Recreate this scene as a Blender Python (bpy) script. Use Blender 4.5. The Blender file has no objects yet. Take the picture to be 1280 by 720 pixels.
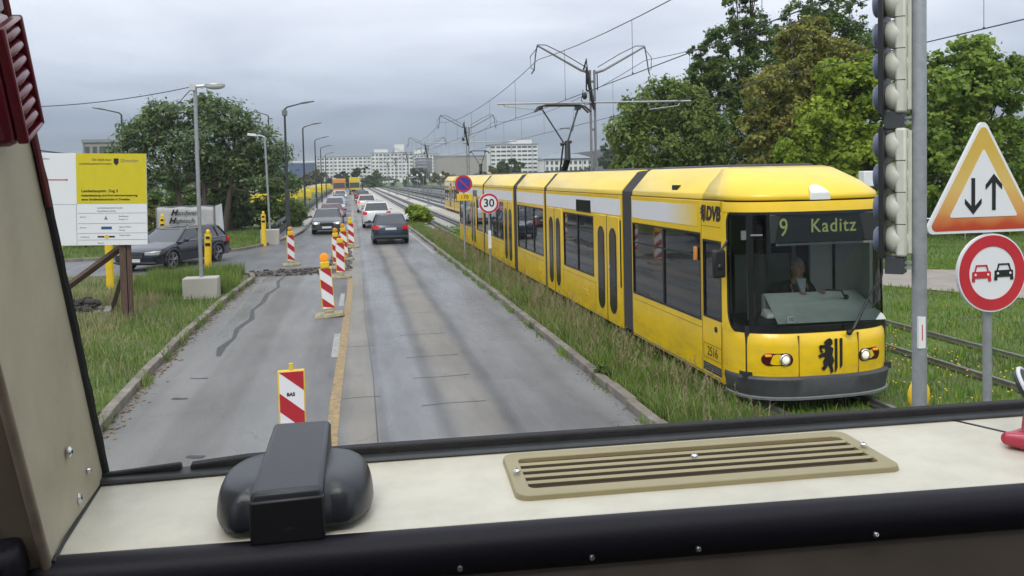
import bpy, bmesh, math, random
import numpy as np
from mathutils import Vector, Matrix, Euler
R_ = math.radians
rnd = random.Random(7)
rng = np.random.default_rng(11)
scene = bpy.context.scene
COL = scene.collection

# ------------------------------------------------------------------ camera
cam_d = bpy.data.cameras.new('camera')
cam_d.sensor_width = 36.0
cam_d.lens = 1080 / 1280 * 36
cam_d.shift_x = -0.0240
cam_d.shift_y = -0.0732
cam_d.clip_start = 0.05
cam_d.clip_end = 6000
cam = bpy.data.objects.new('camera', cam_d)
COL.objects.link(cam)
rot = Matrix.Rotation(-R_(12), 3, 'Z') @ Matrix.Rotation(R_(90 - 2.5), 3, 'X') @ Matrix.Rotation(-R_(1.2), 3, 'Z')
cam.matrix_world = Matrix.Translation((0, 0, 3.15)) @ rot.to_4x4()
scene.camera = cam

# ------------------------------------------------------------------ sky
SUN_EL, SUN_AZ = 48, 200      # degrees; azimuth clockwise from +Y
world = bpy.data.worlds.new('World')
scene.world = world
world.use_nodes = True
wn, wl = world.node_tree.nodes, world.node_tree.links
wn.clear()
w_out = wn.new('ShaderNodeOutputWorld')
w_bg = wn.new('ShaderNodeBackground')
w_bg.inputs['Strength'].default_value = 0.1
sky = wn.new('ShaderNodeTexSky')
sky.sky_type = 'NISHITA'
sky.sun_disc = False
sky.sun_elevation = R_(SUN_EL)
sky.sun_rotation = R_(SUN_AZ)
tc = wn.new('ShaderNodeTexCoord')
sep = wn.new('ShaderNodeSeparateXYZ')
wl.new(tc.outputs['Generated'], sep.inputs[0])
def wmath(op, a, b=None):
    n = wn.new('ShaderNodeMath'); n.operation = op
    for i, v in enumerate((a, b)):
        if v is None: continue
        if isinstance(v, (int, float)): n.inputs[i].default_value = v
        else: wl.new(v, n.inputs[i])
    return n.outputs[0]
zz = wmath('MAXIMUM', sep.outputs['Z'], 0.0)
den = wmath('ADD', zz, 0.13)
comb = wn.new('ShaderNodeCombineXYZ')
wl.new(wmath('DIVIDE', sep.outputs['X'], den), comb.inputs[0])
wl.new(wmath('DIVIDE', sep.outputs['Y'], den), comb.inputs[1])
nz = wn.new('ShaderNodeTexNoise')
nz.inputs['Scale'].default_value = 0.85
nz.inputs['Detail'].default_value = 5
nz.inputs['Roughness'].default_value = 0.5
nz.inputs['Distortion'].default_value = 0.4
wl.new(comb.outputs[0], nz.inputs['Vector'])
grad = wn.new('ShaderNodeValToRGB')      # overcast: slate near the horizon, brighter overhead
wl.new(sep.outputs['Z'], grad.inputs[0])
cr = grad.color_ramp
cr.elements[0].position = 0.0; cr.elements[0].color = (0.22, 0.26, 0.32, 1)
cr.elements[1].position = 1.0; cr.elements[1].color = (1.30, 1.34, 1.40, 1)
for p, c in ((0.035, (0.20, 0.245, 0.31, 1)), (0.075, (0.31, 0.36, 0.445, 1)), (0.12, (0.52, 0.57, 0.66, 1)), (0.20, (0.72, 0.75, 0.83, 1)), (0.35, (0.78, 0.81, 0.88, 1))):
    e = cr.elements.new(p); e.color = c
cr2 = wn.new('ShaderNodeValToRGB')
wl.new(nz.outputs['Fac'], cr2.inputs[0])
cr2.color_ramp.elements[0].position = 0.34; cr2.color_ramp.elements[0].color = (0.80, 0.82, 0.86, 1)
cr2.color_ramp.elements[1].position = 0.66; cr2.color_ramp.elements[1].color = (1.17, 1.16, 1.15, 1)
mul = wn.new('ShaderNodeMix'); mul.data_type = 'RGBA'; mul.blend_type = 'MULTIPLY'; mul.inputs[0].default_value = 1
wl.new(grad.outputs[0], mul.inputs[6]); wl.new(cr2.outputs[0], mul.inputs[7])
ten = wn.new('ShaderNodeMix'); ten.data_type = 'RGBA'; ten.blend_type = 'MULTIPLY'; ten.inputs[0].default_value = 1
wl.new(mul.outputs[2], ten.inputs[6]); ten.inputs[7].default_value = (10, 10, 10, 1)
mx = wn.new('ShaderNodeMix'); mx.data_type = 'RGBA'; mx.inputs[0].default_value = 0.94
wl.new(sky.outputs[0], mx.inputs[6]); wl.new(ten.outputs[2], mx.inputs[7])
wl.new(mx.outputs[2], w_bg.inputs['Color'])
wl.new(w_bg.outputs[0], w_out.inputs[0])

sun_d = bpy.data.lights.new('sun', 'SUN')
sun_d.energy = 1.2
sun_d.angle = R_(25)
sun_d.color = (1.0, 0.96, 0.9)
sun = bpy.data.objects.new('sun', sun_d)
COL.objects.link(sun)
a_, e_ = R_(SUN_AZ), R_(SUN_EL)
sdir = Vector((math.sin(a_) * math.cos(e_), math.cos(a_) * math.cos(e_), math.sin(e_)))
sun.rotation_euler = sdir.to_track_quat('Z', 'Y').to_euler()

scene.view_settings.view_transform = 'Standard'
scene.view_settings.look = 'None'
scene.view_settings.exposure = 0.34
scene.view_settings.gamma = 1
scene.view_settings.use_curve_mapping = False
scene.render.engine = 'CYCLES'
scene.cycles.max_bounces = 6
scene.cycles.transparent_max_bounces = 12
scene.cycles.use_denoising = True

# ------------------------------------------------------------------ materials
def mat(name, color, rough=0.6, metal=0.0, var=0.0, vscale=6.0, bump=0.0, bscale=60.0, spec=0.5, coat=0.0, emit=None, estr=0.0, color2=None, detail=4.0, stretch=None):
    m = bpy.data.materials.new(name); m.use_nodes = True
    n, l = m.node_tree.nodes, m.node_tree.links
    b = n['Principled BSDF']
    b.inputs['Base Color'].default_value = (*color, 1)
    b.inputs['Roughness'].default_value = rough
    b.inputs['Metallic'].default_value = metal
    b.inputs['Specular IOR Level'].default_value = spec
    b.inputs['Coat Weight'].default_value = coat
    b.inputs['Coat Roughness'].default_value = 0.08
    if emit:
        b.inputs['Emission Color'].default_value = (*emit, 1); b.inputs['Emission Strength'].default_value = estr
    if var or bump or color2:
        t = n.new('ShaderNodeTexCoord')
        vec = t.outputs['Object']
        if stretch:
            mp = n.new('ShaderNodeMapping'); mp.inputs['Scale'].default_value = stretch
            l.new(vec, mp.inputs[0]); vec = mp.outputs[0]
    if var or color2:
        z = n.new('ShaderNodeTexNoise'); z.inputs['Scale'].default_value = vscale; z.inputs['Detail'].default_value = detail
        z.inputs['Roughness'].default_value = 0.6
        l.new(vec, z.inputs['Vector'])
        r = n.new('ShaderNodeValToRGB')
        r.color_ramp.elements[0].position = 0.3; r.color_ramp.elements[1].position = 0.7
        c2 = color2 or tuple(c * (1 + var) for c in color)
        c1 = color if color2 else tuple(c * (1 - var) for c in color)
        r.color_ramp.elements[0].color = (*c1, 1); r.color_ramp.elements[1].color = (*c2, 1)
        l.new(z.outputs['Fac'], r.inputs[0]); l.new(r.outputs[0], b.inputs['Base Color'])
    if bump:
        z2 = n.new('ShaderNodeTexNoise'); z2.inputs['Scale'].default_value = bscale; z2.inputs['Detail'].default_value = 3
        l.new(vec, z2.inputs['Vector'])
        bp = n.new('ShaderNodeBump'); bp.inputs['Strength'].default_value = bump; bp.inputs['Distance'].default_value = 0.02
        l.new(z2.outputs['Fac'], bp.inputs['Height']); l.new(bp.outputs[0], b.inputs['Normal'])
    return m

def glass(name, tint, clear, rough=0.02, ior=1.5):
    """thin pane: Fresnel mix of a tinted see-through and a mirror-like film; `clear` is how much passes the tint"""
    m = bpy.data.materials.new(name); m.use_nodes = True
    n, l = m.node_tree.nodes, m.node_tree.links
    n.clear()
    o = n.new('ShaderNodeOutputMaterial')
    tr = n.new('ShaderNodeBsdfTransparent'); tr.inputs[0].default_value = (*tint, 1)
    df = n.new('ShaderNodeBsdfPrincipled'); df.inputs['Base Color'].default_value = (0.012, 0.013, 0.014, 1); df.inputs['Roughness'].default_value = 0.08
    gl = n.new('ShaderNodeBsdfGlossy'); gl.inputs['Roughness'].default_value = rough; gl.inputs['Color'].default_value = (0.9, 0.95, 1, 1)
    m1 = n.new('ShaderNodeMixShader'); m1.inputs[0].default_value = clear
    l.new(df.outputs[0], m1.inputs[1]); l.new(tr.outputs[0], m1.inputs[2])
    fr = n.new('ShaderNodeFresnel'); fr.inputs['IOR'].default_value = ior
    m2 = n.new('ShaderNodeMixShader')
    l.new(fr.outputs[0], m2.inputs[0]); l.new(m1.outputs[0], m2.inputs[1]); l.new(gl.outputs[0], m2.inputs[2])
    l.new(m2.outputs[0], o.inputs[0])
    return m

def leafmat(name, c_dark, c_light, c_odd=None, trans=0.38, rough=0.55):
    """leaf colour picked from each leaf's own 'tint' value (species variation), slightly translucent"""
    m = bpy.data.materials.new(name); m.use_nodes = True
    n, l = m.node_tree.nodes, m.node_tree.links
    b = n['Principled BSDF']
    a = n.new('ShaderNodeAttribute'); a.attribute_name = 'tint'
    r = n.new('ShaderNodeValToRGB')
    r.color_ramp.elements[0].color = (*c_dark, 1); r.color_ramp.elements[1].color = (*c_light, 1)
    if c_odd:
        r.color_ramp.elements[1].position = 0.85
        e = r.color_ramp.elements.new(0.97); e.color = (*c_odd, 1)
    l.new(a.outputs['Fac'], r.inputs[0]); l.new(r.outputs[0], b.inputs['Base Color'])
    b.inputs['Roughness'].default_value = rough
    b.inputs['Specular IOR Level'].default_value = 0.3
    tl = n.new('ShaderNodeBsdfTranslucent'); l.new(r.outputs[0], tl.inputs[0])
    mxs = n.new('ShaderNodeMixShader'); mxs.inputs[0].default_value = trans
    l.new(b.outputs[0], mxs.inputs[1]); l.new(tl.outputs[0], mxs.inputs[2])
    l.new(mxs.outputs[0], n['Material Output'].inputs[0])
    return m

M = dict(
    tram_yellow=mat('tram_yellow', (0.82, 0.54, 0.004), 0.30, var=0.05, vscale=2.5, coat=0.35),
    tram_roof=mat('tram_roof_yellow', (0.82, 0.58, 0.03), 0.30, var=0.08, vscale=1.6, coat=0.3, stretch=(1, .5, 3)),
    white=mat('white_paint', (0.72, 0.73, 0.75), 0.45, var=0.04),
    black=mat('black_plastic', (0.012, 0.012, 0.014), 0.42),
    black_gloss=mat('black_gloss', (0.008, 0.008, 0.01), 0.15),
    rubber=mat('rubber', (0.018, 0.018, 0.019), 0.75, bump=0.2),
    bumper=mat('bumper_grey', (0.045, 0.047, 0.05), 0.5, var=0.2, vscale=9),
    dark=mat('dark_interior', (0.02, 0.021, 0.022), 0.8),
    mid_grey=mat('grey_paint', (0.16, 0.17, 0.17), 0.5, var=0.1),
    light_grey=mat('light_grey_panel', (0.68, 0.71, 0.70), 0.5, var=0.06),
    console=mat('console', (0.50, 0.55, 0.52), 0.4, var=0.08),
    steel=mat('galvanised_steel', (0.36, 0.38, 0.40), 0.42, metal=0.55, var=0.12, vscale=14),
    mast=mat('mast_steel', (0.20, 0.205, 0.21), 0.55, metal=0.3, var=0.15, vscale=5),
    dark_steel=mat('dark_steel', (0.05, 0.055, 0.058), 0.5, metal=0.3, var=0.2),
    rail=mat('rail_steel', (0.30, 0.29, 0.28), 0.35, metal=0.8, var=0.2),
    wire=mat('wire', (0.06, 0.065, 0.07), 0.6),
    wood=mat('weathered_wood', (0.10, 0.062, 0.045), 0.85, var=0.35, vscale=5, bump=0.4, bscale=25, stretch=(6, 6, 1)),
    wood_light=mat('pallet_wood', (0.22, 0.20, 0.17), 0.85, var=0.35, vscale=8),
    rubble=mat('rubble', (0.055, 0.05, 0.045), 0.95, var=0.4, vscale=20, bump=1.0, bscale=30),
    concrete=mat('concrete', (0.32, 0.31, 0.29), 0.85, var=0.18, vscale=4, bump=0.3, bscale=40),
    concrete_pale=mat('pale_concrete', (0.42, 0.40, 0.36), 0.85, var=0.12, vscale=0.6, bump=0.2),
    kerb=mat('kerb_stone', (0.12, 0.105, 0.085), 0.9, color2=(0.26, 0.235, 0.20), vscale=3, bump=0.5, bscale=25),
    sign_white=mat('sign_white', (0.74, 0.75, 0.78), 0.35),
    sign_red=mat('sign_red', (0.50, 0.022, 0.035), 0.4, var=0.08),
    sign_blue=mat('sign_blue', (0.03, 0.045, 0.32), 0.4),
    sign_black=mat('sign_black', (0.01, 0.01, 0.012), 0.5),
    beacon_yellow=mat('beacon_yellow', (0.75, 0.50, 0.02), 0.5, var=0.08),
    beacon_red=mat('beacon_red', (0.42, 0.018, 0.03), 0.45),
    beacon_base=mat('beacon_base', (0.42, 0.38, 0.22), 0.8, color2=(0.18, 0.16, 0.12), vscale=9),
    amber=mat('amber_lens', (0.75, 0.25, 0.01), 0.2, emit=(1, 0.35, 0.02), estr=0.25),
    board_yellow=mat('board_yellow', (0.60, 0.50, 0.01), 0.5, var=0.04),
    lamp_glass=mat('lamp_glass', (0.55, 0.56, 0.56), 0.2),
    headlight_on=mat('headlight_on', (0.9, 0.9, 0.85), 0.1, emit=(1, 0.90, 0.70), estr=0.85),
    headlight_off=mat('headlight_lens', (0.5, 0.52, 0.55), 0.08, metal=0.4),
    tail_red=mat('tail_lamp', (0.40, 0.01, 0.015), 0.15, emit=(1, 0.03, 0.02), estr=0.12),
    tail_on=mat('tail_lamp_on', (0.6, 0.02, 0.02), 0.15, emit=(1, 0.06, 0.03), estr=1.1),
    lamp_red=mat('lamp_red_dark', (0.06, 0.008, 0.008), 0.15),
    display=mat('display_lettering', (0.30, 0.32, 0.12), 0.5, emit=(0.58, 0.62, 0.22), estr=0.22),
    display_bg=mat('display_panel', (0.03, 0.033, 0.036), 0.3),
    cream=mat('cream_laminate', (0.69, 0.66, 0.54), 0.42, color2=(0.61, 0.58, 0.475), vscale=2.5, bump=0.06, bscale=220),
    cream_shaded=mat('cream_shaded_paint', (0.20, 0.17, 0.125), 0.55, color2=(0.145, 0.12, 0.085), vscale=4),  # cream with the cab's inner shade put into its colour
    cream_edge=mat('worn_brown_edge', (0.13, 0.085, 0.065), 0.5, color2=(0.30, 0.26, 0.19), vscale=7),
    vinyl=mat('black_vinyl', (0.007, 0.006, 0.011), 0.5, bump=0.05, bscale=260, spec=.28),
    brown_panel=mat('brown_panel', (0.12, 0.098, 0.075), 0.6, var=0.15),
    olive=mat('olive_metal', (0.35, 0.30, 0.16), 0.4, metal=0.1, var=0.08),
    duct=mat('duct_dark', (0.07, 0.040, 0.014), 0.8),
    screw=mat('screw_steel', (0.65, 0.66, 0.68), 0.22, metal=0.95),
    device=mat('device_grey', (0.026, 0.029, 0.036), 0.33, bump=0.05, bscale=300),
    dark_red=mat('dark_red_plastic', (0.13, 0.006, 0.018), 0.30, coat=0.3),
    red_pink=mat('red_plastic', (0.50, 0.035, 0.07), 0.30, coat=0.3),
    signal_cream=mat('signal_cream', (0.58, 0.585, 0.50), 0.45, var=0.05),
    signal_visor=mat('signal_visor', (0.13, 0.155, 0.24), 0.35),
    skin=mat('skin', (0.36, 0.20, 0.145), 0.55),
    jacket=mat('dark_jacket', (0.012, 0.014, 0.022), 0.8),
    shirt=mat('shirt', (0.45, 0.47, 0.50), 0.7),
    hair=mat('grey_hair', (0.22, 0.20, 0.19), 0.8),
    seat_fab=mat('seat_fabric', (0.05, 0.055, 0.09), 0.9, var=0.3, vscale=30),
    paper=mat('paper', (0.75, 0.75, 0.74), 0.6),
    plate=mat('number_plate', (0.62, 0.64, 0.66), 0.4),
    tyre=mat('tyre', (0.015, 0.015, 0.016), 0.85),
    rim=mat('rim', (0.30, 0.31, 0.33), 0.3, metal=0.7),
    far_white=mat('far_render', (0.70, 0.70, 0.68), 0.8, var=0.05, vscale=.05),
    far_grey=mat('far_grey', (0.13, 0.135, 0.16), 0.8),
    far_beige=mat('far_beige', (0.30, 0.285, 0.255), 0.85, var=0.06, vscale=.1),
    far_blue=mat('scaffold_netting', (0.035, 0.085, 0.22), 0.8, var=0.2, vscale=.4),
    far_window=mat('far_window', (0.07, 0.08, 0.095), 0.3),
    far_roof=mat('far_roof', (0.22, 0.25, 0.28), 0.7),
    bark=mat('bark', (0.07, 0.055, 0.042), 0.9, var=0.35, vscale=7, bump=0.6, bscale=20, stretch=(3, 3, 1)),
    far_yellow=mat('site_yellow', (0.62, 0.48, 0.03), 0.6, var=0.1),
    orange=mat('orange_paint', (0.62, 0.25, 0.05), 0.45),
    ghost=mat('faded_orange', (0.72, 0.50, 0.16), 0.45),
)
M['tram_glass'] = glass('tram_side_glass', (0.44, 0.47, 0.48), 0.50, ior=1.55)
M['tram_screen'] = glass('tram_windscreen', (0.80, 0.86, 0.85), 0.93, ior=1.38)
M['car_glass'] = glass('car_glass', (0.30, 0.33, 0.35), 0.22, ior=1.6)
M['cab_glass'] = glass('cab_windscreen', (0.985, 0.99, 0.985), 1.0, ior=1.08)


M['beacon_orange'] = mat('orange_lens', (0.66, 0.30, 0.03), 0.3)
M['banner_cloth'] = mat('banner_cloth', (0.40, 0.40, 0.40), 0.8, var=.08)
M['cream_shaded2'] = mat('cream_pillar', (0.50, 0.46, 0.335), 0.5, color2=(0.42, 0.38, 0.27), vscale=5)
M['mid_grey_dark'] = mat('dark_grey_box', (0.045, 0.05, 0.055), 0.5)
def fade_border():
    """sun-bleached border: the red of the base has faded to orange and yellow up the sides"""
    m = bpy.data.materials.new('bleached_border'); m.use_nodes = True
    n, l = m.node_tree.nodes, m.node_tree.links; b = n['Principled BSDF']; b.inputs['Roughness'].default_value = .4
    t = n.new('ShaderNodeTexCoord'); s = n.new('ShaderNodeSeparateXYZ'); l.new(t.outputs['Object'], s.inputs[0])
    z = n.new('ShaderNodeTexNoise'); z.inputs['Scale'].default_value = 5; l.new(t.outputs['Object'], z.inputs['Vector'])
    a = n.new('ShaderNodeMath'); a.operation = 'MULTIPLY_ADD'; l.new(z.outputs['Fac'], a.inputs[0]); a.inputs[1].default_value = .12; l.new(s.outputs['Z'], a.inputs[2])
    r = n.new('ShaderNodeMapRange'); r.inputs['From Min'].default_value = 2.66; r.inputs['From Max'].default_value = 3.36; l.new(a.outputs[0], r.inputs['Value'])
    c = n.new('ShaderNodeValToRGB'); e = c.color_ramp.elements
    e[0].color = (.45, .035, .015, 1); e[1].color = (.60, .40, .07, 1); q = e.new(.10); q.color = (.48, .06, .02, 1); q = e.new(.24); q.color = (.62, .30, .09, 1); q = e.new(.55); q.color = (.66, .46, .14, 1)
    l.new(r.outputs[0], c.inputs[0]); l.new(c.outputs[0], b.inputs['Base Color']); return m
M['tri_fade'] = fade_border()

def grime(m, z0, z1, dirt, amount, stretch=(1, 1, 1), scale=3.0):
    """road dirt that has dried onto the lower part of a painted body, broken up by noise"""
    n, l = m.node_tree.nodes, m.node_tree.links; b = n['Principled BSDF']
    src = b.inputs['Base Color'].links[0].from_socket
    t = n.new('ShaderNodeTexCoord'); s = n.new('ShaderNodeSeparateXYZ'); l.new(t.outputs['Object'], s.inputs[0])
    mp = n.new('ShaderNodeMapping'); mp.inputs['Scale'].default_value = stretch; l.new(t.outputs['Object'], mp.inputs[0])
    z = n.new('ShaderNodeTexNoise'); z.inputs['Scale'].default_value = scale; z.inputs['Detail'].default_value = 7; z.inputs['Roughness'].default_value = .7; l.new(mp.outputs[0], z.inputs['Vector'])
    r = n.new('ShaderNodeMapRange'); r.inputs['From Min'].default_value = z1; r.inputs['From Max'].default_value = z0; r.inputs['To Min'].default_value = .12; l.new(s.outputs['Z'], r.inputs['Value'])
    q = n.new('ShaderNodeMapRange'); q.inputs['From Min'].default_value = .42; q.inputs['From Max'].default_value = .72; l.new(z.outputs['Fac'], q.inputs['Value'])
    k = n.new('ShaderNodeMath'); k.operation = 'MULTIPLY'; l.new(r.outputs[0], k.inputs[0]); l.new(q.outputs[0], k.inputs[1])
    k2 = n.new('ShaderNodeMath'); k2.operation = 'MULTIPLY'; k2.inputs[1].default_value = amount; l.new(k.outputs[0], k2.inputs[0])
    x = n.new('ShaderNodeMix'); x.data_type = 'RGBA'; l.new(k2.outputs[0], x.inputs[0]); l.new(src, x.inputs[6]); x.inputs[7].default_value = (*dirt, 1)
    l.new(x.outputs[2], b.inputs['Base Color'])
grime(M['tram_yellow'], .30, 1.15, (0.26, 0.18, 0.06), .55, stretch=(1, .5, 1.6))
grime(M['cream'], -1, 1, (0.26, 0.22, 0.16), .45, stretch=(1, 1, 1), scale=9)
grime(M['cream_shaded2'], -1, 2, (0.20, 0.15, 0.10), .45, scale=7)
grime(M['signal_cream'], 0, 6, (0.25, 0.24, 0.20), .5, scale=8)

# ------------------------------------------------------------------ mesh helpers
class B:
    """collects shapes; build() links them as one mesh object"""
    def __init__(s): s.v, s.f, s.mi, s.k = [], [], [], 0
    def add(s, vs, fs, mtx=None):
        o = len(s.v)
        for p in vs:
            p = Vector(p)
            s.v.append(tuple(mtx @ p) if mtx else tuple(p))
        for f in fs: s.f.append(tuple(i + o for i in f)); s.mi.append(s.k)
        return s
    def box(s, c, d, rz=0, mtx=None):
        x, y, z = d[0] / 2, d[1] / 2, d[2] / 2
        vs = [(-x, -y, -z), (x, -y, -z), (x, y, -z), (-x, y, -z), (-x, -y, z), (x, -y, z), (x, y, z), (-x, y, z)]
        m_ = Matrix.Translation(c) @ Matrix.Rotation(rz, 4, 'Z')
        if mtx: m_ = mtx @ m_
        return s.add(vs, [(0, 3, 2, 1), (4, 5, 6, 7), (0, 1, 5, 4), (1, 2, 6, 5), (2, 3, 7, 6), (3, 0, 4, 7)], m_)
    def box2(s, a, b):
        lo = [min(a[i], b[i]) for i in range(3)]; hi = [max(a[i], b[i]) for i in range(3)]
        return s.box([(lo[i] + hi[i]) / 2 for i in range(3)], [hi[i] - lo[i] for i in range(3)])
    def tube(s, pts, r, n=8, caps=True):
        """round bar through pts; r one number or one per point"""
        pts = [Vector(p) for p in pts]
        rs = r if isinstance(r, (list, tuple)) else [r] * len(pts)
        vs, fs = [], []
        for i, p in enumerate(pts):
            if i == 0: d = pts[1] - p
            elif i == len(pts) - 1: d = p - pts[i - 1]
            else: d = (pts[i + 1] - p).normalized() + (p - pts[i - 1]).normalized()
            d = d.normalized() if d.length > 1e-9 else Vector((0, 0, 1))
            up = Vector((0, 0, 1)) if abs(d.z) < 0.95 else Vector((0, 1, 0))
            u = d.cross(up).normalized(); w = u.cross(d)
            for k in range(n):
                a = 2 * math.pi * k / n
                vs.append(p + (u * math.cos(a) + w * math.sin(a)) * rs[i])
        for i in range(len(pts) - 1):
            for k in range(n):
                k2 = (k + 1) % n
                fs.append((i * n + k, i * n + k2, (i + 1) * n + k2, (i + 1) * n + k))
        if caps:
            fs.append(tuple(range(n - 1, -1, -1))); fs.append(tuple(range((len(pts) - 1) * n, len(pts) * n)))
        return s.add(vs, fs)
    def loft(s, rings, caps=True, closed=True, mtx=None):
        n = len(rings[0]); vs = [p for r in rings for p in r]; fs = []
        for i in range(len(rings) - 1):
            for k in range(n if closed else n - 1):
                k2 = (k + 1) % n
                fs.append((i * n + k, i * n + k2, (i + 1) * n + k2, (i + 1) * n + k))
        if caps and closed:
            fs.append(tuple(range(n - 1, -1, -1))); fs.append(tuple(range((len(rings) - 1) * n, len(rings) * n)))
        return s.add(vs, fs, mtx)
    def prism(s, poly, h0, h1, axis='z', mtx=None):
        """2D polygon extruded along an axis: axis z -> (x,y), axis y -> (x,z), axis x -> (y,z)"""
        def p3(p, h): return {'z': (p[0], p[1], h), 'y': (p[0], h, p[1]), 'x': (h, p[0], p[1])}[axis]
        return s.loft([[p3(p, h0) for p in poly], [p3(p, h1) for p in poly]], mtx=mtx)
    def ball(s, c, r, nu=14, nv=9, mtx=None, zmin=-1):
        rr = r if isinstance(r, (tuple, list)) else (r, r, r)
        rings = []
        for j in range(nv + 1):
            t = math.asin(zmin) + (math.pi / 2 - math.asin(zmin)) * j / nv
            t = min(t, math.pi / 2 - 1e-3)
            rings.append([(c[0] + rr[0] * math.cos(t) * math.cos(2 * math.pi * k / nu), c[1] + rr[1] * math.cos(t) * math.sin(2 * math.pi * k / nu), c[2] + rr[2] * math.sin(t)) for k in range(nu)])
        return s.loft(rings, mtx=mtx)
    def build(s, name, m, parent=None, bevel=0.0, smooth=False, subsurf=0, loc=None):
        me = bpy.data.meshes.new(name)
        me.from_pydata(s.v, [], s.f)
        for mm in (m if isinstance(m, (list, tuple)) else [m]): me.materials.append(mm)
        if s.k: me.polygons.foreach_set('material_index', s.mi)
        bm = bmesh.new(); bm.from_mesh(me); bmesh.ops.recalc_face_normals(bm, faces=bm.faces); bm.to_mesh(me); bm.free()
        me.update()
        o = bpy.data.objects.new(name, me); COL.objects.link(o)
        if parent: o.parent = parent
        if loc: o.location = loc
        if bevel:
            bv = o.modifiers.new('bevel', 'BEVEL'); bv.width = bevel; bv.segments = 2; bv.limit_method = 'ANGLE'; bv.angle_limit = R_(35)
            bv.harden_normals = False
        if subsurf:
            sb = o.modifiers.new('sub', 'SUBSURF'); sb.levels = subsurf; sb.render_levels = subsurf
        if smooth or bevel:
            me.shade_smooth()
            try: me.set_sharp_from_angle(angle=R_(38))
            except Exception: pass
        return o

def tag(o, label=None, cat=None, group=None, kind=None):
    if label: o['label'] = label
    if cat: o['category'] = cat
    if group: o['group'] = group
    if kind: o['kind'] = kind
    return o
def thing(name, label, cat, loc=(0, 0, 0), rz=0, group=None, rot=None):
    o = bpy.data.objects.new(name, None); COL.objects.link(o)
    o.location = loc; o.rotation_euler = rot or (0, 0, rz)
    o.empty_display_size = 0.2
    return tag(o, label, cat, group)
def kids(o): return [c for c in COL.objects if c.parent == o]
_children = {}
def copy_tree(o, parent=None):
    c = o.copy(); COL.objects.link(c); c.parent = parent
    for ch in list(o.children): copy_tree(ch, c)
    return c

def text(body, size, m, parent, mtx, name='lettering', ext=0.0015, bold=0.0, shear=0.0, align='CENTER', space=1.0, xs=1.0):
    cu = bpy.data.curves.new('tmp', 'FONT')
    cu.body = body; cu.size = size; cu.extrude = ext; cu.offset = bold; cu.shear = shear
    cu.align_x = align; cu.align_y = 'CENTER'; cu.space_character = space; cu.resolution_u = 3
    t = bpy.data.objects.new('tmp', cu); COL.objects.link(t)
    me = bpy.data.meshes.new_from_object(t.evaluated_get(bpy.context.evaluated_depsgraph_get()))
    bpy.data.objects.remove(t); bpy.data.curves.remove(cu)
    me.materials.clear(); me.materials.append(m)
    me.transform(mtx @ Matrix.Diagonal((xs, 1, 1, 1)))
    o = bpy.data.objects.new(name, me); COL.objects.link(o)
    if parent: o.parent = parent
    return o
def face_y(loc, tilt=0):     # text plane facing -Y (towards the camera)
    return Matrix.Translation(loc) @ Matrix.Rotation(R_(90), 4, 'X') @ Matrix.Rotation(tilt, 4, 'Z')
def face_left(loc):          # text plane facing -X, reading towards the front of the tram
    return Matrix.Translation(loc) @ Matrix.Rotation(-R_(90), 4, 'Z') @ Matrix.Rotation(R_(90), 4, 'X')

def np_mesh(name, V, F, m, parent=None, tint=None):
    """fast mesh of many small faces; F is (n,3) or (n,4)"""
    me = bpy.data.meshes.new(name)
    nf, k = F.shape
    me.vertices.add(len(V)); me.vertices.foreach_set('co', np.ascontiguousarray(V, dtype=np.float32).ravel())
    me.loops.add(nf * k); me.loops.foreach_set('vertex_index', np.ascontiguousarray(F, dtype=np.int32).ravel())
    me.polygons.add(nf); me.polygons.foreach_set('loop_start', np.arange(0, nf * k, k, dtype=np.int32))
    me.update(calc_edges=True)
    if tint is not None:
        a = me.attributes.new('tint', 'FLOAT', 'FACE'); a.data.foreach_set('value', np.ascontiguousarray(tint, dtype=np.float32))
    me.materials.append(m)
    o = bpy.data.objects.new(name, me); COL.objects.link(o)
    if parent: o.parent = parent
    return o

# ------------------------------------------------------------------ ground, road, pavements
def nodes_ground():
    m = bpy.data.materials.new('ground_soil_grass'); m.use_nodes = True
    n, l = m.node_tree.nodes, m.node_tree.links; b = n['Principled BSDF']
    t = n.new('ShaderNodeTexCoord')
    z = n.new('ShaderNodeTexNoise'); z.inputs['Scale'].default_value = 0.7; z.inputs['Detail'].default_value = 8; z.inputs['Roughness'].default_value = 0.7
    l.new(t.outputs['Object'], z.inputs['Vector'])
    r = n.new('ShaderNodeValToRGB'); e = r.color_ramp.elements
    e[0].position = 0.32; e[0].color = (0.12, 0.11, 0.07, 1); e[1].position = 0.7; e[1].color = (0.11, 0.18, 0.035, 1)
    e2 = e.new(0.5); e2.color = (0.085, 0.125, 0.035, 1)
    l.new(z.outputs['Fac'], r.inputs[0]); l.new(r.outputs[0], b.inputs['Base Color']); b.inputs['Roughness'].default_value = 0.95
    z2 = n.new('ShaderNodeTexNoise'); z2.inputs['Scale'].default_value = 25; z2.inputs['Detail'].default_value = 4
    l.new(t.outputs['Object'], z2.inputs['Vector'])
    bp = n.new('ShaderNodeBump'); bp.inputs['Strength'].default_value = 0.8; bp.inputs['Distance'].default_value = 0.05
    l.new(z2.outputs['Fac'], bp.inputs['Height']); l.new(bp.outputs[0], b.inputs['Normal'])
    return m

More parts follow.
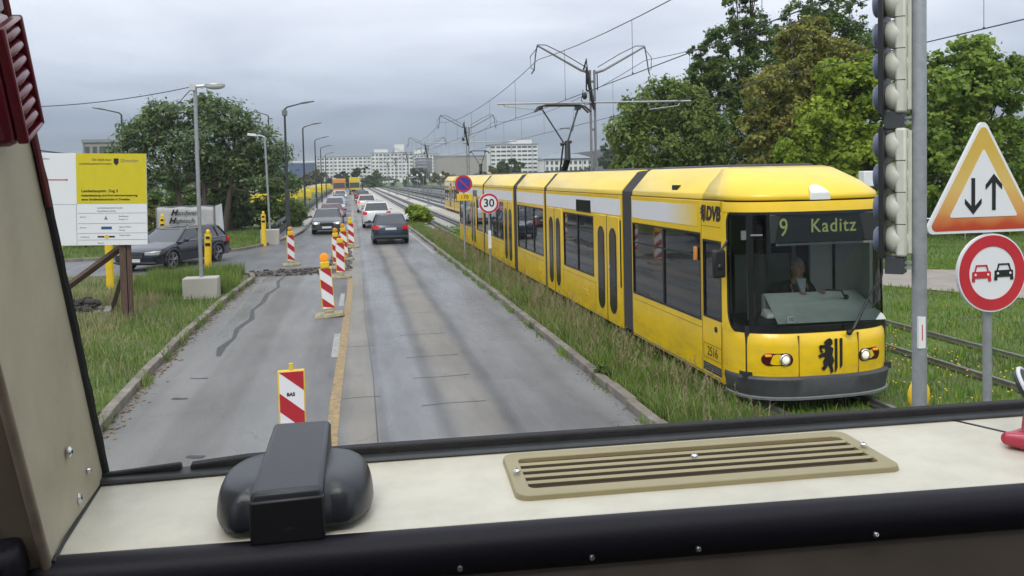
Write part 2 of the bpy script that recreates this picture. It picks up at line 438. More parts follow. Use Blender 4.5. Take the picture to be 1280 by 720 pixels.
def nodes_asphalt(name, dark, light, tracks=None, wet=0.35, joints=None, rough=(0.35, 0.7), damp=None, warm=None):
    """old damp asphalt: patchy tone, worn wheel tracks along Y (a list of (x, half width, strength)), fine aggregate"""
    m = bpy.data.materials.new(name); m.use_nodes = True
    n, l = m.node_tree.nodes, m.node_tree.links; b = n['Principled BSDF']
    t = n.new('ShaderNodeTexCoord')
    mp = n.new('ShaderNodeMapping'); mp.inputs['Scale'].default_value = (1.0, 0.16, 1)
    l.new(t.outputs['Object'], mp.inputs[0])
    def noise(vec, s, d=5, ro=0.6):
        z = n.new('ShaderNodeTexNoise'); z.inputs['Scale'].default_value = s; z.inputs['Detail'].default_value = d; z.inputs['Roughness'].default_value = ro
        l.new(vec, z.inputs['Vector']); return z.outputs['Fac']
    def ma(op, a, c=None, d=None):
        q = n.new('ShaderNodeMath'); q.operation = op
        for i, v in enumerate((a, c, d)):
            if v is None: continue
            if isinstance(v, (int, float)): q.inputs[i].default_value = v
            else: l.new(v, q.inputs[i])
        return q.outputs[0]
    streak = noise(mp.outputs[0], 1.4, 6)
    patch = noise(t.outputs['Object'], 0.35, 4)
    fine = noise(t.outputs['Object'], 48, 3, .75)
    sx = n.new('ShaderNodeSeparateXYZ'); l.new(t.outputs['Object'], sx.inputs[0])
    wob = ma('MULTIPLY', ma('SUBTRACT', noise(mp.outputs[0], 0.6, 3), 0.5), 0.16)
    x = ma('ADD', sx.outputs['X'], wob)
    fac = ma('ADD', ma('MULTIPLY', streak, 0.55), ma('MULTIPLY', patch, 0.45))
    tr = None
    for (cx, hw, st) in (tracks or []):
        g = ma('SUBTRACT', 1.0, ma('MINIMUM', 1.0, ma('DIVIDE', ma('ABSOLUTE', ma('SUBTRACT', x, cx)), hw)))
        g = ma('MULTIPLY', ma('SMOOTH_MIN', g, 0.6, 0.2), st)
        tr = g if tr is None else ma('ADD', tr, g)
    if tr is not None: fac = ma('ADD', fac, tr)
    r = n.new('ShaderNodeValToRGB'); e = r.color_ramp.elements
    e[0].position = 0.28; e[0].color = (*dark, 1); e[1].position = 0.78; e[1].color = (*light, 1)
    l.new(fac, r.inputs[0])
    mul = n.new('ShaderNodeMix'); mul.data_type = 'RGBA'; mul.blend_type = 'MULTIPLY'; mul.inputs[0].default_value = 0.75
    rf = n.new('ShaderNodeValToRGB'); rf.color_ramp.elements[0].position = 0.3; rf.color_ramp.elements[0].color = (0.50, 0.50, 0.50, 1); rf.color_ramp.elements[1].position = 0.7; rf.color_ramp.elements[1].color = (1.40, 1.40, 1.40, 1)
    l.new(fine, rf.inputs[0]); l.new(r.outputs[0], mul.inputs[6]); l.new(rf.outputs[0], mul.inputs[7])
    col = mul.outputs[2]
    # hairline cracks
    vo = n.new('ShaderNodeTexVoronoi'); vo.feature = 'DISTANCE_TO_EDGE'; vo.inputs['Scale'].default_value = 0.28
    wv = n.new('ShaderNodeVectorMath'); wv.operation = 'ADD'
    zn = n.new('ShaderNodeTexNoise'); zn.inputs['Scale'].default_value = 1.2; zn.inputs['Detail'].default_value = 6
    l.new(t.outputs['Object'], zn.inputs['Vector']); l.new(t.outputs['Object'], wv.inputs[0]); l.new(zn.outputs['Color'], wv.inputs[1])
    l.new(wv.outputs[0], vo.inputs['Vector'])
    ck = ma('LESS_THAN', vo.outputs['Distance'], 0.0035)
    mc = n.new('ShaderNodeMix'); mc.data_type = 'RGBA'; l.new(ma('MULTIPLY', ck, 0.22), mc.inputs[0]); l.new(col, mc.inputs[6]); mc.inputs[7].default_value = (0.02, 0.02, 0.02, 1)
    col = mc.outputs[2]
    l.new(col, b.inputs['Base Color'])
    rr = n.new('ShaderNodeMapRange'); rr.inputs['From Min'].default_value = 0.35; rr.inputs['From Max'].default_value = 0.65
    rr.inputs['To Min'].default_value = rough[0]; rr.inputs['To Max'].default_value = rough[1]
    l.new(noise(mp.outputs[0], 0.9, 4), rr.inputs['Value'])
    def bands(lst):
        tot = None
        for (cx, hw, st) in lst:
            g = ma('SUBTRACT', 1.0, ma('MINIMUM', 1.0, ma('DIVIDE', ma('ABSOLUTE', ma('SUBTRACT', x, cx)), hw)))
            g = ma('MULTIPLY', ma('MINIMUM', ma('MULTIPLY', g, 2.6), 1.0), st)
            tot = g if tot is None else ma('ADD', tot, g)
        return tot
    ro_ = rr.outputs[0]
    if damp:      # damp, tyre-polished bands are smoother
        ro_ = ma('MAXIMUM', ma('SUBTRACT', ro_, ma('MULTIPLY', bands(damp), ma('ADD', 0.55, ma('MULTIPLY', streak, 0.6)))), 0.20)
    l.new(ro_, b.inputs['Roughness'])
    if warm:      # dry, dustier strips
        mw = n.new('ShaderNodeMix'); mw.data_type = 'RGBA'; mw.blend_type = 'MULTIPLY'
        l.new(bands(warm), mw.inputs[0]); l.new(col, mw.inputs[6]); mw.inputs[7].default_value = (1.12, 1.06, 0.95, 1)
        l.new(mw.outputs[2], b.inputs['Base Color'])
    bp = n.new('ShaderNodeBump'); bp.inputs['Strength'].default_value = wet; bp.inputs['Distance'].default_value = 0.006
    l.new(fine, bp.inputs['Height']); l.new(bp.outputs[0], b.inputs['Normal'])
    return m

M['ground'] = nodes_ground()
M['asphalt_right'] = nodes_asphalt('asphalt_right_lane', (0.060, 0.062, 0.066), (0.215, 0.213, 0.21), tracks=[(1.50, 0.42, 0.22), (1.08, 0.15, -0.14), (1.92, 0.13, -0.14), (0.02, 0.30, 0.26), (0.30, .10, -.15), (3.35, 0.3, 0.20)], damp=[(0.64, 0.46, 0.30), (2.55, 0.65, 0.26)], warm=[(1.50, 0.42, 1.0), (0.02, 0.28, 1.0)], rough=(0.45, 0.75))
M['asphalt_left'] = nodes_asphalt('asphalt_left_lane', (0.095, 0.094, 0.092), (0.215, 0.21, 0.20), tracks=[(-1.9, 0.35, -0.12), (-2.62, 0.28, 0.14), (-0.62, .2, -.1)], damp=[(-1.28, 0.42, 0.24), (-2.62, 0.30, 0.34)], rough=(0.42, 0.75))
M['asphalt_new'] = nodes_asphalt('asphalt_side_road', (0.075, 0.078, 0.083), (0.165, 0.168, 0.172), rough=(0.35, 0.6))
M['tar'] = mat('tar', (0.018, 0.018, 0.019), 0.35, bump=0.4)
M['broken'] = mat('broken_asphalt', (0.03, 0.028, 0.026), 0.9, color2=(0.11, 0.095, 0.075), vscale=5, bump=1.0, bscale=12)
M['line_white'] = mat('worn_white_line', (0.42, 0.42, 0.40), 0.7, color2=(0.16, 0.16, 0.155), vscale=14)
M['line_yellow'] = mat('worn_yellow_line', (0.15, 0.13, 0.10), 0.75, color2=(0.40, 0.265, 0.10), vscale=9, detail=8)
M['paving'] = mat('path_paving', (0.27, 0.24, 0.21), 0.85, var=0.15, vscale=1.5)

def sheet(name, poly, z, m, label=None):
    """flat polygon sheet of the setting"""
    b = B(); b.add([(x, y, z) for x, y in poly], [tuple(range(len(poly)))])
    o = b.build(name, m); o['kind'] = 'structure'
    return o
# base ground with a gentle lie, reaching past the horizon
gv = B(); gv.add([(-3000, -200, -0.11), (3000, -200, -0.11), (3000, 4000, -0.11), (-3000, 4000, -0.11)], [(0, 1, 2, 3)])
gv.build('ground', M['ground'])['kind'] = 'structure'

L_KERB = [(-3.1, -6), (-3.15, 6), (-3.2, 11.5), (-3.32, 15), (-3.38, 19), (-3.33, 23), (-3.2, 27), (-3.12, 28.8), (-3.3, 30.0), (-4.0, 30.7), (-5.2, 31.0), (-7, 31.1), (-12, 31.3), (-30, 33)]
L_FAR = [(-30, 37), (-12, 38.5), (-8, 39.2), (-6, 40.2), (-5.05, 41.2), (-4.3, 43.4), (-3.75, 46), (-3.2, 49.5), (-2.95, 54), (-3.0, 70), (-3.1, 100), (-3.3, 300)]
R_KERB = [(3.52, -6), (3.52, 10), (3.54, 15), (3.55, 22), (3.5, 35), (3.4, 50), (3.1, 70), (2.9, 110), (2.9, 300)]
sheet('road', [(-0.72, -6), (3.56, -6), (3.56, 22), (3.52, 35), (3.42, 50), (3.12, 70), (2.92, 110), (2.92, 300), (-0.72, 300)], 0.0, M['asphalt_right'])
sheet('road_left_lane', [(-3.1, -6), (-0.72, -6), (-0.72, 29.6), (-3.2, 29.6), (-3.2, 27), (-3.36, 21), (-3.38, 19), (-3.32, 15), (-3.2, 11.5), (-3.15, 6)], 0.0, M['asphalt_left'])
sheet('side_road', [(-0.72, 29.6), (-0.72, 300)] + L_FAR[::-1] + [(-30, 33), (-12, 31.3), (-7, 31.1), (-5.2, 31.0), (-4.0, 30.7), (-3.3, 30.0), (-3.2, 29.6)], 0.0, M['asphalt_new'])

def kerb_run(name, pts, w=0.14, h=0.12, side=1, m=None, inner=False):
    """kerb stones along a line: real stones with joints, slightly uneven"""
    b = B()
    for i in range(len(pts) - 1):
        a, c = Vector((*pts[i], 0)), Vector((*pts[i + 1], 0))
        L = (c - a).length; n = max(1, int(round(L / 1.0)))
        if L > 40: n = int(L / 4)
        d = (c - a) / n; ang = math.atan2(d.y, d.x)
        nrm = Vector((-math.sin(ang), math.cos(ang), 0)) * side
        for k in range(n):
            p = a + d * (k + 0.5) + nrm * (w / 2 + rnd.uniform(-.012, .012))
            b.box((p.x, p.y, h / 2 - 0.06 + rnd.uniform(-.008, .008)), (d.length - 0.012, w, h + 0.12), rz=ang + rnd.uniform(-.006, .006))
    o = b.build(name, m or M['kerb'], bevel=0.012); o['kind'] = 'structure'; return o
kerb_run('kerb', L_KERB, side=1)
kerb_run('kerb', L_FAR, side=1)
kerb_run('kerb', R_KERB, side=-1)

# markings
def strip(name, pts, w, m, z=0.004, wob=0.0):
    vs, fs = [], []
    n_ = len(pts)
    for i, (x, y) in enumerate(pts):
        a = Vector(pts[max(0, i - 1)]); c = Vector(pts[min(n_ - 1, i + 1)]); d = (c - a).normalized(); q = Vector((-d.y, d.x))
        ww = w / 2 * (1 + rnd.uniform(-wob, wob))
        vs += [(x + q.x * ww, y + q.y * ww, z), (x - q.x * ww, y - q.y * ww, z)]
        if i: fs.append((2 * i - 2, 2 * i - 1, 2 * i + 1, 2 * i))
    b = B(); b.add(vs, fs); o = b.build(name, m); o['kind'] = 'structure'; return o
strip('road_marking', [(-0.36, -2), (-0.34, 8), (-0.33, 12), (-0.24, 18), (-0.16, 23.5), (-0.14, 28)], 0.15, M['line_yellow'], wob=.05)
strip('road_marking', [(-0.10, 34), (-0.05, 48), (-0.05, 90)], 0.12, M['line_white'])
for y in (3.0, 9.1, 15.6, 21.9):
    strip('road_marking', [(-0.50 + y * .0065, y), (-0.50 + (y + 2.4) * .0065, y + 2.4)], 0.12, M['line_white'], z=0.005)
strip('road_marking', [(3.25, 36), (3.2, 42), (3.1, 50)], 0.12, M['line_white'])
# transverse joints in the slab strip between the wheel tracks
for y in (6.5, 8.3, 10.0, 11.9, 13.6, 15.2, 17.4, 20.2, 23.5):
    strip('road_joint', [(0.85, y), (1.25, y + rnd.uniform(-.05, .05)), (1.75, y + rnd.uniform(-.04, .04))], 0.018, M['tar'], wob=.4)
for y in (7.4, 9.2, 12.6, 16.5): strip('road_joint', [(-0.25, y), (0.1, y + .03), (0.32, y)], 0.015, M['tar'], wob=.4)
strip('road_joint', [(0.22, -2), (0.2, 9), (0.24, 14), (0.2, 20), (0.25, 28)], 0.016, M['tar'], wob=.5)
# sealed crack and scars in the left lane
cp = [(-2.25, 29.7), (-2.36, 28), (-2.22, 26.5), (-2.40, 25), (-2.36, 23.4), (-2.47, 22), (-2.34, 20.6), (-2.50, 19.3), (-2.42, 18.2), (-2.52, 17.2), (-2.46, 16.4)]
strip('tar_seam', cp, 0.11, M['tar'], wob=.5)
for (x, y, l_) in ((-2.5, 14.6, .28), (-2.55, 13.3, .22), (-0.98, 13.0, .12), (-1.08, 12.9, .1), (-1.85, 10.4, .2)):
    strip('tar_patch', [(x - l_ / 2, y + .05), (x, y), (x + l_ / 2, y - .02)], 0.07, M['tar'], wob=.6)
# torn-up trench across the left lane and along the centre
def ragged(name, pts, m, z, amp=.12):
    out = []
    for i in range(len(pts)):
        a, c = Vector(pts[i]), Vector(pts[(i + 1) % len(pts)]); n_ = max(2, int((c - a).length / 0.35))
        for k in range(n_):
            p = a.lerp(c, k / n_); out.append((p.x + rnd.uniform(-amp, amp), p.y + rnd.uniform(-amp, amp) * 1.6))
    o = sheet(name, out, z, m); return o
ragged('trench', [(-3.9, 29.3), (-0.6, 30.0), (-0.15, 30.3), (-0.1, 38), (-0.25, 44), (-0.6, 44), (-0.85, 36), (-0.95, 32.2), (-3.0, 31.5), (-4.6, 30.9)], M['broken'], 0.006)
# the loose edge of broken asphalt
b = B()
for i in range(260):
    if i % 2: x, y = rnd.uniform(-3.6, -0.9), rnd.uniform(29.4, 31.6)
    else: x, y = rnd.uniform(-0.9, -0.1), rnd.uniform(31, 42)
    s_ = rnd.uniform(.02, .07); b.ball((x, y, s_ * .4), (s_, s_ * 1.3, s_ * .7), 5, 3)
tag(b.build('asphalt_rubble', M['rubble']), 'crumbs of broken asphalt lying along the trench across the lane', 'rubble', kind='stuff')
# tramway and its surroundings
def rails(name, cx, y0, y1):
    b = B()
    for sgn in (-1, 1):
        x = cx + sgn * 0.7175
        b.box2((x - .035, y0, -.02), (x + .035, y1, .055)); b.box2((x - .075, y0, -.03), (x + .075, y1, .0))
    o = b.build(name, M['rail']); o['kind'] = 'structure'
rails('tram_track', 6.05, -20, 300); rails('tram_track', 9.85, -20, 300)
def concrete_rows():
    sheet('tram_deck', [(3.25, 52), (11.9, 52), (11.9, 300), (3.05, 300), (3.05, 110), (3.2, 70)], 0.012, M['concrete'])
    b = B()
    for cx in (6.05, 9.85):
        for sx in (-1, 1):
            x = cx + sx * .7175
            b.box2((x - .28, 48, 0), (x - .10, 300, .11)); b.box2((x + .10, 48, 0), (x + .28, 300, .11))
    o = b.build('track_plinth', M['dark_steel']); o['kind'] = 'structure'
    sheet('walkway', [(3.5, 46), (4.6, 42), (4.75, 60), (4.5, 110), (4.5, 300), (3.2, 300), (3.2, 110), (3.35, 70)], 0.03, M['concrete_pale'])
    b = B(); b.box2((7.4, 44, 0), (8.5, 300, .06)); o = b.build('median_slab', M['concrete_pale']); o['kind'] = 'structure'
concrete_rows()
PATH = [(11.6, 26), (12.4, 24.0), (13.87, 21.0), (15.56, 17.6), (17.6, 13.5), (20, 9), (30, 9), (29, 15), (23.5, 19.9), (19.6, 22.2), (16.1, 24.4), (13.8, 29), (12.9, 40), (11.4, 40), (11.2, 28)]
sheet('footpath', PATH, -0.02, M['paving'])
# carriageway on the far side of the tracks, and its railing
sheet('far_carriageway', [(12.6, 60), (22, 60), (22, 300), (12.6, 300)], 0.0, M['asphalt_new'])
sheet('tramway_bed', [(3.6, -20), (60, -20), (60, 60), (3.5, 60)], -0.045, M['ground'])
sheet('verge', [(-3.3, -6), (-3.45, 15), (-3.52, 19), (-3.47, 23), (-3.34, 27), (-3.3, 28.8), (-3.5, 29.8), (-4.1, 30.5), (-7, 30.9), (-30, 32.8), (-30, -6)], 0.07, M['ground'])
sheet('verge', [(-3.1, 300), (-3.0, 100), (-3.1, 54), (-3.35, 49.5), (-3.9, 46), (-4.45, 43.6), (-5.15, 41.4), (-6, 40.4), (-12, 38.8), (-30, 37.2), (-60, 60), (-60, 300)], 0.06, M['ground'])

# ------------------------------------------------------------------ the tram
HW = 1.15
def tram_section(inset=0.0, top=True):
    """right-to-left outline of the body cross-section above z 2.73 (roof fairing)"""
    w = HW - inset
    return [(-w + .01, 2.755), (-w + .02, 2.84), (-.83, 3.17), (-.76, 3.21), (-.60, 3.21), (-.57, 3.15), (.57, 3.15), (.60, 3.21), (.76, 3.21), (.83, 3.17), (w - .02, 2.84), (w - .01, 2.755)]

def wall_panels(b, s0, s1, sx, holes, z0=0.24, z1=2.74):
    """side wall with real openings (s0, s1, z0, z1), as rectangles around the holes; 5 cm thick"""
    x1 = sx * HW; x0 = sx * (HW - .05)
    cuts = sorted({s0, s1, *[h[0] for h in holes], *[h[1] for h in holes]})
    for a, c in zip(cuts, cuts[1:]):
        hs = sorted([(h[2], h[3]) for h in holes if h[0] <= a + 1e-6 and h[1] >= c - 1e-6])
        z = z0
        for (ha, hb) in hs:
            if ha > z: b.box2((x0, a, z), (x1, c, ha))
            z = hb
        if z < z1: b.box2((x0, a, z), (x1, c, z1))

def door(par, s0, s1, sx=-1, name='door'):
    """double-leaf door with two tall oval windows"""
    x = sx * HW; sm = (s0 + s1) / 2
    b = B(); b.box2((x - sx * .03, s0, .24), (x + sx * .012, sm - .006, 2.33)); b.box2((x - sx * .03, sm + .006, .24), (x + sx * .012, s1, 2.33))
    d = b.build(name, M['tram_yellow'], par, bevel=.012)
    g = B(); g.box2((x - sx * .02, sm - .012, .24), (x + sx * .016, sm + .012, 2.33))
    g.build('door_seal', M['black'], d)
    for c in ((s0 + sm) / 2, (s1 + sm) / 2):
        w = (sm - s0) * .29
        pts = [(c + w * math.sin(t) , 1.27 + (.80 if math.cos(t) > 0 else -.80) * (1 if abs(math.cos(t)) > .01 else 0) * .78 + .21 * math.cos(t)) for t in [2 * math.pi * k / 28 for k in range(28)]]
        g = B(); g.prism(pts, x + sx * .010, x + sx * .020, 'x'); rim_ = g.build('window_seal', M['rubber'], d)
        pts2 = [(c + (p[0] - c) * .86, 1.27 + (p[1] - 1.27) * .96) for p in pts]
        g = B(); g.prism(pts2, x + sx * .018, x + sx * .024, 'x'); g.build('window', M['black_gloss'], d)
    if sx < 0:
        g = B(); g.prism([(sm - .16 + .045 * math.sin(t), 1.33 + .045 * math.cos(t)) for t in [.5235 * k for k in range(12)]], x - .030, x - .024, 'x'); g.build('door_button', M['lamp_glass'], d)
    return d

def window(par, s0, s1, sx=-1, z0=1.0, z1=2.27, mull=(), vent=True):
    x = sx * HW
    g = B(); g.box2((x - sx * .028, s0 + .01, z0 + .01), (x - sx * .018, s1 - .01, z1 - .01))
    w = g.build('window', M['tram_glass'], par)
    f = B(); t = .028
    f.box2((x - sx * .04, s0, z0), (x + sx * .004, s0 + t, z1)); f.box2((x - sx * .04, s1 - t, z0), (x + sx * .004, s1, z1))
    f.box2((x - sx * .04, s0 + t, z0), (x + sx * .004, s1 - t, z0 + t)); f.box2((x - sx * .04, s0 + t, z1 - t), (x + sx * .004, s1 - t, z1))
    for q in mull: f.box2((x - sx * .038, q - .03, z0 + t), (x + sx * .002, q + .03, z1 - t))
    if vent: f.box2((x - sx * .038, s0 + t, z1 - .36), (x - sx * .002, s1 - t, z1 - .335))
    f.build('window_frame', M['black'], w)
    return w

def body_module(par, s0, s1, left_holes, right_holes):
    for sx_, hl_ in ((-1, left_holes), (1, right_holes)):
        b = B(); wall_panels(b, s0, s1, sx_, hl_); o = b.build('side_wall', M['tram_yellow'], par, bevel=.006)
    r = B(); sec = tram_section(); r0_ = 1.42 if s0 < 1 else s0
    r.loft([[(x, r0_ + .02, z) for x, z in sec], [(x, s1 - .02, z) for x, z in sec]])
    r.build('roof', M['tram_roof'], par, bevel=.015)
    for sx_ in (-1, 1):
        g = B(); g.box2((sx_ * 1.13, s0 + .01, 2.737), (sx_ * 1.08, s1 - .01, 2.757)); g.build('roof_seam', M['tram_seam'], par)
    f = B(); f.box2((-1.09, s0, .33), (1.09, s1, .40)); f.box2((-1.04, s0 + .15, .12), (1.04, s1 - .15, .30)); f.build('underframe', M['dark'], par)
    c = B(); c.box2((-1.09, s0, 2.62), (1.09, s1, 2.66)); c.build('ceiling', M['mid_grey'], par)
    return o
M['tram_seam'] = mat('seam_brown', (0.16, 0.09, 0.02), 0.6)  # brown of the joints and seams in the tram body

def gangway(par, s0, s1):
    n = max(3, int((s1 - s0) / .085)); rings = []
    for i in range(2 * n + 1):
        s = s0 + (s1 - s0) * i / (2 * n); k = .05 if i % 2 == 0 else .015
        w = HW - k
        rings.append([(-w, s, .28), (-w, s, 2.82), (-.83, s, 3.19 - k), (-.60, s, 3.22 - k), (.60, s, 3.22 - k), (.83, s, 3.19 - k), (w, s, 2.82), (w, s, .28)])
    b = B(); b.loft(rings); b.build('gangway_bellows', M['bellows'], par)
M['bellows'] = mat('bellows', (0.045, 0.046, 0.05), 0.75)

def seats(par, rows, xs=(-.85, .85)):
    for s in rows:
        for x in xs:
            b = B(); b.box2((x - .22, s - .2, .78), (x + .22, s + .22, .86)); b.box2((x - .22, s + .2, .80), (x + .22, s + .28, 1.42)); b.box2((x - .05, s - .05, .4), (x + .05, s + .05, .78))
            b.build('seat', M['seat_fab'], par, bevel=.03)
def wheelset(par, s):
    b = B()
    for x in (-.72, .72):
        b.tube([(x - .05, s, .30), (x + .05, s, .30)], .29, 20)
    b.tube([(-.7, s, .3), (.7, s, .3)], .06, 8)
    b.build('wheelset', M['dark_steel'], par)

def lion(par, mtx, name='city_crest', k=1.0):
    """the town's emblem as worn on the tram: rampant lion beside two upright bars"""
    b = B()
    P_ = [(0.02, .30), (.10, .33), (.17, .29), (.18, .22), (.12, .18), (.20, .14), (.17, .02), (.22, -.08), (.17, -.16), (.20, -.27), (.13, -.31), (.10, -.22), (.05, -.15), (.02, -.21), (-.05, -.25), (-.11, -.20), (-.05, -.16), (-.07, -.08), (-.01, -.01), (-.09, .00), (-.15, -.03), (-.19, .03), (-.11, .06), (-.02, .08), (-.01, .14), (-.08, .15), (-.14, .13), (-.17, .19), (-.09, .21), (-.02, .21), (-.04, .26)]
    P_ = [(x * .78 - .115, y) for x, y in P_]
    # triangulated fan-free: build as an n-gon prism
    b.prism([(x * k, y * k) for x, y in P_], 0, .003, 'z', mtx=mtx)
    b.prism([(x * k, y * k) for x, y in [(-.24, .20), (-.20, .22), (-.19, .12), (-.16, .10), (-.19, .06), (-.23, .10)]], 0, .003, 'z', mtx=mtx)
    for i, x in enumerate((.065, .165)):
        b.prism([(x * k, .31 * k), ((x + .055) * k, .31 * k), ((x + .055) * k, (-.20 + .03 * i) * k), ((x + .03) * k, (-.27 + .06 * i) * k), (x * k, (-.30 + .07 * i) * k)], 0, .003, 'z', mtx=mtx)
    return b.build(name, M['sign_black'], par)

def nose_ring(z, W, f, D, n=2.7, u0=-1.0, u1=1.0, k=33, off=0.0):
    """plan curve of the rounded nose at height z: |x/W|^n + |(D-s)/(D-f)|^n = 1, from the left flank round to the right"""
    out = []
    for i in range(k):
        u = u0 + (u1 - u0) * i / (k - 1); a = u * math.pi / 2
        cx, cy = math.sin(a), math.cos(a)
        x = (W + off) * math.copysign(abs(cx) ** (2 / n), cx); s = D - (D - f + off) * abs(cy) ** (2 / n)
        out.append((x, s, z))
    return out
def shell(b, rings, thick=.03):
    """closed shell from open rings, thickness towards +s / inwards"""
    n = len(rings[0]); inner = [[(p[0] * (1 - thick / HW), p[1] + thick, p[2]) for p in r] for r in rings]
    vs = [p for r in rings for p in r] + [p for r in inner for p in r]; o = n * len(rings); fs = []
    for i in range(len(rings) - 1):
        for k in range(n - 1):
            a, c = i * n + k, (i + 1) * n + k
            fs.append((a, a + 1, c + 1, c)); fs.append((o + a, o + c, o + c + 1, o + a + 1))
        for k in (0, n - 1):
            a, c = i * n + k, (i + 1) * n + k; fs.append((a, c, o + c, o + a))
    for i in (0, len(rings) - 1):
        for k in range(n - 1):
            a = i * n + k; fs.append((a, o + a, o + a + 1, a + 1))
    b.add(vs, fs)

def nose_s(x, f, D, W=HW, n=2.7):
    return D - (D - f) * max(0, 1 - abs(x / W) ** n) ** (1 / n)

def tram(name, label, y0, cx, full=True, number='2516'):
    t = thing(name, label, 'tram', (cx, y0, 0))
    mods = [(0.75, 4.65), (5.25, 11.65), (11.95, 15.75), (16.40, 22.45), (22.85, 30.3)]
    L = {0: [(0.78, 1.42, 1.08, 2.19), (1.50, 4.60, 1.02, 2.27)], 1: [(5.28, 6.98 - 1.62, 1.0, 2.27), (5.37, 6.99, .24, 2.33), (7.18, 9.80, 1.0, 2.27), (9.95, 11.45, .24, 2.33)],
         2: [(12.05, 15.65, 1.0, 2.27)], 3: [(16.45, 18.05, .24, 2.33), (18.20, 22.40, 1.0, 2.27)], 4: [(22.95, 24.55, 1.0, 2.27), (24.70, 26.2, .24, 2.33), (26.35, 30.05, 1.0, 2.27)]}
    for i, (a, c) in enumerate(mods):
        right = [(a + .25, c - .25, 1.0, 2.27)]
        if i == 0: right = [(1.50, 4.50, 1.0, 2.27)]
        body_module(t, a, c, L[i], right)
        window(t, right[0][0], right[0][1], 1, mull=[(right[0][0] + right[0][1]) / 2])
    for a, c in zip(mods, mods[1:]): gangway(t, a[1], c[0])
    for s in ((1.9, 3.6) if 1 else ()): wheelset(t, s)
    for s in (13.0, 14.7, 26.6, 28.3): wheelset(t, s)
    window(t, 1.50, 4.60, mull=[3.05]); window(t, 0.78, 1.42, z0=1.08, z1=2.19, vent=False)
    window(t, 5.28, 5.36, vent=False)
    door(t, 5.38, 6.98); window(t, 7.18, 9.80, mull=[8.5]); door(t, 9.96, 11.44)
    window(t, 12.05, 15.65, mull=[13.3, 14.5]); door(t, 16.46, 18.04); window(t, 18.20, 22.40, mull=[19.6, 21.0])
    window(t, 22.95, 24.55); door(t, 24.71, 26.19); window(t, 26.35, 30.05, mull=[28.2])
    seats(t, [2.6, 3.7, 7.6, 8.5, 12.8, 13.9, 15.0, 18.8, 19.8, 20.8, 21.7, 23.6, 27, 28, 29])
    # white advertising band under the roof seam, faded out towards the cab
    for i, (a, c) in enumerate(mods):
        b = B(); a2 = 1.62 if i == 0 else a + .06
        b.box2((-HW - .004, a2, 2.36), (-HW + .004, c - .05, 2.67)); b.build('white_band', M['band_fade'] if i == 0 else M['white'], t)
    for s in (7.95, 24.9):
        b = B(); b.box2((-HW - .012, s - .6, 2.33), (-HW + .01, s + .6, 2.60)); d = b.build('side_display', M['black_gloss'], t, bevel=.01)
    # marker lamp, handle, small vents, number plate
    b = B(); b.box2((-HW - .035, 1.60, 1.86), (-HW, 1.70, 2.06)); b.build('marker_lamp', M['orange'], t, bevel=.012)
    b = B(); b.box2((-1.10, 2.52, 2.85), (-1.02, 2.74, 2.95)); b.build('roof_vent', M['dark'], t)
    b = B(); b.tube([(-HW - .012, .98, .95), (-HW + .005, .98, .95)], .04, 14); b.build('lock', M['black'], t)
    for (a, c) in mods[1:]:
        b = B(); b.box2((-HW - .003, a + .03, .885), (-HW + .01, c - .03, .891)); b.build('panel_seam', M['tram_seam'], t)
    for s_ in (7.08, 9.88, 12.9, 14.6, 18.12, 20.3, 24.63, 27.6):
        b = B(); b.box2((-HW - .003, s_, .27), (-HW + .01, s_ + .006, .93)); b.build('panel_seam', M['tram_seam'], t)
    for s_ in (7.7, 12.3, 18.6, 26.8):
        b = B(); b.box2((-HW - .005, s_, .40), (-HW + .01, s_ + .55, .66)); b.build('service_hatch', M['tram_yellow'], t, bevel=.006)
        b = B(); b.tube([(-HW - .010, s_ + .08, .53), (-HW + .0, s_ + .08, .53)], .018, 10); b.build('hatch_lock', M['black'], t)
    b = B(); b.box2((-HW - .006, .82, .27), (-HW + .01, 4.6, .285)); b.build('sill_strip', M['mid_grey'], t)
    # seams of the cab door
    b = B()
    b.box2((-HW - .003, 1.455, .26), (-HW + .01, 1.465, 2.45)); b.box2((-HW - .003, .80, .30), (-HW + .01, .808, 1.05))
    b.box2((-HW - .003, .80, 2.38), (-HW + .01, 1.465, 2.386)); b.box2((-HW - .003, 1.47, .90), (-HW + .01, 4.5, .906))
    b.build('panel_seam', M['tram_seam'], t)
    b = B(); 
    for q in ((.80, .50, 1.42, .507), (.80, .70, 1.42, .707), (.80, .50, .807, .707), (1.413, .50, 1.42, .707)): b.box2((-HW - .004, q[0], q[1]), (-HW + .01, q[2], q[3]))
    b.build('number_frame', M['tram_seam'], t)
    text(number, .19, M['sign_black'], t, face_left((-HW - .003, 1.11, .60)), 'fleet_number', xs=.95)
    b = B(); b.box2((-HW - .002, .82, .31), (-HW + .02, 1.43, .43)); g = b.build('step_vent', M['dark'], t)
    for z in (.34, .37, .40):
        q = B(); q.box2((-HW - .006, .84, z), (-HW, 1.41, z + .008)); q.build('slat', M['mid_grey'], g)
    text('DVB', .27, M['sign_black'], t, face_left((-HW - .004, 1.04, 2.555)), 'operator_lettering', bold=.014, shear=.18, xs=.92)
    lion(t, face_left((-HW - .003, 1.38, 2.555)) , 'emblem', k=.40)
    # ---- nose
    D = .80
    b = B(); shell(b, [nose_ring(.26, 1.10, .06, D), nose_ring(.30, 1.14, .02, D), nose_ring(.52, HW, 0, D), nose_ring(.85, HW, .0, D), nose_ring(.95, HW, .02, D), nose_ring(1.015, HW - .004, .07, D)], .04)
    b.build('front_panel', M['tram_yellow'], t, smooth=True)
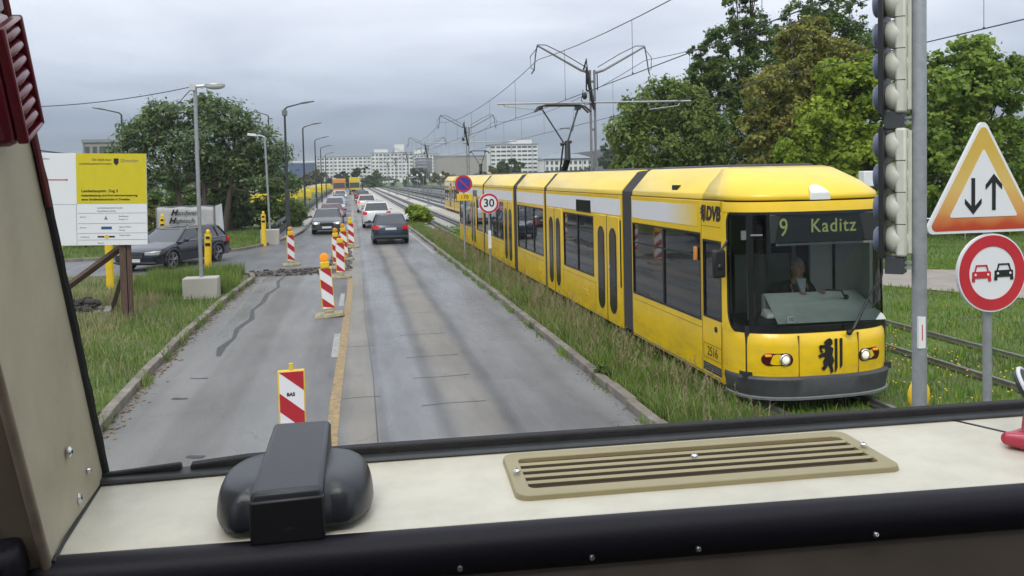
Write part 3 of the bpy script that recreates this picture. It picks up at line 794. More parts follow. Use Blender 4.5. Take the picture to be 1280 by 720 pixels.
    b = B(); shell(b, [nose_ring(.145, 1.05, .02, .70), nose_ring(.17, 1.11, -.035, .70), nose_ring(.42, 1.165, -.045, .70), nose_ring(.455, 1.15, -.02, .70)], .05)
    b.build('bumper', M['bumper'], t, smooth=True)
    b = B(); shell(b, [nose_ring(.155, 1.13, -.042, .70, off=.006), nose_ring(.185, 1.13, -.042, .70, off=.010), nose_ring(.195, 1.13, -.036, .70, off=0)], .03); b.build('bumper_strip', M['mid_grey'], t)
    b = B(); shell(b, [nose_ring(2.60, HW, .15, D), nose_ring(2.66, HW, .16, D), nose_ring(2.735, HW - .01, .18, D)], .04); b.build('windscreen_header', M['tram_yellow'], t, smooth=True)
    b = B(); shell(b, [nose_ring(2.735, HW - .05, .25, D), nose_ring(2.765, HW - .05, .25, D)], .04); b.build('header_gap', M['dark'], t)
    # sloping roof fairing over the cab
    rings = []
    for z, W, f, DD in ((2.765, HW - .01, .20, D + .02), (2.84, HW - .03, .24, D + .02), (2.98, 1.02, .45, 1.0), (3.10, .90, .72, 1.2), (3.18, .83, .98, 1.35), (3.21, .72, 1.12, 1.4)):
        rg = nose_ring(z, W, f, DD, n=2.5 if z < 3 else 2.3); rings.append([(-W, 1.44, z)] + rg + [(W, 1.44, z)])
    b = B(); b.loft(rings, closed=False, caps=False)
    # close back of the fairing up to the first roof module
    o_ = b.build('cab_roof', M['tram_roof'], t, smooth=True)
    so = o_.modifiers.new('solid', 'SOLIDIFY'); so.thickness = .03
    b = B(); b.box2((-.66, 1.5, 3.12), (.66, 4.4, 3.245)); b.build('roof_unit', M['dark_steel'], t, bevel=.04)
    # two roof boxes further back
    for s0_, s1_ in ((6.2, 9.0), (12.6, 13.6), (17, 20), (24, 28)):
        b = B(); b.box2((-.62, s0_, 3.12), (.62, s1_, 3.25)); b.build('roof_unit', M['dark_steel'], t, bevel=.04)
    # silver lamp on the fairing
    b = B(); rr = []
    for i in range(14):
        q = i / 13; w = .145 * (1 - q ** 2.2) ** .5 + .001
        z = 2.75 + q * .20; s = .185 + (.0 if z < 2.84 else (z - 2.84) * 1.5)
        rr.append([(-w, s + .03, z), (-w * .96, s - .008, z + .004), (w * .96, s - .008, z + .004), (w, s + .03, z)])
    b.loft(rr); b.build('upper_lamp', M['paper'], t, smooth=True, loc=(.0, 0, 0))
    # headlights in dark pods
    for sx in (-1, 1):
        g = B(); pts = []
        xc, zc = (-.69 if sx < 0 else .63), .68
        for k in range(24):
            a = 2 * math.pi * k / 24; px = xc + (.105 * (1 if math.cos(a) > 0 else -1)) + .085 * math.cos(a); pz = zc + .085 * math.sin(a)
            pts.append((px, pz))
        r0 = [(p[0], nose_s(p[0], 0, D) + .05, p[1]) for p in pts]; r1 = [(p[0], nose_s(p[0], 0, D) - .012, p[1]) for p in pts]
        g.loft([r0, r1]); pod = g.build('light_pod', M['lamp_red'], t, bevel=.006)
        xl = (-.60 if sx < 0 else .545); sl = nose_s(xl, 0, D)
        g = B(); g.tube([(xl, sl + .02, zc), (xl, sl - .024, zc)], .078, 20); hl = g.build('headlight', M['chrome'], pod, bevel=.01)
        g = B(); g.ball((xl, sl - .018, zc), (.056, .016, .056), 16, 10); g.build('lamp_lens', M['lens_lit'], hl, smooth=True)
        g = B(); g.ball((xl + .01, sl - .030, zc + .01), (.022, .008, .022), 12, 8); g.build('lamp_bulb', M['headlight_on'], hl)
        xl = (-.80 if sx < 0 else .73); sl = nose_s(xl, 0, D)
        g = B(); g.box2((xl - .045, sl - .022, zc + .035), (xl + .045, sl + .02, zc + .07)); g.build('indicator', M['amber'], pod, bevel=.01)
    # front flap seams and town crest
    for x in (-.42, .44):
        s = nose_s(x, 0, D); b = B(); b.box2((x - .005, s - .004, .46), (x + .005, s + .03, .99)); b.build('flap_seam', M['tram_seam'], t)
    lion(t, Matrix.Translation((.03, nose_s(.03, 0, D) - .006, .70)) @ Matrix.Rotation(R_(90), 4, 'X') @ Matrix.Rotation(R_(1.5), 4, 'Y'), 'city_crest', k=.74)
    # ---- windscreen: wrap-round glass with black mask
    def zf(z): return .06 + (z - 1.02) / 1.58 * .09
    zs = [1.02, 1.10, 1.5, 2.0, 2.4, 2.60]
    b = B(); b.loft([nose_ring(z, HW - .012, zf(z) + .012, D, k=41) for z in zs], closed=False, caps=False)
    scr = b.build('windscreen', M['tram_screen'], t, smooth=True)
    b = B(); shell(b, [nose_ring(1.012, HW, .062, D, off=.002), nose_ring(1.10, HW, .066, D, off=.002)], .02); shell(b, [nose_ring(2.565, HW, .146, D, off=.002), nose_ring(2.604, HW, .15, D, off=.002)], .02)
    for u0, u1 in ((-.60, -.53), (.63, .69)):
        shell(b, [nose_ring(z, HW, zf(z), D, u0=u0, u1=u1, k=5, off=.002) for z in (1.08, 1.5, 2.0, 2.58)], .03)
    ZC = [1.012 + .02 * i for i in range(16)] + [1.5, 2.0, 2.3] + [2.42 + .02 * i for i in range(10)]
    def uc(z):      # edge of the glass: rounded at the bottom and top corners
        e = 0.0
        if z < 1.30: e = .13 * (1 - math.sqrt(max(0, 1 - ((1.30 - z) / .29) ** 2)))
        if z > 2.44: e = .09 * (1 - math.sqrt(max(0, 1 - ((z - 2.44) / .17) ** 2)))
        return .905 - e
    for sg in (-1, 1):
        shell(b, [nose_ring(z, HW, zf(z), D, u0=sg * uc(z), u1=sg * (uc(z) - .035), k=4, off=.003) for z in ZC], .03)
    for sg in (-1, 1):
        yf = B(); shell(yf, [nose_ring(z, HW, zf(z), D, u0=sg * .999, u1=sg * uc(z), k=7, off=.002) for z in ZC], .03)
        yf.build('corner_frame', M['tram_yellow'], t, smooth=True)
    b.build('mask', M['black_gloss'], scr, smooth=True)
    # yellow corner posts behind the mask
    for sx in (-1, 1):
        b = B(); b.box2((sx * HW, .73, .24), (sx * (HW - .04), .80, 2.74)); b.build('corner_post', M['tram_yellow'], t)
    # destination display
    b = B(); b.box2((-.72, .20, 2.19), (.98, .24, 2.57)); dsp = b.build('destination_display', M['display_bg'], t, bevel=.01)
    b = B(); b.box2((-.64, .19, 2.155), (1.0, .23, 2.185)); b.build('display_rim', M['mid_grey'], dsp)
    text('9', .34, M['display'], dsp, face_y((-.53, .197, 2.385)), 'route_number', ext=.001, xs=.8)
    text('Kaditz', .255, M['display'], dsp, face_y((.19, .197, 2.40)), 'destination', ext=.001, bold=.002, space=1.12, xs=.92)
    # cab interior
    b = B(); b.box2((-1.08, .25, .42), (1.08, 1.9, .50)); b.build('cab_floor', M['dark'], t)
    b = B(); b.loft([[(-.62, .20, 1.12), (.98, .20, 1.10), (.98, .26, 1.16), (-.62, .26, 1.18)], [(-.50, .78, 1.42), (.93, .78, 1.40), (.93, .86, 1.42), (-.50, .86, 1.44)]]); b.box2((-.5, .84, .5), (.93, .92, 1.42))
    cons = b.build('driver_console', M['console'], t, bevel=.03)
    b = B(); b.tube([(.62, .62, 1.36), (.52, .55, 1.47), (.25, .50, 1.50)], .012, 6); b.ball((.64, .62, 1.37), .035, 8, 6); b.build('microphone', M['black'], cons)
    b = B(); b.box2((-1.03, .30, .45), (1.03, .34, 1.10)); b.build('dash_front', M['dark'], t)
    b = B(); b.box2((-.52, .135, 1.14), (-.42, .14, 1.235)); st = b.build('number_card', M['paper'], t)
    text('10', .075, M['sign_black'], st, face_y((-.47, .132, 1.188)), 'card_number')
    b = B(); b.box2((-1.0, .36, 1.08), (-.40, .95, 1.17)); b.build('dash_shelf', M['dark'], t)
    b = B(); b.loft([[(-.70, .36, 1.172), (-.44, .33, 1.172), (-.40, .62, 1.172), (-.66, .65, 1.172)], [(-.68, .38, 1.235), (-.47, .35, 1.225), (-.43, .60, 1.255), (-.63, .62, 1.275)]]); b.build('papers', M['paper'], t, bevel=.02)
    b = B(); b.box2((.62, 1.55, .5), (.98, 1.6, 2.5)); b.box2((1.0, .62, 1.0), (1.05, 1.5, 2.2)); b.build('cab_partition', M['light_grey'], t)
    b = B(); b.box2((-.95, 1.62, .5), (-.62, 1.67, 2.5)); b.box2((-.5, 1.75, .5), (.5, 1.8, 1.9)); b.box2((-.02, 1.70, 1.9), (.06, 1.74, 2.6)); b.box2((.40, 1.70, 1.5), (.46, 1.74, 2.6)); b.build('cab_rear_wall', M['mid_grey'], t)
    b = B(); b.box2((-.06, 1.45, .55), (.50, 1.55, 1.50)); b.box2((-.06, 1.05, .78), (.50, 1.45, .92)); b.box2((.04, 1.15, .5), (.38, 1.35, .8)); b.build('driver_seat', M['seat_fab'], t, bevel=.05)
    b = B(); b.tube([(-.93, .40, 1.1), (-.93, .42, 2.5)], .025, 8); b.build('cab_pillar', M['mid_grey'], t)
    # wiper, mirror
    b = B(); b.tube([(.28, -.02, .99), (.33, -.05, 1.06), (.62, -.01, 1.52), (.83, .06, 1.78)], [.026, .022, .013, .009], 6)
    b.tube([(.63, -.015, 1.30), (.80, .02, 1.75), (.84, .08, 2.22)], .011, 6); b.ball((.28, -.02, 1.0), .04, 10, 6)
    b.build('wiper', M['black'], t)
    b = B(); b.box2((-HW - .20, .58, 1.72), (-HW - .02, .66, 2.10)); mr = b.build('mirror', M['black'], t, bevel=.03)
    b = B(); b.tube([(-HW - .08, .62, 2.08), (-HW + .02, .62, 2.22)], .018, 6); b.ball((-HW - .11, .575, 1.87), (.04, .02, .04), 10, 6); b.build('mirror_arm', M['black'], mr)
    b = B(); b.tube([(-.95, .3, 2.3), (-.8, .26, 2.3)], .015, 6); b.box2((-1.04, .36, 2.24), (-.90, .40, 2.36)); b.build('cab_mirror', M['mid_grey'], t)
    # tail end
    b = B(); b.box2((-1.14, 30.26, .24), (1.14, 30.32, 2.74)); b.build('tail_wall', M['tram_yellow'], t, bevel=.02)
    # pantograph
    ps = 14.2
    pg = pantograph(t, ps)
    return t

def pantograph(t, ps):
    b = B(); b.box2((-.5, ps - .5, 3.2), (.5, ps + .5, 3.27)); b.tube([(0, ps + .1, 3.24), (.03, ps - .25, 3.60), (.06, ps - .15, 4.12)], [.10, .09, .075], 8)
    b.tube([(-.12, ps + .1, 3.24), (-.05, ps - .10, 4.05)], .025, 6); b.tube([(-.15, ps - .15, 4.02), (.18, ps - .15, 4.10)], .045, 8)
    p = b.build('pantograph', M['black'], t)
    b = B()
    for sx in (-1, 1):
        b.tube([(sx * .06, ps - .15, 4.08), (-.62 if sx < 0 else .42, ps, 5.02)], .026, 6)
    b.tube([(-.12, ps, 4.48), (.05, ps, 4.50), (.24, ps, 4.46)], .014, 6); b.tube([(.36, ps, 4.95), (.26, ps, 4.40)], .010, 5)
    b.build('upper_arm', M['dark_steel'], p)
    b = B()
    for ds in (-.14, .14):
        b.tube([(-.84, ps + ds, 4.97), (-.74, ps + ds, 5.10), (-.55, ps + ds, 5.155), (.45, ps + ds, 5.155), (.62, ps + ds, 5.10), (.78, ps + ds, 4.95)], .030, 6)
    for x in (-.70, .42): b.box2((x - .05, ps - .18, 5.02), (x + .05, ps + .18, 5.13))
    b.build('contact_bow', M['black'], p)
    return p

# band with a printed fade (white to the tram's yellow) at its front end
bf = bpy.data.materials.new('white_band_fade'); bf.use_nodes = True
_n, _l = bf.node_tree.nodes, bf.node_tree.links
_t = _n.new('ShaderNodeTexCoord'); _s = _n.new('ShaderNodeSeparateXYZ'); _l.new(_t.outputs['Object'], _s.inputs[0])
_r = _n.new('ShaderNodeMapRange'); _r.inputs['From Min'].default_value = 1.55; _r.inputs['From Max'].default_value = 2.9; _l.new(_s.outputs['Y'], _r.inputs['Value'])
_c = _n.new('ShaderNodeValToRGB'); _c.color_ramp.elements[0].color = (0.80, 0.55, 0.004, 1); _c.color_ramp.elements[1].color = (0.72, 0.73, 0.75, 1)
_l.new(_r.outputs[0], _c.inputs[0]); _l.new(_c.outputs[0], _n['Principled BSDF'].inputs['Base Color']); _n['Principled BSDF'].inputs['Roughness'].default_value = .3
M['band_fade'] = bf
M['lens_lit'] = mat('lit_lens', (0.8, 0.75, 0.65), .12, emit=(1, .85, .6), estr=.25)
M['chrome'] = mat('reflector', (0.75, 0.75, 0.72), 0.12, metal=0.9)

T1 = tram('tram', 'long yellow articulated tram for Kaditz on line 9, its cab facing us', 10.2, 6.05)
_n_before = set(o.name for o in COL.objects)
T2 = copy_tree(T1); T2.location = (9.85, 53.0, 0)
T2['label'] = 'second yellow tram, only its tail showing on the far track past the near tram'

# ------------------------------------------------------------------ the tram driver (seated)
def skin_body(name, joints, edges, m, parent, root=0, sub=1):
    me = bpy.data.meshes.new(name)
    me.from_pydata([j[0] for j in joints], edges, [])
    o = bpy.data.objects.new(name, me); COL.objects.link(o)
    o.modifiers.new('skin', 'SKIN').use_smooth_shade = True
    if not me.skin_vertices: me.skin_vertices.new(name='')
    for i, j in enumerate(joints):
        r = j[1]; me.skin_vertices[0].data[i].radius = (r, r) if not isinstance(r, tuple) else r
    me.skin_vertices[0].data[root].use_root = True
    sb = o.modifiers.new('sub', 'SUBSURF'); sb.levels = sub; sb.render_levels = sub
    me2 = bpy.data.meshes.new_from_object(o.evaluated_get(bpy.context.evaluated_depsgraph_get()))
    me2.materials.clear(); me2.materials.append(m); me2.name = name
    bpy.data.objects.remove(o); bpy.data.meshes.remove(me)
    o = bpy.data.objects.new(name, me2); COL.objects.link(o)
    if parent: o.parent = parent
    return o
def driver():
    hx, hy = 6.27, 11.45       # world position of the head's axis; facing -Y
    J, E = [], []
    def j(p, r, link=None):
        J.append((Vector(p), r)); i = len(J) - 1
        if link is not None: E.append((link, i))
        return i
    pel = j((hx, hy + .02, 1.02), .15)
    ch = j((hx, hy - .02, 1.30), .17, pel); nk = j((hx, hy - .02, 1.53), .11, ch); n2 = j((hx, hy - .03, 1.60), .066, nk)
    h1 = j((hx, hy - .045, 1.67), (.098, .108), n2); h2 = j((hx, hy - .04, 1.77), (.112, .125), h1); j((hx, hy - .03, 1.85), (.085, .095), h2)
    for s in (-1, 1):
        sh = j((hx + s * .19, hy - .01, 1.47), .068, nk); el = j((hx + s * .27, hy - .12, 1.22), .047, sh); wr = j((hx + s * .17, hy - .36, 1.40), .030, el); pa = j((hx + s * .155, hy - .43, 1.43), .036, wr)
        for k in range(4):
            a = (k - 1.5) * .018; f1 = j((hx + s * .15 + a, hy - .485 + abs(k - 1.2) * .005, 1.43), .0095, pa); j((hx + s * .145 + a, hy - .515 + abs(k - 1.2) * .006, 1.41), .0085, f1)
        th = j((hx + s * .115, hy - .44, 1.425), .0105, pa); j((hx + s * .10, hy - .475, 1.42), .009, th)
        hp = j((hx + s * .10, hy - .02, .99), .10, pel); kn = j((hx + s * .13, hy - .45, 1.00), .065, hp); an = j((hx + s * .13, hy - .50, .60), .042, kn); j((hx + s * .13, hy - .62, .55), .04, an)
    p = skin_body('person', J, E, M['skin'], None, root=pel)
    # face: nose, ears added into the body mesh
    bm = bmesh.new(); bm.from_mesh(p.data)
    for c, r in (((hx, hy - .148, 1.735), (.014, .022, .022)), ((hx - .094, hy - .04, 1.745), (.012, .02, .032)), ((hx + .094, hy - .04, 1.745), (.012, .02, .032)), ((hx, hy - .128, 1.685), (.026, .010, .007))):
        bmesh.ops.create_icosphere(bm, subdivisions=2, radius=1, matrix=Matrix.Translation(c) @ Matrix.Diagonal((*r, 1)))
    bm.to_mesh(p.data); bm.free(); p.data.shade_smooth()
    tag(p, 'tram driver in a dark jacket and pale open collar seated behind the yellow tram windscreen', 'person')
    for s in (-1, 1):
        b = B(); b.ball((hx + s * .034, hy - .134, 1.765), (.014, .010, .010), 10, 8); b.build('eye', M['black'], p)
    b = B(); b.ball((hx, hy - .01, 1.785), (.106, .118, .105), 18, 10, zmin=.10); b.build('hair', M['hair'], p, smooth=True)
    JJ, EE = [], []
    def jj(q, r, link=None):
        JJ.append((Vector(q), r)); i = len(JJ) - 1
        if link is not None: EE.append((link, i))
        return i
    a = jj((hx, hy + .02, .98), .165); c = jj((hx, hy - .015, 1.28), .19, a); d = jj((hx, hy - .01, 1.50), .10, c)
    for s in (-1, 1):
        e = jj((hx + s * .19, hy - .01, 1.475), .080, d); f = jj((hx + s * .27, hy - .12, 1.22), .058, e); jj((hx + s * .175, hy - .35, 1.395), .042, f)
    skin_body('jacket', JJ, EE, M['jacket'], p, root=a)
    b = B(); b.loft([[(hx - .075, hy - .15, 1.585), (hx + .075, hy - .15, 1.585), (hx + .06, hy - .04, 1.60), (hx - .06, hy - .04, 1.60)], [(hx - .02, hy - .21, 1.36), (hx + .02, hy - .21, 1.36), (hx + .02, hy - .15, 1.36), (hx - .02, hy - .15, 1.36)]]); b.build('shirt', M['shirt'], p)
driver()

# ------------------------------------------------------------------ cars
def paint(name, c, rough=.25): return mat(name, c, rough, metal=0.0, coat=0.4, var=.03)
PROFILES = dict(   # x from the nose back; top line of the body, roof line, glass line
    hatch=dict(L=4.2, W=1.73, H=1.43, hood=[(0, .55), (.04, .70), (.35, .80), (1.02, .96)], belt=.93, cowl=1.02, wst=1.72, roofr=3.35, tail=4.05, deck=[(4.05, .98), (4.17, .86), (4.2, .55)], wb=(.82, 3.36)),
    estate=dict(L=4.9, W=1.88, H=1.45, hood=[(0, .55), (.03, .70), (.30, .80), (1.22, .97)], belt=.96, cowl=1.22, wst=2.05, roofr=4.25, tail=4.78, deck=[(4.78, 1.0), (4.88, .85), (4.9, .55)], wb=(.92, 3.82)),
    suv=dict(L=4.4, W=1.82, H=1.64, hood=[(0, .60), (.04, .82), (.32, .95), (1.05, 1.08)], belt=1.07, cowl=1.05, wst=1.75, roofr=3.75, tail=4.28, deck=[(4.28, 1.10), (4.38, .95), (4.4, .6)], wb=(.85, 3.50)),
)
def lerp_pts(pts, x):
    if x <= pts[0][0]: return pts[0][1]
    for (a, b_), (c, d) in zip(pts, pts[1:]):
        if x <= c: return b_ + (d - b_) * (x - a) / max(1e-6, c - a)
    return pts[-1][1]
def car(name, label, loc, heading, kind, body_m, group=None, lights='off', tails='dim', rails_=False, detail=True, cat='car'):
    """local frame: nose at y=0 pointing to -Y, tail at +Y"""
    P = PROFILES[kind]; L, W, H = P['L'], P['W'], P['H']; hw = W / 2
    t = thing(name, label, cat, loc, heading, group)
    top = P['hood'] + [(P['cowl'] + .02, P['belt'] + .01), (P['tail'] - .05, P['belt'] + .03)] + P['deck']
    wr = .33 if kind == 'hatch' else .355
    xs = {0, .03, .12, .3, P['cowl'], P['cowl'] + .03, (P['cowl'] + P['tail']) / 2, P['tail'] - .05, P['tail'], L - .12, L - .02, L}
    for w in P['wb']:
        for k in range(-6, 7): xs.add(w + math.sin(k / 6 * math.pi / 2) * (wr + .05))
        xs.add(w - wr - .055); xs.add(w + wr + .055)
    rings = []
    for x in sorted(xs):
        zb = .24
        for w in P['wb']:
            d = abs(x - w)
            if d <= wr + .05: zb = max(zb, wr + math.sqrt(max(0, (wr + .05) ** 2 - d * d)) - .03)
        e = min(x, L - x); nar = .13 * max(0, 1 - e / .55) ** 2 + .20 * max(0, 1 - e / .12) ** 2
        h = hw - nar; zt = lerp_pts(top, x); lift = .10 * max(0, 1 - e / .12) ** 1.5
        zb += lift
        zm = (zb + zt) / 2
        rings.append([(-h * .80, x, zb), (-h * .97, x, zb + .03), (-h, x, zb + (zt - zb) * .45), (-h * .985, x, zt - .12), (-h * .93, x, zt - .03), (-h * .78, x, zt), (0, x, zt + .015), (h * .78, x, zt), (h * .93, x, zt - .03), (h * .985, x, zt - .12), (h, x, zb + (zt - zb) * .45), (h * .97, x, zb + .03), (h * .80, x, zb)])
    b = B(); b.loft(rings); b.build('body', body_m, t, smooth=True)
    # greenhouse: a tapered dark core, window panes on it, a painted roof and pillars
    c0, c1 = P['cowl'], P['wst']; r1, r0 = P['roofr'], P['tail']; bz, tz = P['belt'] + .0, H - .055
    gb, gt = hw * .88, hw * .70
    lo = [(-gb, c0 + .12, bz), (-gb * .55, c0 + .02, bz), (gb * .55, c0 + .02, bz), (gb, c0 + .12, bz), (gb, r0 - .10, bz), (gb * .6, r0 - .01, bz), (-gb * .6, r0 - .01, bz), (-gb, r0 - .10, bz)]
    hi = [(-gt, c1 + .08, tz), (-gt * .55, c1, tz), (gt * .55, c1, tz), (gt, c1 + .08, tz), (gt, r1 + .02, tz), (gt * .6, r1 + .08, tz), (-gt * .6, r1 + .08, tz), (-gt, r1 + .02, tz)]
    def pane(nm, idx):
        g = B(); n_ = len(idx)
        g.add([lo[i] for i in idx] + [hi[i] for i in reversed(idx)], [tuple(range(2 * n_))] if n_ == 2 else [(i, i + 1, 2 * n_ - 2 - i, 2 * n_ - 1 - i) for i in range(n_ - 1)])
        return g.build(nm, M['car_glass'], t, smooth=n_ > 2)
    pane('windscreen', [0, 1, 2, 3]); pane('rear_window', [4, 5, 6, 7]); pane('side_window', [7, 0]); pane('side_window', [3, 4])
    def up(p, dz): return (p[0], p[1], p[2] + dz)
    b = B(); mid = [(p[0] * .92, p[1] * 1 + (.06 if p[1] < 2.5 else -.05), H - .012) for p in hi]
    b.loft([[up(p, -.02) for p in hi], [up(p, .02) for p in hi], mid]); b.build('roof', body_m, t, bevel=.02)
    b = B()
    for i in (0, 3, 4, 7): b.tube([lo[i], hi[i]], [.045, .035], 6)
    for sgn in (-1, 1):
        q = .52 if kind != 'estate' else .47
        pm_lo = (sgn * gb * 1.005, c0 + (r0 - c0) * q, bz); pm_hi = (sgn * gt * 1.01, c0 + (r0 - c0) * (q - .01), tz)
        b.tube([pm_lo, pm_hi], .028, 5)
        if kind != 'hatch': b.tube([(sgn * gb * 1.005, c0 + (r0 - c0) * .80, bz), (sgn * gt * 1.01, c0 + (r0 - c0) * .77, tz)], .03, 5)
    b.build('window_pillar', body_m if kind != 'estate' else M['black'], t, smooth=True)
    b = B(); b.box2((-hw * .8, c0 + .55, .45), (hw * .8, c0 + .6, .8)); 
    for sx in (-1, 1): b.box((sx * .36, c0 + 1.05, .85), (.46, .16, .9)); b.box((sx * .36, c0 + 1.9, .80), (.46, .16, .75))
    b.build('seat_row', M['dark'], t, bevel=.04)
    for w in P['wb']:
        for sx in (-1, 1):
            b = B(); x = sx * (hw - .10)
            b.loft([[(x + q, w + rr_ * math.cos(a), wr + rr_ * math.sin(a)) for a in [2 * math.pi * k / 22 for k in range(22)]] for q, rr_ in ((-.10, wr - .02), (-.08, wr), (.07, wr), (.09, wr - .02))])
            wh = b.build('wheel', M['tyre'], t)
            b = B(); xo = x + sx * .075
            for k in range(5):
                a = 2 * math.pi * k / 5 + .3
                for da in (-.16, .16): b.tube([(xo + sx * .02, w + .05 * math.cos(a + da), wr + .05 * math.sin(a + da)), (xo + sx * .018, w + (wr - .09) * math.cos(a + da), wr + (wr - .09) * math.sin(a + da))], .016, 5)
            b.loft([[(xo + sx * q, w + rr_ * math.cos(a), wr + rr_ * math.sin(a)) for a in [2 * math.pi * k / 22 for k in range(22)]] for q, rr_ in ((.0, wr - .075), (.022, wr - .075), (.022, wr - .10), (.0, wr - .10))])
            b.tube([(xo, w, wr), (xo + sx * .03, w, wr)], .05, 10); b.build('rim', M['rim'], wh)
    for sx in (-1, 1):
        # headlights and tail lamps wrap the corners
        zl = lerp_pts(P['hood'], .18) - .10
        b = B(); b.loft([[(sx * (hw - .50), -.012, zl - .05), (sx * (hw - .50), -.012, zl + .035), (sx * (hw - .48), .12, zl + .07), (sx * (hw - .48), .12, zl - .05)], [(sx * (hw - .22), .015, zl - .06), (sx * (hw - .22), .015, zl + .06), (sx * (hw - .22), .17, zl + .09), (sx * (hw - .22), .17, zl - .06)], [(sx * (hw - .055), .15, zl - .05), (sx * (hw - .055), .15, zl + .07), (sx * (hw - .07), .42, zl + .10), (sx * (hw - .07), .42, zl - .01)]])
        hl = b.build('headlight', M['headlight_off'], t, bevel=.01)
        if lights == 'on':
            b = B(); b.ball((sx * (hw - .26), .0, zl + .0), (.10, .03, .05), 10, 6); b.build('lamp_bulb', M['headlight_on'], hl)
        zt_ = P['belt'] - .09
        b = B(); b.loft([[(sx * (hw - .02), L - .36, zt_ - .09), (sx * (hw - .02), L - .36, zt_ + .07), (sx * (hw - .10), L - .36, zt_ + .07), (sx * (hw - .10), L - .36, zt_ - .09)], [(sx * (hw - .06), L - .09, zt_ - .12), (sx * (hw - .07), L - .13, zt_ + .08), (sx * (hw - .16), L - .13, zt_ + .08), (sx * (hw - .16), L - .09, zt_ - .12)], [(sx * (hw - .30), L + .005, zt_ - .12), (sx * (hw - .30), L - .035, zt_ + .06), (sx * (hw - .32), L - .08, zt_ + .06), (sx * (hw - .32), L - .05, zt_ - .12)]])
        b.build('tail_lamp', M['tail_on'] if tails == 'on' else M['tail_red'], t, bevel=.01)
        b = B(); b.ball((sx * (hw + .09), c0 + .42, bz + .07), (.10, .06, .075), 10, 6); b.tube([(sx * (hw - .08), c0 + .45, bz), (sx * (hw + .05), c0 + .43, bz + .04)], .025, 5); b.build('wing_mirror', body_m, t, smooth=True)
    b = B(); b.box2((-.26, L - .02, .70), (.26, L + .012, .81)); b.build('number_plate', M['plate'], t)
    b = B(); b.box2((-.26, -.022, .36), (.26, .02, .47)); b.build('number_plate', M['plate'], t)
    b = B(); b.box2((-.38, -.014, .50), (.38, .03, .66)) if kind != 'estate' else b.loft([[(-.42, -.012, .66), (.42, -.012, .66), (.30, -.012, .36), (-.30, -.012, .36)], [(-.42, .04, .66), (.42, .04, .66), (.30, .04, .36), (-.30, .04, .36)]])
    g = b.build('grille', M['black'], t)
    if kind == 'estate':
        q = B()
        for k in range(5): q.box2((-.38 + k * .02, -.024, .62 - k * .05), (.38 - k * .02, -.01, .63 - k * .05))
        q.build('grille_bar', M['rim'], g)
    b = B(); b.box2((-hw + .10, -.005, .30), (hw - .10, .06, .36)); b.box2((-hw + .10, L - .05, .34), (hw - .10, L + .01, .44)); b.build('lower_trim', M['bumper'], t, bevel=.01)
    if rails_:
        for sx in (-1, 1):
            b = B(); b.tube([(sx * gt * .95, c1 + .15, H - .01), (sx * gt * .95, c1 + .35, H + .04), (sx * gt * .95, r1 - .2, H + .04), (sx * gt * .95, r1, H - .01)], .018, 6); b.build('roof_rail', M['rim'], t)
            b = B(); b.tube([(sx * (gb + .012), c0 + .10, bz + .012), (sx * (gb + .012), r0 - .12, bz + .03)], .014, 5); b.tube([(sx * (gb + .012), c0 + .12, bz + .012), (sx * (gt + .012), c1 + .10, tz + .01), (sx * (gt + .012), r1, tz + .01), (sx * (gb + .012), r0 - .12, bz + .03)], .014, 5); b.build('window_trim', M['rim'], t)
        for w in P['wb']:
            for sx in (-1, 1):
                b = B(); pts = [(sx * (hw + .004), w + (wr + .075) * math.cos(a), wr + (wr + .06) * math.sin(a) - .02) for a in [math.pi * k / 12 for k in range(13)]]
                b.tube(pts, .032, 6); b.build('arch_trim', M['bumper'], t)
    return t
hd = math.atan2(-.404, .913)    # heading of the estate: nose to (-.404,-.913)
car('parked_car', 'dark blue estate car with chrome window trim waiting in the side road by the banner', (-7.67, 32.94, 0), -0.416, 'estate', paint('paint_ink', (0.005, 0.008, 0.016), .16), rails_=True, lights='off')
GR, GL = 'cars queueing away from us in the right lane', 'oncoming cars queueing in the left lane'
PI = math.pi
def away(label, x, y, kind, col, group=GR, **k):      # tail nearest to us: nose points to +Y
    L = PROFILES[kind]['L']
    return car('car', label, (x, y + L, 0), PI, kind, paint('paint_' + label.split()[0], col), group=group, **k)
def oncoming(label, x, y, kind, col, **k):
    return car('car', label, (x, y, 0), 0, kind, paint('paint_' + label.split()[0], col), group=GL, **k)
away('navy blue hatchback with red tail lamps, nearest of the cars driving away', 1.74, 41.6, 'hatch', (0.012, 0.024, 0.048))
away('white compact off-roader directly ahead of the navy hatchback', 1.48, 56.0, 'suv', (0.62, 0.63, 0.65))
away('beige silver saloon half hidden to the right of the white off-roader', 1.72, 67.5, 'hatch', (0.30, 0.29, 0.25))
away('cream car with glowing orange-red tail lamps two ahead of the white off-roader', 1.30, 83, 'suv', (0.62, 0.60, 0.52), tails='on')
away('dark red car in the middle of the far right-hand queue', 1.35, 99, 'hatch', (0.16, 0.012, 0.02), tails='on')
away('black car ahead of the dark red one in the far queue', 1.30, 112, 'suv', (0.015, 0.016, 0.02))
away('grey-violet car just behind the yellow lorry', 1.15, 128, 'suv', (0.05, 0.045, 0.07))
oncoming('dark grey car with headlights on, first of the oncoming queue', -1.50, 51.0, 'hatch', (0.040, 0.048, 0.055), lights='on')
oncoming('wine red car behind the dark grey one in the oncoming queue', -1.52, 62, 'hatch', (0.22, 0.012, 0.03), lights='off')
oncoming('pale blue-grey car behind the wine red one', -1.50, 74, 'suv', (0.30, 0.34, 0.40))
oncoming('silver car, fourth of the oncoming queue', -1.55, 88, 'hatch', (0.45, 0.46, 0.47))
oncoming('steel blue car with one bright headlight in the far oncoming queue', -1.6, 103, 'hatch', (0.12, 0.16, 0.20), lights='on')
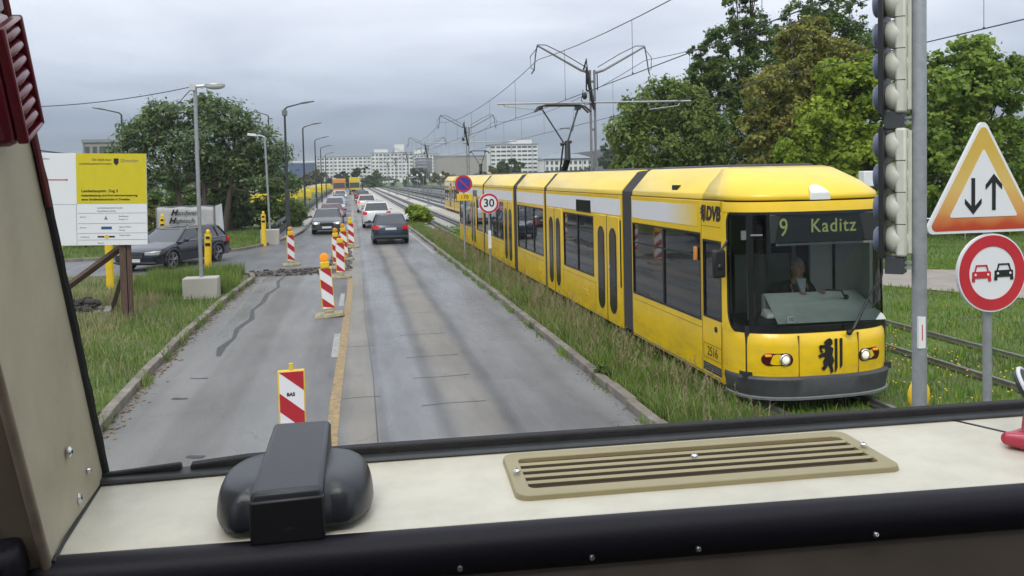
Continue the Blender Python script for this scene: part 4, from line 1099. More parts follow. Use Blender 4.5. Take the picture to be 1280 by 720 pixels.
oncoming('white car, last before the orange bus', -1.65, 121, 'suv', (0.6, 0.6, 0.6))

def bus_like(name, label, cat, x, y, body, stripe, W=2.5, H=3.2, L=11, glassy=True, nose=1):
    t = thing(name, label, cat, (x, y, 0))
    b = B(); b.box2((-W / 2, 0, .35), (W / 2, L, H)); b.build('body', body, t, bevel=.12)
    b = B(); b.box2((-W / 2 + .12, -.02, 1.35), (W / 2 - .12, .03, 2.45)); b.build('windscreen', M['far_window'], t)
    b = B(); b.box2((-W / 2 + .1, -.03, .55), (W / 2 - .1, .02, .95)); b.build('front_band', stripe, t)
    for sx in (-1, 1):
        b = B(); b.tube([(sx * (W / 2 - .35), -.05, .75), (sx * (W / 2 - .35), .02, .75)], .11, 10); b.build('headlight', M['lamp_glass'], t)
        b = B(); b.box2((sx * W / 2 - .01, .8, 1.4), (sx * W / 2 + .01, L - .6, 2.4)); b.build('side_window', M['far_window'], t)
        for w in (2.0, L - 2.6):
            b = B(); b.tube([(sx * (W / 2 - .3), w, .5), (sx * (W / 2 + .01), w, .5)], .5, 14); b.build('wheel', M['tyre'], t)
    return t
bus_like('bus', 'orange bus with a white roof hatch at the far end of the oncoming queue', 'bus', -2.6, 180, M['orange'], M['white'], H=3.3)
tl = bus_like('lorry', 'yellow high-sided lorry at the far end of the right-hand queue', 'lorry', 0.5, 184, M['far_yellow'], M['dark'], W=2.2, H=3.5, L=7)
b = B(); b.box2((-1.1, 1, 3.38), (1.1, 6, 3.5)); b.build('tarpaulin', M['white'], tl)

# ------------------------------------------------------------------ masts and overhead line
WZ, MZ = 5.32, 6.95      # contact wire and messenger wire at the masts
def y_mast(y, label, cx=7.95):
    t = thing('catenary_mast', label, 'mast', (cx, y, 0), group='catenary masts between the tracks')
    b = B()
    for dx in (-.075, .075): b.box2((dx - .028, -.05, 0), (dx + .028, .05, 6.62))
    for zz_ in range(8): b.box2((-.05, -.02, .6 + zz_ * .8), (.05, .02, .68 + zz_ * .8))
    b.build('post', M['mast'], t)
    b = B(); b.box2((-.3, -.3, 0), (.3, .3, .18)); b.build('footing', M['concrete'], t, bevel=.02)
    for s in (-1, 1):
        b = B(); b.tube([(s * .05, 0, 6.52), (s * .4, 0, 6.62), (s * 1.86, 0, 7.42)], [.05, .042, .03], 8)
        arm = b.build('arm', M['mast'], t)
        b = B(); b.tube([(s * .2, .03, 6.72), (s * 1.0, .04, 7.18), (s * 1.55, .04, 7.44), (s * 1.86, 0, 7.44)], .016, 6)
        b.tube([(s * 1.86, 0, 7.42), (s * 1.92, .02, 7.1), (s * 1.98, 0, 6.62), (s * 2.05, .1, 6.50)], .022, 6)
        b.tube([(s * 1.80, 0, 7.42), (s * 2.10, .02, 7.05), (s * 2.08, 0, 6.68), (s * 1.96, -.05, 6.60)], .014, 6)
        b.build('feeder_cable', M['wire'], arm)
    b = B(); b.tube([(-3.25, -.08, 5.50), (3.45, -.08, 5.58)], .032, 8); bar = b.build('cross_tube', M['steel'], t)
    b = B()
    for s in (-1, 1):
        b.tube([(s * 3.05, -.08, 5.50), (s * 3.0, -.08, 5.42), (s * 1.95, -.08, 5.30)], .018, 6)
    b.build('steady_arm', M['steel'], bar)
    b = B(); b.tube([(-.30, 0, 6.62), (-.22, -.1, 6.95), (-.17, -.1, 6.35), (.02, -.1, 5.3)], [.03, .05, .07, .05], 8); b.tube([(-.22, -.1, 6.7), (-.24, -.1, 5.95), (-.12, -.1, 5.9)], .03, 6); b.tube([(.17, 0, 6.5), (.17, -.02, 5.95)], .02, 6)
    b.ball((-.3, -.1, 5.75), (.09, .09, .12), 8, 6); b.tube([(-.35, -.1, 5.95), (-.42, -.1, 5.6), (-.28, -.1, 5.45), (-.1, -.1, 5.5)], .014, 6); b.build('isolator', M['black'], t)
    return t
MY = [-4, 28, 60, 93, 126, 160, 195]
mlab = {28: 'nearest Y-shaped grey catenary mast, standing behind the near tram', 60: 'second Y-shaped catenary mast, behind the no-stopping sign', 93: 'third Y-shaped catenary mast, on the median past the shrub',
        126: 'fourth Y-shaped catenary mast along the bridge', 160: 'fifth, distant Y-shaped catenary mast along the bridge', 195: 'farthest Y-shaped catenary mast, in front of the white apartments'}
for y in MY[1:]: y_mast(y, mlab[y])

def span(cx, side):
    """contact wire, sagging messenger and droppers of one track, along all spans"""
    b = B(); pts = []
    for (a, c) in zip(MY, MY[1:]):
        for k in range(12 if a < 50 else 6):
            n_ = 12 if a < 50 else 6; q = k / n_; y = a + (c - a) * q
            z = MZ - .35 * 4 * q * (1 - q) * 1.6 - (0.25 if True else 0) * 0
            pts.append((cx + side * .05 * math.cos(math.pi * q * 2), y, z))
    b.tube(pts, .011, 5); ms = None
    t = thing('overhead_line', 'overhead line of the %s tram track: contact wire, sagging messenger wire and droppers' % ('near' if cx < 8 else 'far'), 'overhead line', (0, 0, 0))
    b.build('messenger_wire', M['wire'], t)
    b = B(); b.tube([(cx + (.12 if i % 2 else -.12) * side, y, WZ) for i, y in enumerate(MY)], .011, 5); b.build('contact_wire', M['wire'], t)
    b = B()
    for (a, c) in zip(MY, MY[1:]):
        for q in (.12, .31, .5, .69, .88):
            y = a + (c - a) * q; z = MZ - .35 * 4 * q * (1 - q) * 1.6
            b.tube([(cx, y, WZ), (cx, y, z)], .006, 4); b.ball((cx, y, WZ + .01), .022, 6, 4)
    b.build('dropper', M['wire'], t)
span(6.05, 1); span(9.85, -1)

# street lamps on the right of the bridge (distant arms) and on the left
def road_lamp(x, y, h, arm, label, m=None, group='dark street lamps along the left parapet', head='flat', lean=0.0, box=False):
    t = thing('street_lamp', label, 'street lamp', (x, y, 0), group=group)
    m = m or M['dark_steel']
    b = B(); b.tube([(0, 0, 0), (lean * .15, 0, 1.5), (lean, 0, h)], [.095, .085, .055], 10); b.build('pole', m, t, smooth=True)
    b = B(); b.tube([(lean, 0, h - .02), (lean + arm * .15, 0, h + .12), (lean + arm, 0, h + .32)], [.05, .045, .035], 8); a = b.build('arm', m, t, smooth=True)
    b = B(); e = lean + arm; s = 1 if arm > 0 else -1
    b.loft([[(e - s * .05, -.05, h + .28), (e - s * .05, .05, h + .28), (e - s * .05, .04, h + .36), (e - s * .05, -.04, h + .36)], [(e + s * .25, -.13, h + .32), (e + s * .25, .13, h + .32), (e + s * .25, .09, h + .42), (e + s * .25, -.09, h + .42)], [(e + s * .72, -.06, h + .42), (e + s * .72, .06, h + .42), (e + s * .72, .04, h + .47), (e + s * .72, -.04, h + .47)]])
    b.build('lamp_head', m if head == 'flat' else M['lamp_glass'], t, bevel=.01)
    if box:
        b = B(); b.box2((-.14, -.14, h - .35), (.14, .14, h - .05)); b.build('junction_box', M['mid_grey'], t, bevel=.02)
        b = B(); b.box2((-.12, -.12, 0), (.12, .12, 2.6)); b.build('pole_sleeve', m, t, bevel=.02)
    return t
road_lamp(-3.55, 50, 7.1, .9, 'dark street lamp with a grey junction box, nearest along the left parapet', box=True)
road_lamp(-3.75, 72, 7.3, .75, 'second dark street lamp along the left parapet')
road_lamp(-3.75, 95, 7.3, .75, 'third dark street lamp along the left parapet')
road_lamp(-4.0, 119, 7.3, .75, 'fourth dark street lamp along the left parapet')
road_lamp(-4.3, 150, 7.3, .75, 'fifth and farthest dark street lamp along the left parapet')
road_lamp(-7.6, 86, 9.3, -.8, 'lone dark lamp with its arm to the left, beyond the parapet', group='dark street lamps left of the bridge')
road_lamp(-14.35, 60, 7.6, -1.0, 'dark lamp with its arm to the left, rising behind the site board', group='dark street lamps left of the bridge')
# temporary site lamps on concrete blocks
def site_lamp(x, y, h, lean, label, arm=0, blk=.55):
    t = thing('site_lamp', label, 'lamp', (x, y, 0), group='temporary lamps standing in concrete blocks')
    b = B(); b.box2((-.44, -.28, -.05), (.44, .28, blk)); b.build('concrete_block', M['concrete_pale'], t, bevel=.03)
    b = B(); b.tube([(0, 0, blk - .1), (lean, 0, h)], .05, 10); b.build('pole', M['steel'], t, smooth=True)
    b = B()
    if arm:
        b.tube([(lean, 0, h), (lean + arm * .3, 0, h + .08), (lean + arm, 0, h + .12)], .035, 8)
        b.loft([[(lean + arm * .8, -.07, h + .06), (lean + arm * .8, .07, h + .06), (lean + arm * .8, .06, h + .18), (lean + arm * .8, -.06, h + .18)], [(lean + arm * 1.6, -.12, h + .10), (lean + arm * 1.6, .12, h + .10), (lean + arm * 1.6, .06, h + .22), (lean + arm * 1.6, -.06, h + .22)]])
    else:
        b.box2((lean - .13, -.1, h - .08), (lean + .02, .1, h + .08)); b.tube([(lean, 0, h + .03), (lean + .25, 0, h + .05)], .045, 8)
        b.ball((lean + .50, 0, h + .05), (.27, .13, .10), 14, 8)
    hd_ = b.build('lamp_head', M['lamp_glass'], t, smooth=True)
    if not arm:
        b = B(); b.ball((lean + .50, 0, h + .07), (.275, .135, .09), 14, 6, zmin=0.0); b.build('lamp_hood', M['steel'], hd_, smooth=True)
    return t
site_lamp(-4.02, 24.4, 5.66, .02, 'tall thin galvanised lamp in a concrete block on the near verge', blk=.62)
site_lamp(-4.05, 44.6, 5.30, -.10, 'paler thin lamp with its arm to the left in a block across the side road', arm=-.5, blk=.75)
# cables
def cable(label, pts, r=.012):
    b = B(); b.tube(pts, r, 5); tag(b.build('cable', M['wire'], smooth=False), label, 'cable')
def sagged(a, c, s, n_=14):
    return [tuple(a[i] + (c[i] - a[i]) * k / n_ - (s * 4 * (k / n_) * (1 - k / n_) if i == 2 else 0) for i in range(3)) for k in range(n_ + 1)]
cable('thin cable hanging from the tall site lamp off to the left', sagged((-4.1, 24.4, 5.68), (-12.0, 26, 5.5), .35))
cable('pale cable dropping from the tall site lamp through the big tree', sagged((-4.1, 24.4, 5.62), (-10.5, 40, 4.6), .45))
cable('black cable sloping down behind the top of the site board', sagged((-10.2, 24, 4.9), (-6.2, 21.25, 3.85), .15), .018)

# ------------------------------------------------------------------ delineator beacons
def beacon(label, x, y, rz=0.0, lamp=True, tilt=0.0, flip=1, lens='amber', lr=.10):
    t = thing('traffic_beacon', label, 'beacon', (x, y, 0), rot=(0, tilt, rz), group='red and white delineator beacons')
    b = B(); b.loft([[(-.20, -.34, 0), (.20, -.34, 0), (.26, .0, 0), (.20, .34, 0), (-.20, .34, 0), (-.26, 0, 0)], [(-.18, -.31, .085), (.18, -.31, .085), (.23, 0, .085), (.18, .31, .085), (-.18, .31, .085), (-.23, 0, .085)]], mtx=Matrix.Rotation(R_(90), 4, 'Z'))
    b.box2((-.10, -.07, .08), (.10, .07, .15)); b.build('foot_plate', M['beacon_base'], t, bevel=.015)
    w, z0, z1 = .125, .17, 1.12
    b = B(); b.box2((-w - .015, -.025, z0), (w + .015, .025, z1)); b.build('panel', M['beacon_yellow'], t, bevel=.01)
    b = B(); b.box2((-w, -.030, z0 + .015), (w, -.02, z1 - .015)); face = b.build('panel_face', M['sign_white'], t)
    b = B(); s = flip
    # diagonal red bands falling to the right
    zc = z1 - .02
    bands = [(0.0, None), (.36, .20), (.76, .20)]
    def clip(zl):    # edge from (-w, zl) to (w, zl-2w*0.8)
        return zl, zl - 2 * w * .85
    def band(zhi, zlo):
        a0, a1 = clip(zhi); c0, c1 = clip(zlo); cl = lambda z: max(z0 + .016, min(z1 - .016, z))
        pts = [(-w * s, cl(a0)), (w * s, cl(a1)), (w * s, cl(c1)), (-w * s, cl(c0))]
        if abs(pts[0][1] - pts[3][1]) + abs(pts[1][1] - pts[2][1]) > .005: b.prism(pts, -.0335, -.028, 'y')
    band(z1 + .30, z1 - .01); band(z1 - .24, z1 - .44); band(z1 - .68, z1 - .88)
    b.build('red_band', M['beacon_red'], t)
    if lamp:
        b = B(); b.box2((-.10, -.06, z1), (.10, .06, z1 + .15)); bx = b.build('lamp_battery', M['beacon_yellow'], t, bevel=.02)
        b = B(); b.tube([(0, -.035, z1 + .15 + lr), (0, .035, z1 + .15 + lr)], lr, 20); b.tube([(0, -.05, z1 + .15 + lr), (0, .05, z1 + .15 + lr)], lr * .75, 20); b.build('lamp_lens', M[lens], bx, bevel=.01)
    else:
        b = B(); b.box2((-.02, -.02, z1), (.02, .02, z1 + .07)); b.build('panel_stub', M['beacon_yellow'], t)
        text('BAS', .05, M['sign_black'], face, face_y((-.01, -.032, z1 - .26)), 'maker_mark', bold=.002)
    return t
beacon('red and white beacon without a lamp, nearest to the windscreen, black marking on its face', -.70, 9.55, rz=.05, lamp=False)
beacon('beacon with an orange lamp standing alone in the left lane, second from us', -.60, 20.4, rz=.03, tilt=-R_(3.5))
beacon('beacon with a small red reflector, in front of a cluster by the centre line', -.44, 28.3, rz=.02, lens='sign_red', lr=.045)
beacon('lamp-topped beacon just behind the third one at the dug-up edge', -.60, 31.4, rz=.05, tilt=-R_(2), lens='beacon_orange', lr=.085)
beacon('lamp-topped beacon right of centre in the cluster at the dug-up edge', -.35, 34.5, rz=-.05, tilt=-R_(3), lens='beacon_orange', lr=.085)
beacon('beacon farthest along the centre line, beside the dark trench', -.10, 40.5, rz=.05, tilt=-R_(2), lens='beacon_yellow', lr=.08)
beacon('beacon set apart at the mouth of the side road', -2.30, 33.2, rz=.35, lens='beacon_orange', lr=.085)

def yellow_post(label, x, y, h=1.25, tilt=0.0):
    t = thing('yellow_post', label, 'marker post', (x, y, 0), rot=(0, tilt, 0), group='yellow marker posts')
    b = B(); b.loft([[(.11 * math.cos(a), .07 * math.sin(a), z) for a in [2 * PI * k / 14 for k in range(14)]] for z in (0, h * .9, h)]); b.build('post', M['beacon_yellow'], t, smooth=True)
    b = B(); b.tube([(-.0, -.075, h - .12), (0, .075, h - .12)], .085, 14); b.ball((0, 0, h + .06), (.07, .06, .09), 10, 6); b.build('post_cap', M['beacon_yellow'], t, bevel=.01)
    b = B(); b.box2((-.08, -.079, h - .40), (.08, -.068, h - .30)); b.box2((-.06, -.092, h - .16), (.06, -.076, h - .08)); b.build('black_mark', M['black'], t)
yellow_post('yellow post on the verge beside the tall site lamp', -4.75, 30.1, 1.45, tilt=R_(2))
yellow_post('yellow post in front of the concrete block across the side road', -4.25, 43.6, 1.55)
yellow_post('yellow post half hidden behind the dark blue estate car, by the banner', -8.5, 42.0, 1.6)
yellow_post('thick yellow post directly under the site board', -7.05, 27.4, 2.0)
yellow_post('yellow post under the left edge of the site board, next to the windscreen pillar', -8.1, 26.4, 1.9)

# ------------------------------------------------------------------ site board
bd = thing('site_board', 'large white and yellow construction board on brown timber posts on the verge', 'board', (-5.36, 21.0, 0), rot=(0, 0, 0))
tl_ = Matrix.Rotation(R_(1.0), 4, 'Y')
b = B(); b.box((-.9, 0, 2.81), (3.30, .04, 2.06)); pn = b.build('panel', M['sign_white'], bd, bevel=.004)
pn.rotation_euler = (0, 0, 0); pn.matrix_parent_inverse = Matrix()
b = B(); b.box2((-.72, -.026, 2.72), (.75, -.018, 3.84)); b.build('yellow_field', M['board_yellow'], pn)
b = B()
for z in (2.50, 2.27, 2.05, 1.90): b.box2((-.70, -.024, z), (.74, -.019, z + .006))
b.box2((-.735, -.024, 1.79), (-.729, -.019, 2.72)); b.box2((-2.5, -.024, 2.70), (-.74, -.019, 2.705)); b.build('rule', M['mid_grey'], pn)
b = B(); b.box2((-1.62, -.026, 3.24), (-.90, -.019, 3.262)); b.box2((-.93, -.026, 3.235), (-.90, -.019, 3.268)); r_ = b.build('plan_line', M['sign_red'], pn)
b = B(); b.box2((-1.33, -.027, 2.92), (-1.30, -.019, 3.24)); b.box2((-1.62, -.027, 2.92), (-1.33, -.019, 2.935)); b.build('plan_street', M['mid_grey'], pn)
text('Bauvorhaben', .07, M['mid_grey'], pn, face_y((-1.45, -.022, 3.72)), 'heading')
text('Die Stadt baut', .07, M['sign_black'], pn, face_y((.02, -.028, 3.70)), 'heading', align='RIGHT')
text('Landeshauptstadt Dresden', .062, M['sign_black'], pn, face_y((.02, -.028, 3.61)), 'heading', align='RIGHT')
text('Dresden', .11, M['mid_grey'], pn, face_y((.40, -.028, 3.68)), 'heading')
b = B(); b.prism([(.07, 3.73), (.17, 3.73), (.17, 3.63), (.12, 3.57), (.07, 3.63)], -.030, -.02, 'y'); b.build('emblem', M['sign_black'], pn)
text('Landeshauptstr. Zug 3', .085, M['sign_black'], pn, face_y((-.62, -.028, 3.00)), 'title', align='LEFT', bold=.002)
text('Instandsetzung und Korrosionserneuerung', .068, M['sign_black'], pn, face_y((-.62, -.028, 2.90)), 'title', align='LEFT', bold=.002)
text('einer Straßenbahnbrücke in Dresden', .068, M['sign_black'], pn, face_y((-.62, -.028, 2.81)), 'title', align='LEFT', bold=.002)
for (x, z, s_, w) in ((-.30, 2.62, 'Landeshauptstadt Dresden', .05), (-.30, 2.55, 'Geschäftsbereich Bau', .045), (-.66, 2.42, 'Bauherr', .04), (.15, 2.43, 'Straßenamt', .045), (.15, 2.36, 'Postfach 12', .04), (.15, 2.19, 'Ingenieurbüro', .045), (.15, 2.12, 'Planung', .04), (-.66, 2.18, 'Entwurf', .04), (-.66, 1.97, 'Ausführung', .04), (.15, 2.0, 'Tiefbau GmbH', .04), (-.3, 1.83, 'Bauzeit', .045)):
    text(s_, w, M['mid_grey'], pn, face_y((x, -.022, z)), 'small_print', align='LEFT')
b = B(); b.box2((-.30, -.026, 1.955), (-.16, -.019, 1.99)); b.box2((-.06, -.026, 1.955), (.06, -.019, 1.99)); b.build('firm_mark', M['sign_black'], pn)
b = B(); b.tube([(-.11, -.026, 1.972), (-.11, -.018, 1.972)], .045, 14); b.build('firm_mark', M['beacon_yellow'], pn)
b = B(); b.box2((-.22, -.026, 2.14), (0, -.019, 2.20)); b.build('firm_mark', M['far_blue'], pn)
b = B(); b.prism([(-.16, 2.36), (-.08, 2.36), (-.105, 2.40), (-.12, 2.46), (-.135, 2.40)], -.026, -.019, 'y'); b.build('firm_mark', M['mid_grey'], pn)
b = B(); b.box2((.16, .03, -.2), (.30, .17, 3.7)); b.build('timber_post', M['wood'], bd, bevel=.01)
b = B(); b.box2((.31, .05, -.2), (.40, .14, 1.85)); b.build('timber_post', M['wood'], bd, bevel=.01)
b = B(); b.box2((-2.3, .03, -.2), (-2.16, .17, 3.7)); b.build('timber_post', M['wood'], bd, bevel=.01)
b = B(); b.tube([(.22, .25, 1.75), (-1.60, .6, .45)], .085, 4); b.build('diagonal_brace', M['wood'], bd)
b = B(); b.tube([(.05, 1.2, 1.35), (-.45, 1.5, .0)], .07, 4); b.build('diagonal_brace', M['wood'], bd)
pn.rotation_euler = (0, R_(1.2), R_(-2))
pn.location = (0, 0, 0)
# pallet with rubble
pl_ = thing('pallet', 'low wooden pallet lying in the dry grass under the site board', 'pallet', (-6.25, 21.9, .07), rz=.2)
for k in range(6):
    b = B(); b.box2((-.6 + k * .21, -.5, .12), (-.46 + k * .21, .5, .145)); b.build('slat', M['wood_light'], pl_)
for y_ in (-.45, 0, .45):
    b = B(); b.box2((-.6, y_ - .05, 0), (.6, y_ + .05, .12)); b.build('runner', M['wood_light'], pl_)
b = B()
for k in range(60):
    s_ = rnd.uniform(.05, .13); b.ball((-6.3 + rnd.uniform(-.5, .35), 21.95 + rnd.uniform(-.4, .35), .27 + rnd.uniform(0, .16)), (s_, s_ * 1.2, s_ * .7), 6, 4)
tag(b.build('rubble_heap', M['rubble']), 'heap of dark broken asphalt lumps lying on the pallet', 'rubble', kind='stuff')

# banner across the side road
bn = thing('banner', 'white banner reading Handwerk Hightech in a metal frame across the side road', 'banner', (-7.75, 44.0, 0))
b = B(); n_ = 20; rr = []
rows = []
for j in range(7):
    z = .72 + (1.98 - .72) * j / 6
    rows.append([(-1.38 + 2.55 * i / n_ + .02 * j / 6 * 0, .05 * math.sin(i * 1.1 + j * .8) * .5 + .02 * math.sin(i * 2.7), z + .02 * math.sin(i * .9)) for i in range(n_ + 1)])
b.loft(rows, closed=False, caps=False); cl = b.build('cloth', M['banner_cloth'] if 'banner_cloth' in M else M['sign_white'], bn, smooth=True)
so = cl.modifiers.new('solid', 'SOLIDIFY'); so.thickness = .006
for s_, z in (('andwerk', 1.68), ('ightech', 1.30)):
    text('H', .36, M['sign_black'], cl, face_y((-.62 - (.10 if z < 1.5 else 0), -.075, z + .04)), 'lettering', bold=.02, shear=.35)
    text(s_, .30, M['far_window'], cl, face_y((-.48 - (.10 if z < 1.5 else 0), -.075, z + .02)), 'lettering', shear=.3, align='LEFT', bold=.004)
b = B(); b.box2((-1.45, .03, 0), (-1.38, .10, 2.02)); b.box2((1.17, .03, 0), (1.24, .10, 2.05)); b.box2((-1.45, .03, 1.98), (1.24, .10, 2.04)); b.box2((1.20, .0, .3), (1.25, .9, .35)); b.build('frame', M['mid_grey'], bn)
b = B(); b.loft([[(1.24, .08, .7), (1.24, .08, 2.0)], [(1.50, .9, .55), (1.42, .9, 2.08)]], closed=False, caps=False); s2_ = b.build('side_cloth', M['sign_white'], bn); q = s2_.modifiers.new('solid', 'SOLIDIFY'); q.thickness = .01

# ------------------------------------------------------------------ signs by the tram
def disc(b, r, y0, y1, n_=40, cz=0, cx=0): b.tube([(cx, y0, cz), (cx, y1, cz)], r, n_)
def ring(b, r0, r1, y0, y1, n_=48, cx=0, cz=0):
    A = [2 * PI * k / n_ for k in range(n_)]
    def c(r, y): return [(cx + r * math.cos(a), y, cz + r * math.sin(a)) for a in A]
    vs = c(r0, y0) + c(r1, y0) + c(r0, y1) + c(r1, y1); fs = []
    for k in range(n_):
        k2 = (k + 1) % n_; fs += [(k, k2, n_ + k2, n_ + k), (2 * n_ + k, 3 * n_ + k, 3 * n_ + k2, 2 * n_ + k2), (k, 2 * n_ + k, 2 * n_ + k2, k2), (n_ + k, n_ + k2, 3 * n_ + k2, 3 * n_ + k)]
    b.add(vs, fs)
s = thing('speed_sign', 'round white 30 sign with red rim on a thin post in the weeds', 'road sign', (4.05, 26.0, 0))
b = B(); b.tube([(.02, .05, 0), (0, .05, 2.65)], .032, 10); b.build('post', M['steel'], s)
b = B(); disc(b, .315, -.005, .02, cz=2.33); pl = b.build('plate', M['sign_white'], s)
b = B(); ring(b, .24, .30, -.012, -.004, cz=2.33); b.build('red_rim', M['sign_red'], pl)
text('30', .34, M['sign_black'], pl, face_y((0, -.008, 2.33)), 'numerals', bold=.006)
b = B()
b.box2((-.04, .0, .95), (.05, .04, 1.5)); b.build('post_label', M['paper'], s)
s = thing('no_stopping_sign', 'round blue and red no-stopping sign with a yellow 170 plate on a post', 'road sign', (3.95, 31.2, 0))
b = B(); b.tube([(0, .05, 0), (0, .05, 3.15)], .035, 10); b.build('post', M['steel'], s)
b = B(); disc(b, .315, -.005, .02, cz=2.90); pl = b.build('plate', M['sign_blue'], s)
b = B(); ring(b, .245, .315, -.012, -.004, cz=2.90); b.box((0, -.009, 0), (.52, .006, .055), mtx=Matrix.Translation((0, 0, 2.90)) @ Matrix.Rotation(R_(45), 4, 'Y')); b.build('red_rim', M['sign_red'], pl)
b = B(); b.box2((-.26, -.005, 2.28), (.30, .015, 2.54)); pl2 = b.build('yellow_plate', M['beacon_yellow'], s, bevel=.01)
text('170', .20, M['sign_black'], pl2, face_y((.02, -.008, 2.41)), 'numerals')

# ------------------------------------------------------------------ traffic signal on the right
ts = thing('traffic_signal', 'tall galvanised pole with two cream signal housings, lamps facing left', 'traffic light', (4.20, 5.8, 0))
b = B(); b.tube([(0, 0, 0), (0, 0, 4.9)], .054, 24); pole_ = b.build('pole', M['steel'], ts, smooth=True)
b = B(); b.box2((-.045, -.058, 1.78), (.012, -.035, 2.02)); lb = b.build('post_label', M['paper'], ts)
b = B(); b.box2((-.020, -.0600, 1.84), (-.013, -.0575, 1.96)); b.build('label_mark', M['sign_red'], lb)
SM = Matrix.Rotation(R_(-6), 4, 'Z')
def signal_head(zs, label=None):
    z0, z1 = min(zs) - .125, max(zs) + .125
    b = B(); b.box2((-.155, -.105, z0), (-.075, .105, z1)); h_ = b.build('signal_housing', M['signal_cream'], ts, bevel=.018); h_.rotation_euler = (0, 0, R_(-44))
    for z in zs:
        q = B(); q.ball((-.158, 0, z), (.104, .114, .114), 22, 14, zmin=-.98); q.build('lamp_case', M['signal_cream'], h_, smooth=True)
        v = B(); v.loft([[(-.245 - dx, r_ * math.cos(a), z + r_ * math.sin(a)) for a in [2 * PI * k / 20 for k in range(20)]] for dx, r_ in ((0, .10), (.06, .095), (.075, .075))]); v.build('lamp_visor', M['signal_visor'], h_, smooth=True)
    q = B()
    for a_, c_ in zip(sorted(zs), sorted(zs)[1:]): q.box2((-.158, -.1065, (a_ + c_) / 2 - .0025), (-.080, .1065, (a_ + c_) / 2 + .0025))
    q.build('housing_joint', M['black'], h_)
    b = B(); b.box2((-.262, -.17, z0 - .01), (-.225, .17, z1 + .01)); b.build('backing_board', M['black'], h_, bevel=.004)
    q = B(); q.box2((-.075, -.045, z0 + .02), (-.045, .045, z1 - .02)); q.build('mounting_rail', M['signal_cream'], h_, bevel=.006)
    return h_
signal_head([3.69, 3.93, 4.165, 4.40]); signal_head([2.60, 2.845, 3.085, 3.325])
for z in (3.51, 2.405):
    b = B(); b.box2((-.235, -.085, z - .066), (-.10, .085, z + .066)); k_ = b.build('bracket', M['mid_grey_dark'], ts, bevel=.006); k_.rotation_euler = (0, 0, R_(-44))
    b = B(); b.box2((-.125, -.025, z - .03), (-.03, .025, z - .01)); b.box2((-.125, -.025, z + .01), (-.03, .025, z + .03)); b.build('bracket_arm', M['steel'], k_)
    pass
b = B(); b.ball((4.70, 6.5, 1.20), (.105, .05, .14), 20, 10); b.tube([(4.70, 6.5, 0), (4.70, 6.5, 1.2)], .045, 14)
tag(b.build('yellow_cap_post', M['beacon_yellow'], smooth=True), 'round-topped yellow post peeping out behind the signal pole', 'marker post')

# ------------------------------------------------------------------ the two road signs at the right edge
rs = thing('road_sign', 'faded triangular two-way traffic sign above a round no-overtaking sign on a grey post', 'road sign', (5.04, 6.05, 0))
b = B(); b.tube([(.015, .06, 0), (.01, .06, 3.4)], .036, 16); b.build('post', M['steel'], rs, smooth=True)
def tri(h, zc, r=.05, n_=6):
    """rounded triangle, apex up; h = distance from centroid to apex"""
    pts = []
    for k in range(3):
        a = PI / 2 + 2 * PI * k / 3; c = (math.cos(a) * (h - r * 2), math.sin(a) * (h - r * 2))
        for j in range(n_ + 1):
            t_ = a - PI / 3 + 2 * PI / 3 * j / n_; pts.append((c[0] + r * math.cos(t_), zc + c[1] + r * math.sin(t_)))
    return pts
zc = 2.925
b = B(); b.prism([(x - .085, z) for x, z in tri(.62, zc, .045)], -.01, .02, 'y'); tp = b.build('triangle_plate', M['sign_white'], rs)
b = B(); b.prism([(x - .085, z) for x, z in tri(.575, zc, .04)], -.014, -.008, 'y'); b.build('triangle_border', M['tri_fade'] if 'tri_fade' in M else M['ghost'], tp)
b = B(); b.prism([(x - .085, z) for x, z in tri(.365, zc, .012)], -.018, -.012, 'y'); b.build('triangle_field', M['sign_white'], tp)
for sx, up_ in ((-.185, -1), (.005, 1)):
    b = B(); xa = sx; zb_ = zc + .0
    b.box2((xa - .016, -.023, zb_ - .13), (xa + .016, -.017, zb_ + .13))
    zt = zb_ + up_ * .16
    b.prism([(xa, zt), (xa + .075, zt - up_ * .085), (xa + .075, zt - up_ * .125), (xa, zt - up_ * .048), (xa - .075, zt - up_ * .125), (xa - .075, zt - up_ * .085)], -.0235, -.0165, 'y')
    b.build('arrow', M['sign_black'], tp)
b = B(); disc(b, .318, -.01, .02, 56, cz=2.285); cp_ = b.build('round_plate', M['sign_white'], rs)
b = B(); ring(b, .215, .305, -.015, -.009, 64, cz=2.285); b.build('red_rim', M['sign_red'], cp_)
def car_mark(x, z, m, nm):
    b = B(); y0, y1 = -.017, -.0105
    b.prism([(x - .085, z - .035), (x + .085, z - .035), (x + .085, z + .012), (x + .078, z + .02), (x - .078, z + .02), (x - .085, z + .012)], y0, y1, 'y')
    b.prism([(x - .066, z + .02), (x - .056, z + .02), (x - .042, z + .062), (x + .042, z + .062), (x + .056, z + .02), (x + .066, z + .02), (x + .050, z + .074), (x - .050, z + .074)], y0, y1, 'y')
    for s_ in (-1, 1): b.box2((x + s_ * .075 - .013, y0, z - .062), (x + s_ * .075 + .013, y1, z - .035))
    o = b.build(nm, m, cp_)
    for s_ in (-1, 1):
        q = B(); q.tube([(x + s_ * .058, -.0185, z - .005), (x + s_ * .058, -.016, z - .005)], .010, 10); q.build('lamp_dot', M['sign_white'], o)
car_mark(-.102, 2.28, M['sign_red'], 'red_car_symbol'); car_mark(.105, 2.285, M['sign_black'], 'black_car_symbol')

